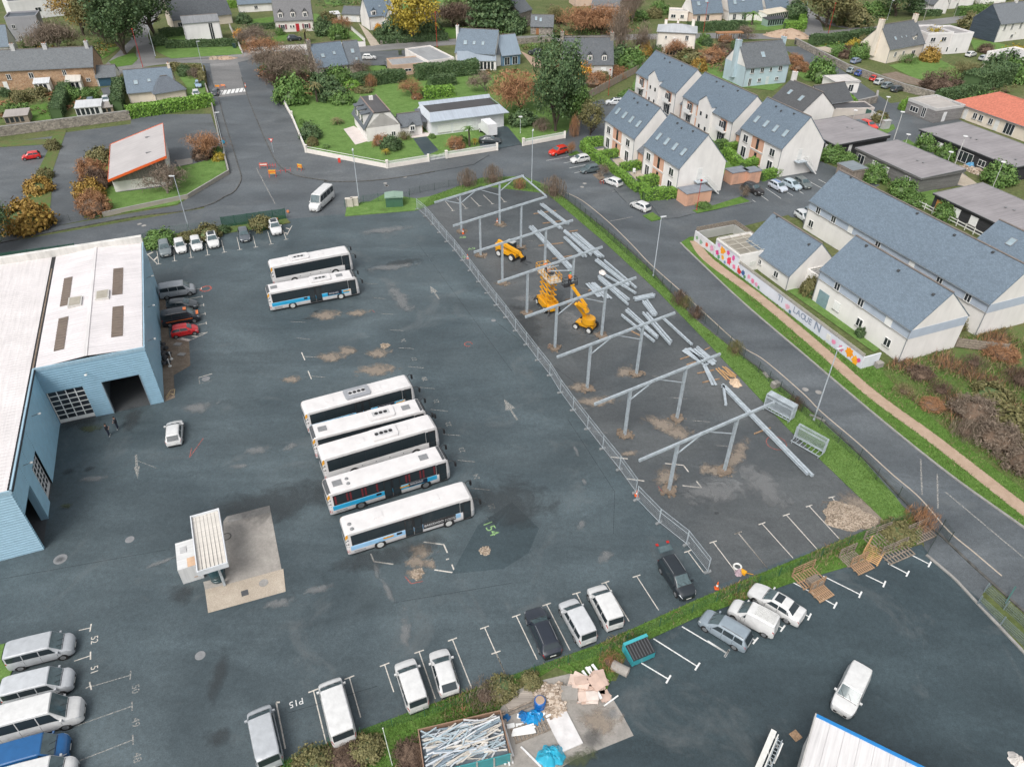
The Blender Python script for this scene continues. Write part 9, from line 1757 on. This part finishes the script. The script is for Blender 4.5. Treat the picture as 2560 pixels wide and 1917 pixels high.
for k,p,h,r,m,lb in (('big',(-113.4,227.0),21,9,LD,'huge dark tree above the traffic island'),('big',(-112.5,246.3),21,9,LD,'huge dark tree beside the lane lamp post'),('big',(-123.9,238.0),20,8,LO,'tall olive tree behind the stone row house'),('big',(-136.6,249.9),17,7,LA,'tall autumn tree left of the huge dark trees'),('barebig',(-132.1,226.6),13,8,TW,'grey bare tree in front of the grey cube house'),('bare',(-138.4,230.0),7,4,TW,'small bare tree near the grey cube house'),('shrub',(-144.9,233.6),3,3,LG,'green shrub below the grey cube house'),('shrub',(-119.6,180.7),3,2.5,LO,'olive shrub left in the stone house garden'),('shrub',(-118.1,185.8),2.4,3,LO,'wide olive shrub in the stone house garden'),('shrub',(-104.7,183.5),2.6,3.2,LG,'green shrub beside the drive of the stone house'),('shrub',(-108.1,183.5),3,2.4,LG,'green shrub under the larger lean-to'),('shrub',(-125.7,185.6),2,1.8,LD,'dark shrub at the left edge garden'),('shrub',(-117.3,173.6),2,1.6,LG,'small green shrub above the timber shed'),('shrub',(-100.1,194.2),3,2,LO,'olive shrub left of the cream house'),('shrub',(-88.3,205.3),2.6,2.3,LD,'round dark bush on the cream house lawn'),('twiggy',(-84.8,203.1),2.6,3,TW,'twiggy bush on the cream house lawn'),('barebig',(-57.3,200.8),13,7.5,TW,'large pale bare tree at the street corner garden'),('bare',(-66.2,208.1),9,5,TW,'bare tree nearest the junction beside the street'),('bare',(-71.9,222.7),9,6,RU,'reddish bare tree left of the street corner garden'),('twiggy',(-63.0,199.2),4,4,BR,'dark twiggy thicket beside the street'),('twiggy',(-55.4,198.0),3.5,4,BR,'dark twiggy thicket under the pale bare tree'),('shrub',(-54.0,182.0),6,5,LG,'big rounded green shrub at the garden corner'),('palm',(-47.9,182.2),6.5,2.2,LO,'palm tree between the corner garden shrubs'),('shrub',(-44.6,184.7),4,4.4,LD,'dark shrub right of the palm tree'),('shrub',(-47.8,189.9),5,4.5,LD,'dark shrub behind the palm in the walled garden'),('shrub',(-41.7,181.7),2.6,3.4,LG,'low wide green shrub above the lawn'),('shrub',(-45.8,198.2),4.5,4,LG,'green shrub below the house among the shrubs'),('shrub',(-41.5,194.1),2.2,2.6,LB,'bright green shrub at the hedge end'),('twiggy',(-36.9,195.5),3.4,2.4,RU,'reddish twiggy column in front of the hedge'),('shrub',(-38.2,191.4),1.2,3,'leaf_olive','low grey green ground shrub on the lawn edge'),('bare',(-41.2,207.1),5.5,4,TW,'bare tree in front of the slate wing'),('cordyline',(-39.9,166.2),2.6,2,LO,'spiky grey plant in the middle of the lawn'),('shrub',(-43.8,156.9),3.2,2.7,LD,'dark round shrub by the corner of the white wall'),('shrub',(-42.5,152.6),1.7,1.5,LO,'small grey shrub below the dark round one'),('cordyline',(-39.3,150.8),1.8,1.2,LG,'small spiky plant near the railed wall'),('shrub',(-47.8,166.0),1.2,.8,LG,'tiny shrub near the garden wall side'),('shrub',(-25.5,150.2),3,2.6,LD,'dark shrub right of the terrace'),('shrub',(-28.1,152.9),2.4,2.2,RU,'brownish shrub left of the terrace plant'),('cordyline',(-26.2,147.0),2.8,1.1,LY,'yellow spiky plant on a stem by the wall'),('twiggy',(-23.5,156.3),2,2.2,LO,'feathery bush by the porch window'),('shrub',(-12.1,151.3),2.6,2.3,RU,'rusty olive shrub by the picket wall'),('palm',(-9.3,152.3),6,1.9,LG,'green palm beside the box truck'),('cordyline',(-8.2,153.2),3,1.1,LY,'yellow spiky plant beside the palm'),('shrub',(-11.0,154.1),1.8,1.6,LG,'green shrub under the palm'),('shrub',(-17.7,157.4),1,1,LG,'small shrub at the garage corner'),('bare',(-25.4,187.7),6.5,3.8,RU,'small bare tree on the upper lawn'),('shrub',(-23.9,185.2),1.6,1.6,RU,'brown shrub under the small bare tree'),('bare',(-7.0,192.0),7,4.5,TW,'leaning bare tree behind the garage'),('barebig',(1.4,177.1),12.5,7,RU,'large brown bare tree right of the garage'),('shrub',(2.3,167.0),2.8,4.2,LD,'clipped dark shrub beside the garage drive'),('shrub',(1.6,173.6),1.8,2,LG,'green shrub behind the clipped dark one'),('big',(9.5,161.9),20,6.2,LD,'tallest evergreen tree beside the apartments'),('tree',(13.4,164.0),10,4,LG,'green tree beside the tallest evergreen'),('tree',(13.1,171.6),12,4,LD,'dark tree behind the tallest evergreen'),('tree',(16.7,160.0),7,3,LO,'thin olive tree in the drive bed'),('twiggy',(13.2,158.9),5,1.6,RU,'red twiggy shrub at the drive bed'),('twiggy',(6.4,162.8),3,3,TW,'twiggy shrub at the foot of the tallest evergreen'),('shrub',(-55.2,247.8),4,3.6,LG,'round clipped bush above the red topped wall'),('shrub',(-60.9,252.9),5,4,LD,'dark bush left of the round clipped bush'),('shrub',(-63.4,269.9),4,3.4,LO,'olive bush behind the dark bush'),('bare',(-56.4,260.8),6,4,RU,'brown small tree behind the clipped bush'),('palm',(-64.7,243.4),5,2.5,LO,'shaggy palm in front of the pink shutter house'),('tree',(-31.2,244.3),15,7.5,LY,'tall yellow green tree in front of the street wall'),('shrub',(-42.5,250.2),3,2.6,LD,'dark shrub by the blue door house'),('shrub',(-44.0,256.6),2.5,1.6,LR,'orange shrub by the blue door house'),('shrub',(-37.6,250.3),6,5,LD,'dark mass left under the yellow tree'),('shrub',(-26.2,250.6),5,5,LD,'dark mass right under the yellow tree'),('barebig',(-25.9,263.9),11,8,TW,'bare tree leftmost of the brown wood'),('barebig',(-20.4,266.3),11,8,BR,'bare tree in the middle of the brown wood'),('barebig',(-15.1,265.3),11,7,TW,'bare tree rightmost of the brown wood'),('shrub',(-18.8,294.5),6,8,LG,'green thicket above the brown wood'),('conifer',(-10.0,259.8),23,5.5,LD,'dark tall conifer left of a pair'),('conifer',(-5.1,259.9),24,6,LD,'dark tall conifer right of a pair'),('shrub',(.0,256.7),6,5,LD,'dark evergreen shrub beside the conifer pair'),('bare',(-2.7,276.5),11,5,TW,'bare tree between conifers and stone house'),('shrub',(-108.0,238.4),3,3,LD,'dark shrub at the tall white house corner'),('shrub',(-85.5,244.9),3,2.2,LR,'orange shrub on the gravel drive'),('shrub',(-75.1,252.5),2.2,1.8,LG,'small green shrub by the pink shutters'),('shrub',(-75.9,237.2),2.4,3.4,TW,'brown thicket above the street wall'),('barebig',(-79.2,239.1),8,6,TW,'bare tree beside the gravel drive'),('shrub',(-91.4,269.1),3,3,LD,'dark shrub left of the pink shutter house'),('bare',(-63.7,127.1),8,5,TW,'bare tree in front of the orange edged shed'),('bare',(-63.3,146.4),7.5,5,RU,'brown bare tree right of the orange edged shed'),('shrub',(-62.9,144.7),2.2,2.6,BR,'dark brown shrub under the brown bare tree'),('shrub',(-60.6,146.4),1.7,1.5,LG,'green shrub by the corner wall'),('shrub',(-59.4,143.7),1.5,1.5,LY,'yellow shrub by the corner wall'),('shrub',(-82.6,141.8),3.4,3,LO,'olive shrub left behind the shed'),('shrub',(-80.1,133.8),4,3.4,RU,'brown shrub beside the shed, upper'),('shrub',(-77.2,129.4),3.6,3.2,BR,'dark brown shrub beside the shed front'),('shrub',(-76.7,125.1),3.4,3,LA,'autumn shrub below the brown ones'),('shrub',(-73.0,118.6),4,3.4,RU,'rust and green shrub nearest the left road'),('shrub',(-87.5,127.8),2.6,3,LA,'autumn shrub on the rough strip'),('shrub',(-89.6,134.4),2,1.8,LO,'olive shrub on the rough strip'),('shrub',(-95.8,149.4),2,1.8,LO,'olive shrub at the top of the rough strip'),('shrub',(-81.3,112.4),5,4.6,LA,'large autumn bush at the left road kerb'),('big',(-82.7,103.8),9,4.5,LD,'dark tree cut by the left edge'),('shrub',(-57.4,107.3),1.8,3.3,LG,'wide green shrub at the hall end of the bed'),('shrub',(-53.3,108.3),1.4,1.8,LO,'low shrub between the bed shrubs'),('shrub',(-50.1,109.4),2.3,2.4,LO,'olive shrub behind the fourth bay'),('shrub',(-48.2,111.2),1.3,1.3,LD,'tiny dark shrub in the bed'),('shrub',(-42.4,112.8),2.3,2.2,LO,'olive shrub near the end bay'),('twiggy',(-8.7,131.3),3.6,2.6,TW,'tall twiggy shrub left on the far verge'),('twiggy',(-3.9,133.0),3.8,2.6,TW,'tall twiggy shrub right on the far verge'),('twiggy',(7.4,127.1),4,3.2,TW,'tall twiggy shrub at the bend of the fence'),('twiggy',(1.2,130.3),2.4,1.6,RU,'small twiggy shrub behind the last frame'),('twiggy',(23.8,89.5),2.3,1.8,BR,'brown twiggy shrub at the road fence, upper'),('twiggy',(24.5,88.4),2,1.5,LO,'olive twiggy shrub at the road fence'),('twiggy',(25.5,85.7),2,1.6,BR,'brown twiggy shrub at the road fence, middle'),('twiggy',(28.89,77.28),2,1.6,LO,'olive twiggy shrub at the road fence, lower'),('twiggy',(33.37,66.27),1.6,1.4,BR,'small brown shrub at the fence by the racks'),('twiggy',(40.22,48.49),2.0,2.2,RU,'rusty shrub at the corner of the hedge strip'),('barebig',(22.7,259.9),11,9,RU,'rust coloured tree mass behind the dark slate house, left'),('barebig',(28.7,261.8),11,9,RU,'rust coloured tree mass behind the dark slate house, right'),('bare',(14.6,272.9),9,6,LO,'olive thin tree by the stone outhouse'),('barebig',(32.4,229.1),18,6,TW,'tall bare tree beside the square white house'),('barebig',(40.4,271.7),16,5,TW,'tall bare tree at the upper street'),('shrub',(29.6,217.8),5,5,LD,'dark shrub right of the dark slate house'),('shrub',(32.4,213.8),5.5,4.4,LG,'green shrub above the concrete fence end'),('shrub',(18.5,202.3),4.5,2.8,LR,'orange shrub below the dark slate house'),('shrub',(20.8,197.7),3.6,4,RU,'rusty shrub behind the concrete fence'),('shrub',(23.3,200.0),3,3,LO,'olive shrub under the dark slate house'),('shrub',(27.2,204.9),3.4,3.4,RU,'brown shrub halfway along the concrete fence'),('shrub',(38.4,229.2),3.8,2.6,LA,'autumn shrub left of the square white house'),('shrub',(43.0,232.3),3,2.6,LD,'dark shrub at the square white house corner'),('bare',(47.3,226.5),7,5,RU,'pinkish bare tree before the conservatory'),('shrub',(59.1,244.4),3,2.6,LG,'green shrub by the upper street lawn'),('shrub',(59.6,241.2),2.4,2,LD,'dark shrub by the upper street lawn'),('shrub',(67.3,237.5),2.6,2,LD,'dark shrub left of the pale blue house'),('palm',(50.8,215.6),5.5,2.6,LO,'palm behind the balcony apartments'),('shrub',(51.2,213.0),3.4,2.6,LA,'autumn shrub beside that palm'),('shrub',(56.4,222.5),4,5,RU,'brown thicket behind the balcony apartments'),('shrub',(50.2,222.3),3.6,4,LO,'olive thicket above the first balcony roof'),('shrub',(61.3,229.8),3.4,4,BR,'dark thicket on the slope left of the pale blue house'),('bare',(74.4,250.7),6,5,TW,'bare tree by the street pergola'),('shrub',(66.0,245.4),2.6,2.6,RU,'brown shrub beside the street pergola'),('palm',(78.5,271.7),5,2.6,LD,'dark palm left before the top edge row'),('palm',(80.8,270.8),5.5,3.2,LG,'green palm right before the top edge row'),('shrub',(98.7,281.4),6,4.6,LD,'large dark round shrub by the glazed porch'),('shrub',(52.1,288.5),4,4,LG,'green garden shrub left of the flat roofed room'),('shrub',(49.3,282.1),3.4,3.4,LO,'olive garden shrub left of the flat roofed room'),('shrub',(42.8,279.8),3,5,LG,'low green mass by the tall bare tree'),('shrub',(81.8,203.7),5.6,4.4,LG,'round green bush below the lane'),('shrub',(79.5,213.6),2.6,3,RU,'brown hedge bush along the lane, lower'),('shrub',(80.5,221.7),2.6,3,RU,'brown hedge bush along the lane, upper'),('tree',(105.2,267.7),14,9,LO,'large olive tree at the far junction'),('shrub',(115.7,271.8),6,7,LO,'olive thicket right of the far junction'),('tree',(136.0,286.7),13,7,LD,'dark tree behind the cream house'),('conifer',(143.9,289.0),12,3.4,LD,'small dark conifer above the cream house'),('shrub',(130.4,290.8),4,6,LG,'green thicket behind the cream house'),('shrub',(101.2,227.8),4.2,3.8,LG,'round shrub left of the cream house'),('shrub',(99.4,232.2),2.6,2.6,BR,'dark red shrub in the cream house garden'),('shrub',(97.0,227.7),2.4,2.2,BR,'small dark red shrub in the cream house garden'),('shrub',(103.2,236.8),3,3,LY,'yellow shrub in the cream house garden'),('shrub',(96.4,230.6),2.6,3,LG,'green shrub left in the cream house garden'),('shrub',(108.1,243.2),3,2.6,LO,'olive shrub above the cream house garden'),('shrub',(125.0,235.8),6.5,4,LY,'yellow bush between cream and modern houses'),('shrub',(120.4,224.7),4,3.2,LA,'autumn bush before the modern house'),('twiggy',(113.2,222.4),2.6,4,LG,'weeping shrub before the cream house'),('palm',(157.4,252.8),5.5,2.6,LO,'palm before the dark clad gable house'),('shrub',(153.1,267.1),5,4.6,LO,'olive bush left of the dark clad gable'),('bare',(116.4,200.9),8.5,6,LO,'apple tree left of a pair on the far lawn'),('bare',(123.6,204.6),7.5,6,LO,'apple tree right of a pair on the far lawn'),('shrub',(109.3,195.0),4.6,6,BR,'brown thicket at the stone wall end'),('shrub',(133.4,209.7),6,6,LD,'dark shrub behind the clipped high hedge'),('shrub',(134.9,204.8),6,5,LG,'green shrub at the right edge'),('shrub',(142.1,234.7),2.6,3,BR,'dark shrub beside the far parked cars'),('shrub',(148.9,230.4),3,5,LY,'yellow hedge bush at the right edge'),('shrub',(64.8,145.3),3.4,2.9,LG,'green bush in front of the first black building'),('shrub',(67.2,143.6),2.4,2.6,LG,'low green bush beside the timber shed'),('shrub',(69.4,135.1),3.4,2.8,LG,'round bush before the grey timber building, left'),('shrub',(71.6,128.0),3.4,2.8,LG,'round bush before the grey timber building, right'),('shrub',(87.4,152.5),3.2,2.8,LG,'round bush at the corner of the long black building'),('shrub',(89.0,147.4),2.8,2.4,LG,'round bush before the long black building'),('shrub',(92.9,134.8),4,3.8,LG,'large bush at the end of the long black building'),('shrub',(75.2,118.6),2.6,2.4,LG,'bush before the white shuttered black building'),('shrub',(72.4,124.6),2,2.4,LG,'low bush by the white rail'),('shrub',(84.6,170.5),2.4,2.2,LO,'spiky olive bush on the grass island'),('shrub',(93.8,179.1),2.6,1.6,LB,'bright bush at the timber cube corner'),('shrub',(43.1,92.1),3.2,1.5,LO,'upright yellow green bush by the green doors'),('shrub',(52.1,113.4),2.2,1.6,LG,'small bush behind the mural annex roof'),('twiggy',(53.3,109.1),3.4,1.4,RU,'dry twiggy bush between the slate roofs'),('shrub',(46.64,81.38),1.4,.9,LD,'tiny dark bush inside the painted wall'),('shrub',(60.6,84.1),1.8,1.8,LO,'olive bush between the terrace gables'),('bare',(42.2,126.9),3.6,1.4,TW,'young bare tree by the pink bin store'),('bare',(17.3,136.2),4,1.4,TW,'young bare tree in the kerbside planter'),('bare',(12.1,147.9),4.5,1.3,RU,'young red leaved tree beside the orange car'),('shrub',(34.0,122.3),1.0,1.6,LG,'low shrub beside the pink bin store')):
 plant(k,p,h,r,m,lb)
for P,w,h,m,lb in (([(-87.7,170.2),(-73.3,179.2)],2.8,2.4,LB,'thick bright hedge below the cream house'),([(-93.7,209.8),(-84.4,206.9),(-79.9,194.6)],1.6,1.8,LO,'olive hedge round the cream house lawn'),([(-104.7,169.3),(-112.1,188.5)],2.6,2.6,LD,'dark hedge between the stone house gardens'),([(-93.3,175.2),(-100.5,192.8)],2.4,2.6,LD,'dark hedge left of the cream house'),([(-103.7,234.6),(-84.1,238.0)],2.0,1.8,LD,'dark hedge before the tall white house'),([(-110.9,248.4),(-104.2,251.8)],2.2,2.2,LD,'dark hedge left behind the tall white house'),([(-86.4,258.8),(-79.4,261.3)],1.6,1.6,LD,'dark hedge left of the pink shutter house'),([(-105.9,293.3),(-102.4,294.8)],2,2,LB,'bright hedge at the top edge bungalow'),([(-40.6,196.1),(-29.9,200.7)],3.2,2.8,LD,'long dark hedge behind the walled garden, left half'),([(-24.8,202.7),(-11.1,208.1)],3.4,3.4,LD,'long dark hedge behind the walled garden, right half'),([(-21.0,195.9),(-16.4,198.1)],3.0,2.4,LD,'short dark hedge on the upper lawn'),([(-21.5,186.2),(-16.3,188.5)],3.0,2.2,LB,'bright clipped hedge on the upper lawn'),([(-40.9,242.4),(-22.0,247.0)],3,1.6,LD,'dark hedge along the street under the yellow tree'),([(14.8,151.3),(15.9,146.6),(17.6,142.8)],1.5,1.6,LB,'bright hedge at the road corner of the first block garden'),([(15.3,152.4),(19.0,153.6)],1.5,1.7,LB,'bright hedge across the first block garden, upper'),([(17.9,145.5),(21.8,147.4)],1.4,1.5,LB,'bright hedge across the first block garden, lower'),([(18.0,142.8),(20.7,136.2),(23.1,129.0)],1.3,1.3,LB,'bright hedge along the footway by the block gardens'),([(21.4,139.1),(25.0,140.5)],1.4,1.5,LB,'bright hedge between the two blocks gardens'),([(24.1,131.3),(28.9,133.5)],1.8,1.8,LB,'bright hedge across the stair block garden'),([(24.2,128.4),(24.2,125.3),(29.9,126.8)],1.7,1.9,LB,'bright hedge round the stair block corner'),([(43.9,147.4),(45.1,140.2)],1.5,1.7,LB,'bright hedge along the rear stair block garden'),([(44.8,150.3),(47.8,151.5)],1.4,1.6,LB,'short bright hedge above the rear stair block garden'),([(45.5,139.9),(50.5,144.0)],1.5,1.7,LB,'bright hedge across the rear stair block garden'),([(47.9,135.1),(51.5,137.3)],1.3,1.6,LB,'bright hedge beside the rear block stair'),([(43.3,151.8),(45.9,153.3)],1.6,1.6,LG,'green hedge between the balcony block and bin stores'),([(26.5,184.8),(29.3,189.0)],1.6,1.6,LG,'green hedge behind the first block'),([(57.8,260.8),(76.0,263.5)],2.4,2.6,LD,'long dark clipped hedge below the top edge row'),([(90.6,264.4),(96.4,265.5),(101.1,281.5)],2.0,2.2,LB,'bright hedge at the far junction corner'),([(93.1,243.7),(102.3,246.3),(114.2,253.4)],3,2.6,LD,'dark mixed hedge along the far street'),([(117.9,195.2),(130.5,203.5)],5,4.4,LD,'high clipped hedge on the far lawn'),([(105.8,186.4),(119.4,193.0)],2.4,2.4,LD,'dark hedge at the end of the stone wall'),([(159.5,288.4),(170.6,293.1)],2.4,2.6,LG,'green hedge before the top right house'),([(82.3,186.9),(82.3,180.8)],1.6,1.6,LB,'bright hedge beside the small white annex'),([(146.6,287.0),(152.1,288.2)],2,1.8,LD,'dark hedge beside the utility pole')):
 hedge(P,w,h,m,lb,42 if h>2 else 60,.17 if P[0][1]>170 else .12)
# ---- grass blades and scrub, uncountable
def inside(px,py,poly):
 c=np.zeros(len(px),bool);n=len(poly)
 for i in range(n):
  x1,y1=poly[i];x2,y2=poly[(i+1)%n]
  if y1==y2:continue
  k=((y1>py)!=(y2>py))&(px<(x2-x1)*(py-y1)/(y2-y1)+x1);c^=k
 return c
def scatter(poly,dens,rs):
 xs=[p[0] for p in poly];ys=[p[1] for p in poly];n=int((max(xs)-min(xs))*(max(ys)-min(ys))*dens);x=rs.uniform(min(xs),max(xs),n);y=rs.uniform(min(ys),max(ys),n);k=inside(x,y,poly);return np.stack([x[k],y[k]],1)
def blades(name,poly,dens,h,w,mat,z,seed,label=None,keep=None):
 rs=np.random.default_rng(seed);p=scatter(poly,dens,rs)
 if keep is not None:
  q=np.sin(p[:,0]*.9+2*np.sin(p[:,1]*.35))+np.sin(p[:,1]*.7+p[:,0]*.23)+rs.normal(size=len(p))*.5;p=p[q>keep]
 n=len(p);a=rs.uniform(0,6.283,n);hh=h*rs.uniform(.5,1.4,n);l=rs.normal(size=(n,2))*.5*hh[:,None];v=np.empty((n,3,3));dx=np.cos(a)*w;dy=np.sin(a)*w
 v[:,0]=np.stack([p[:,0]-dx,p[:,1]-dy,np.full(n,z)],1);v[:,1]=np.stack([p[:,0]+dx,p[:,1]+dy,np.full(n,z)],1);v[:,2]=np.stack([p[:,0]+l[:,0],p[:,1]+l[:,1],z+hh],1)
 o=struct(link(name,raw(name,v.reshape(-1,3),n,3,mat)),'stuff');return o
LOW=[(-25.55,21.32),(-16.31,25.29),(-11.26,27.52),(-3.71,30.53),(7.29,34.86),(16.29,39.27),(36.90,48.52),(39.52,49.51),(40.65,48.43),(39.12,45.98),(25.02,41.06),(15.94,37.47),(9.96,34.53),(7.66,30.84),(3.71,32.81),(-.05,30.40),(-1.45,28.16),(-6.19,27.77),(-6.05,22.79),(-24.02,17.58)]
RIGHT=[(6.2,128.1),(14.7,109.2),(21.3,92.8),(25.55,80.40),(31.36,62.51),(36.90,48.52),(39.61,49.51),(37.96,57.62),(34.93,65.41),(31.13,73.54),(25.3,85.3),(20.9,99.8),(15.8,112.5),(9.1,126.7),(2.0,136.1),(-6.1,135.2),(-15.1,126.4),(-17.0,120.3),(-6.0,131.4)]
PATH=[(28.9,107.6),(37.93,76.61),(42.59,64.23),(46.37,55.22),(52.23,44.52),(69.82,73.93),(47.51,73.70),(45.94,75.67),(40.0,91.7),(34.6,102.9),(31.0,110.6)]
blades('grass',LOW,170,.14,.03,'blade',.1,1);blades('grass',LOW,60,.3,.045,'dry_blade',.1,2,keep=.5);blades('grass',LOW,40,.3,.05,'blade',.1,22,keep=.8);blades('grass',LOW,14,.3,.05,'rust_leaf',.1,23,keep=1.1);blades('grass',RIGHT,110,.12,.035,'blade',.12,3)
pth=np.array(strip_pts(curve([(29.9,109.1),(30.8,102.6),(35.8,91.0),(39.99,79.26),(43.35,68.98),(46.78,61.62),(49.18,55.94),(51.50,50.22),(55.40,41.39)]),1.5)).tolist()
def blades_off(poly,dens,h,w,mat,z,seed,**k):
 o=blades('grass',poly,dens,h,w,mat,z,seed,**k);me=o.data;n=len(me.vertices);co=np.empty(n*3,np.float32);me.vertices.foreach_get('co',co);co=co.reshape(-1,3,3);m_=~inside(co[:,0,0],co[:,0,1],pth);co=co[m_]
 o.data=raw('grass',co.reshape(-1,3),len(co),3,mat);bpy.data.meshes.remove(me);return o
blades_off(PATH,70,.14,.04,'blade',.09,4);blades_off(PATH,14,.25,.05,'dry_blade',.09,5,keep=.9)
SCR=[(46.34,73.69),(49.73,76.22),(71.2,85.8),(82.0,90.9),(56.01,48.55),(53.36,53.58),(50.52,60.72),(47.46,68.12)]
blades('grass',SCR,40,.45,.06,'dry_blade',.1,6,keep=-.2);blades('grass',SCR,60,.3,.06,'blade',.1,7,keep=-.1);blades('grass',SCR,30,.8,.05,'rust_leaf',.1,8,keep=.9);blades('grass',SCR,30,.9,.05,'bramble',.1,9,keep=1.0)
for k,p,h,r,m,lb in (('shrub',(50.81,72.58),1.2,2,BR,'brown bramble at the upper left of the scrub'),('twiggy',(51.78,69.06),1.4,2.2,BR,'dark twiggy bramble in the middle left of the scrub'),('shrub',(49.46,66.40),1,1.7,RU,'reddish bramble near the sandy path'),('twiggy',(58.56,74.80),1.4,2.2,BR,'brown bramble in the upper middle of the scrub'),('shrub',(63.19,76.88),1.8,2.6,RU,'reddish bramble below the terrace gable'),('twiggy',(62.36,70.99),2.2,3,BR,'brown bramble at the right edge of the scrub'),('shrub',(53.56,64.75),2.6,3.2,TW,'grey brown bush large in the scrub'),('shrub',(53.76,59.99),2.8,3,TW,'grey brown bush lowest in the scrub'),('shrub',(57.10,62.35),2.8,3.2,LO,'olive bush at the right edge of the scrub'),('twiggy',(50.90,61.50),2.2,2.4,TW,'grey twiggy bush by the path in the scrub'),('shrub',(57.51,68.22),1.6,2.6,LO,'olive low bush in the middle of the scrub'),('twiggy',(47.28,69.01),1.2,1.8,'dry_blade','tuft of pale dry grass by the mural wall end'),('shrub',(54.58,56.34),2.6,2.6,TW,'grey brown bush at the lower right edge of the scrub'),('shrub',(-12.15,25.28),.8,1.8,BR,'dark bramble low in the hedge strip'),('shrub',(-10.55,25.88),1.0,1.6,LO,'olive bramble beside the leaning pole'),('twiggy',(-1.96,30.06),1.5,2,TW,'dry twiggy bush behind the rubble'),('shrub',(-.75,30.79),.9,1.5,LO,'dark bush behind the boards'),('shrub',(1.64,31.44),.6,1.1,LO,'olive bramble behind the rubble heap'),('shrub',(-14.26,24.86),1.1,1.8,LO,'olive bramble at the bottom edge'),('twiggy',(8.11,33.10),1.0,1.4,RU,'rusty weeds beside the teal container'),('shrub',(-7.17,25.56),.9,1.6,BR,'brown bramble left of the skip'),('shrub',(37.56,46.98),.9,2,LO,'olive weeds behind the pallets')):plant(k,p,h,r,m,lb,.1)
# ---- rough ground cover in the gardens between the houses
def cover_mass(poly,dens,hmax,mats,seed):
 rs=np.random.default_rng(seed)
 for j,mt in enumerate(mats):
  p=scatter(poly,dens/len(mats),rs);q=np.sin(p[:,0]*.31+seed+j)+np.sin(p[:,1]*.27+p[:,0]*.13+j*2);k=q>-.1;p=p[k];q=q[k];n=26;m=len(p)
  if not m:continue
  h=hmax*np.clip(.35+.3*q,.15,1)*rs.uniform(.6,1.2,m);c=np.repeat(np.concatenate([p,np.full((m,1),.05)],1),n,0);d=rs.normal(size=(m*n,3))*.42;d[:,2]=np.abs(d[:,2]);hh=np.repeat(h,n);c+=d*np.stack([hh*1.3,hh*1.3,hh],1)
  struct(link('undergrowth',quads('undergrowth',c,.2,mt,rs,np.array([[0,0,.7]]))),'stuff')
cover_mass([(34.1,211.3),(39.1,229.2),(46.1,226.5),(54.7,232.6),(64.6,235.8),(57.9,205.6),(56.5,213.1),(49.6,225.1),(43.1,235.3)],.5,2.4,(LO,LG,RU,BR),1)
cover_mass([(-69.2,206.5),(-72.9,226.2),(-67.2,229.9),(-57.2,216.3),(-52.0,202.4),(-41.6,199.7),(-41.1,187.4),(-55.9,184.5),(-61.7,195.0)],.5,2.6,(BR,LD,LG,RU),2)
cover_mass([(-24.9,271.0),(-13.7,294.6),(-.0,295.1),(1.0,253.5),(-10.4,252.1),(-21.9,259.4)],.35,3.2,(BR,LG,LO),3)
cover_mass([(13.8,298.6),(21.3,289.8),(41.0,279.7),(44.1,269.8),(38.7,254.9),(14.1,252.5)],.35,3.0,(RU,BR,LO,LG),4)
cover_mass([(110.9,296.9),(147.1,312.3),(146.3,295.7),(123.3,276.0),(115.2,266.0),(107.2,273.5)],.3,3.0,(LG,LO,LD),5)
cover_mass([(-128.7,188.2),(-105.5,192.0),(-101.3,176.3),(-116.2,165.8)],.4,1.6,(LO,LG,RU),6);cover_mass([(-150.2,239.3),(-134.7,247.8),(-119.0,234.3),(-119.1,218.2),(-136.5,226.5)],.3,2.2,(LO,LA,LG),7);cover_mass([(-15.1,207.7),(5.7,216.1),(7.4,185.8),(-.3,185.6),(-8.7,204.8)],.3,1.4,(LG,RU,LO),8)
cover_mass([(96.5,252.9),(114.5,255.1),(102.7,226.4),(95.8,232.1)],.4,1.8,(LG,LD,LY),9);cover_mass([(12.6,257.8),(12.6,199.8),(17.6,199.9),(27.1,201.3),(35.5,216.6),(30.0,227.5),(26.6,202.5),(11.1,202.1)],.4,2.2,(LG,LD,RU),10);cover_mass([(.0,239.1),(12.5,241.4),(9.6,214.6),(5.6,231.7)],.5,1.6,(LG,LO),12);cover_mass([(113.7,206.8),(122.2,204.5),(142.7,215.0),(133.1,197.8),(117.1,186.6),(107.3,188.5)],.3,1.6,(LO,BR,LG),13);cover_mass([(-79.6,319.6),(-58.9,320.3),(-56.0,299.0),(-71.5,292.9)],.3,2.4,(LG,LO,LD),14);cover_mass([(169.8,323.2),(203.1,324.3),(191.9,304.0),(164.1,287.5),(162.3,303.1)],.3,2.2,(LG,LD,LO),15)
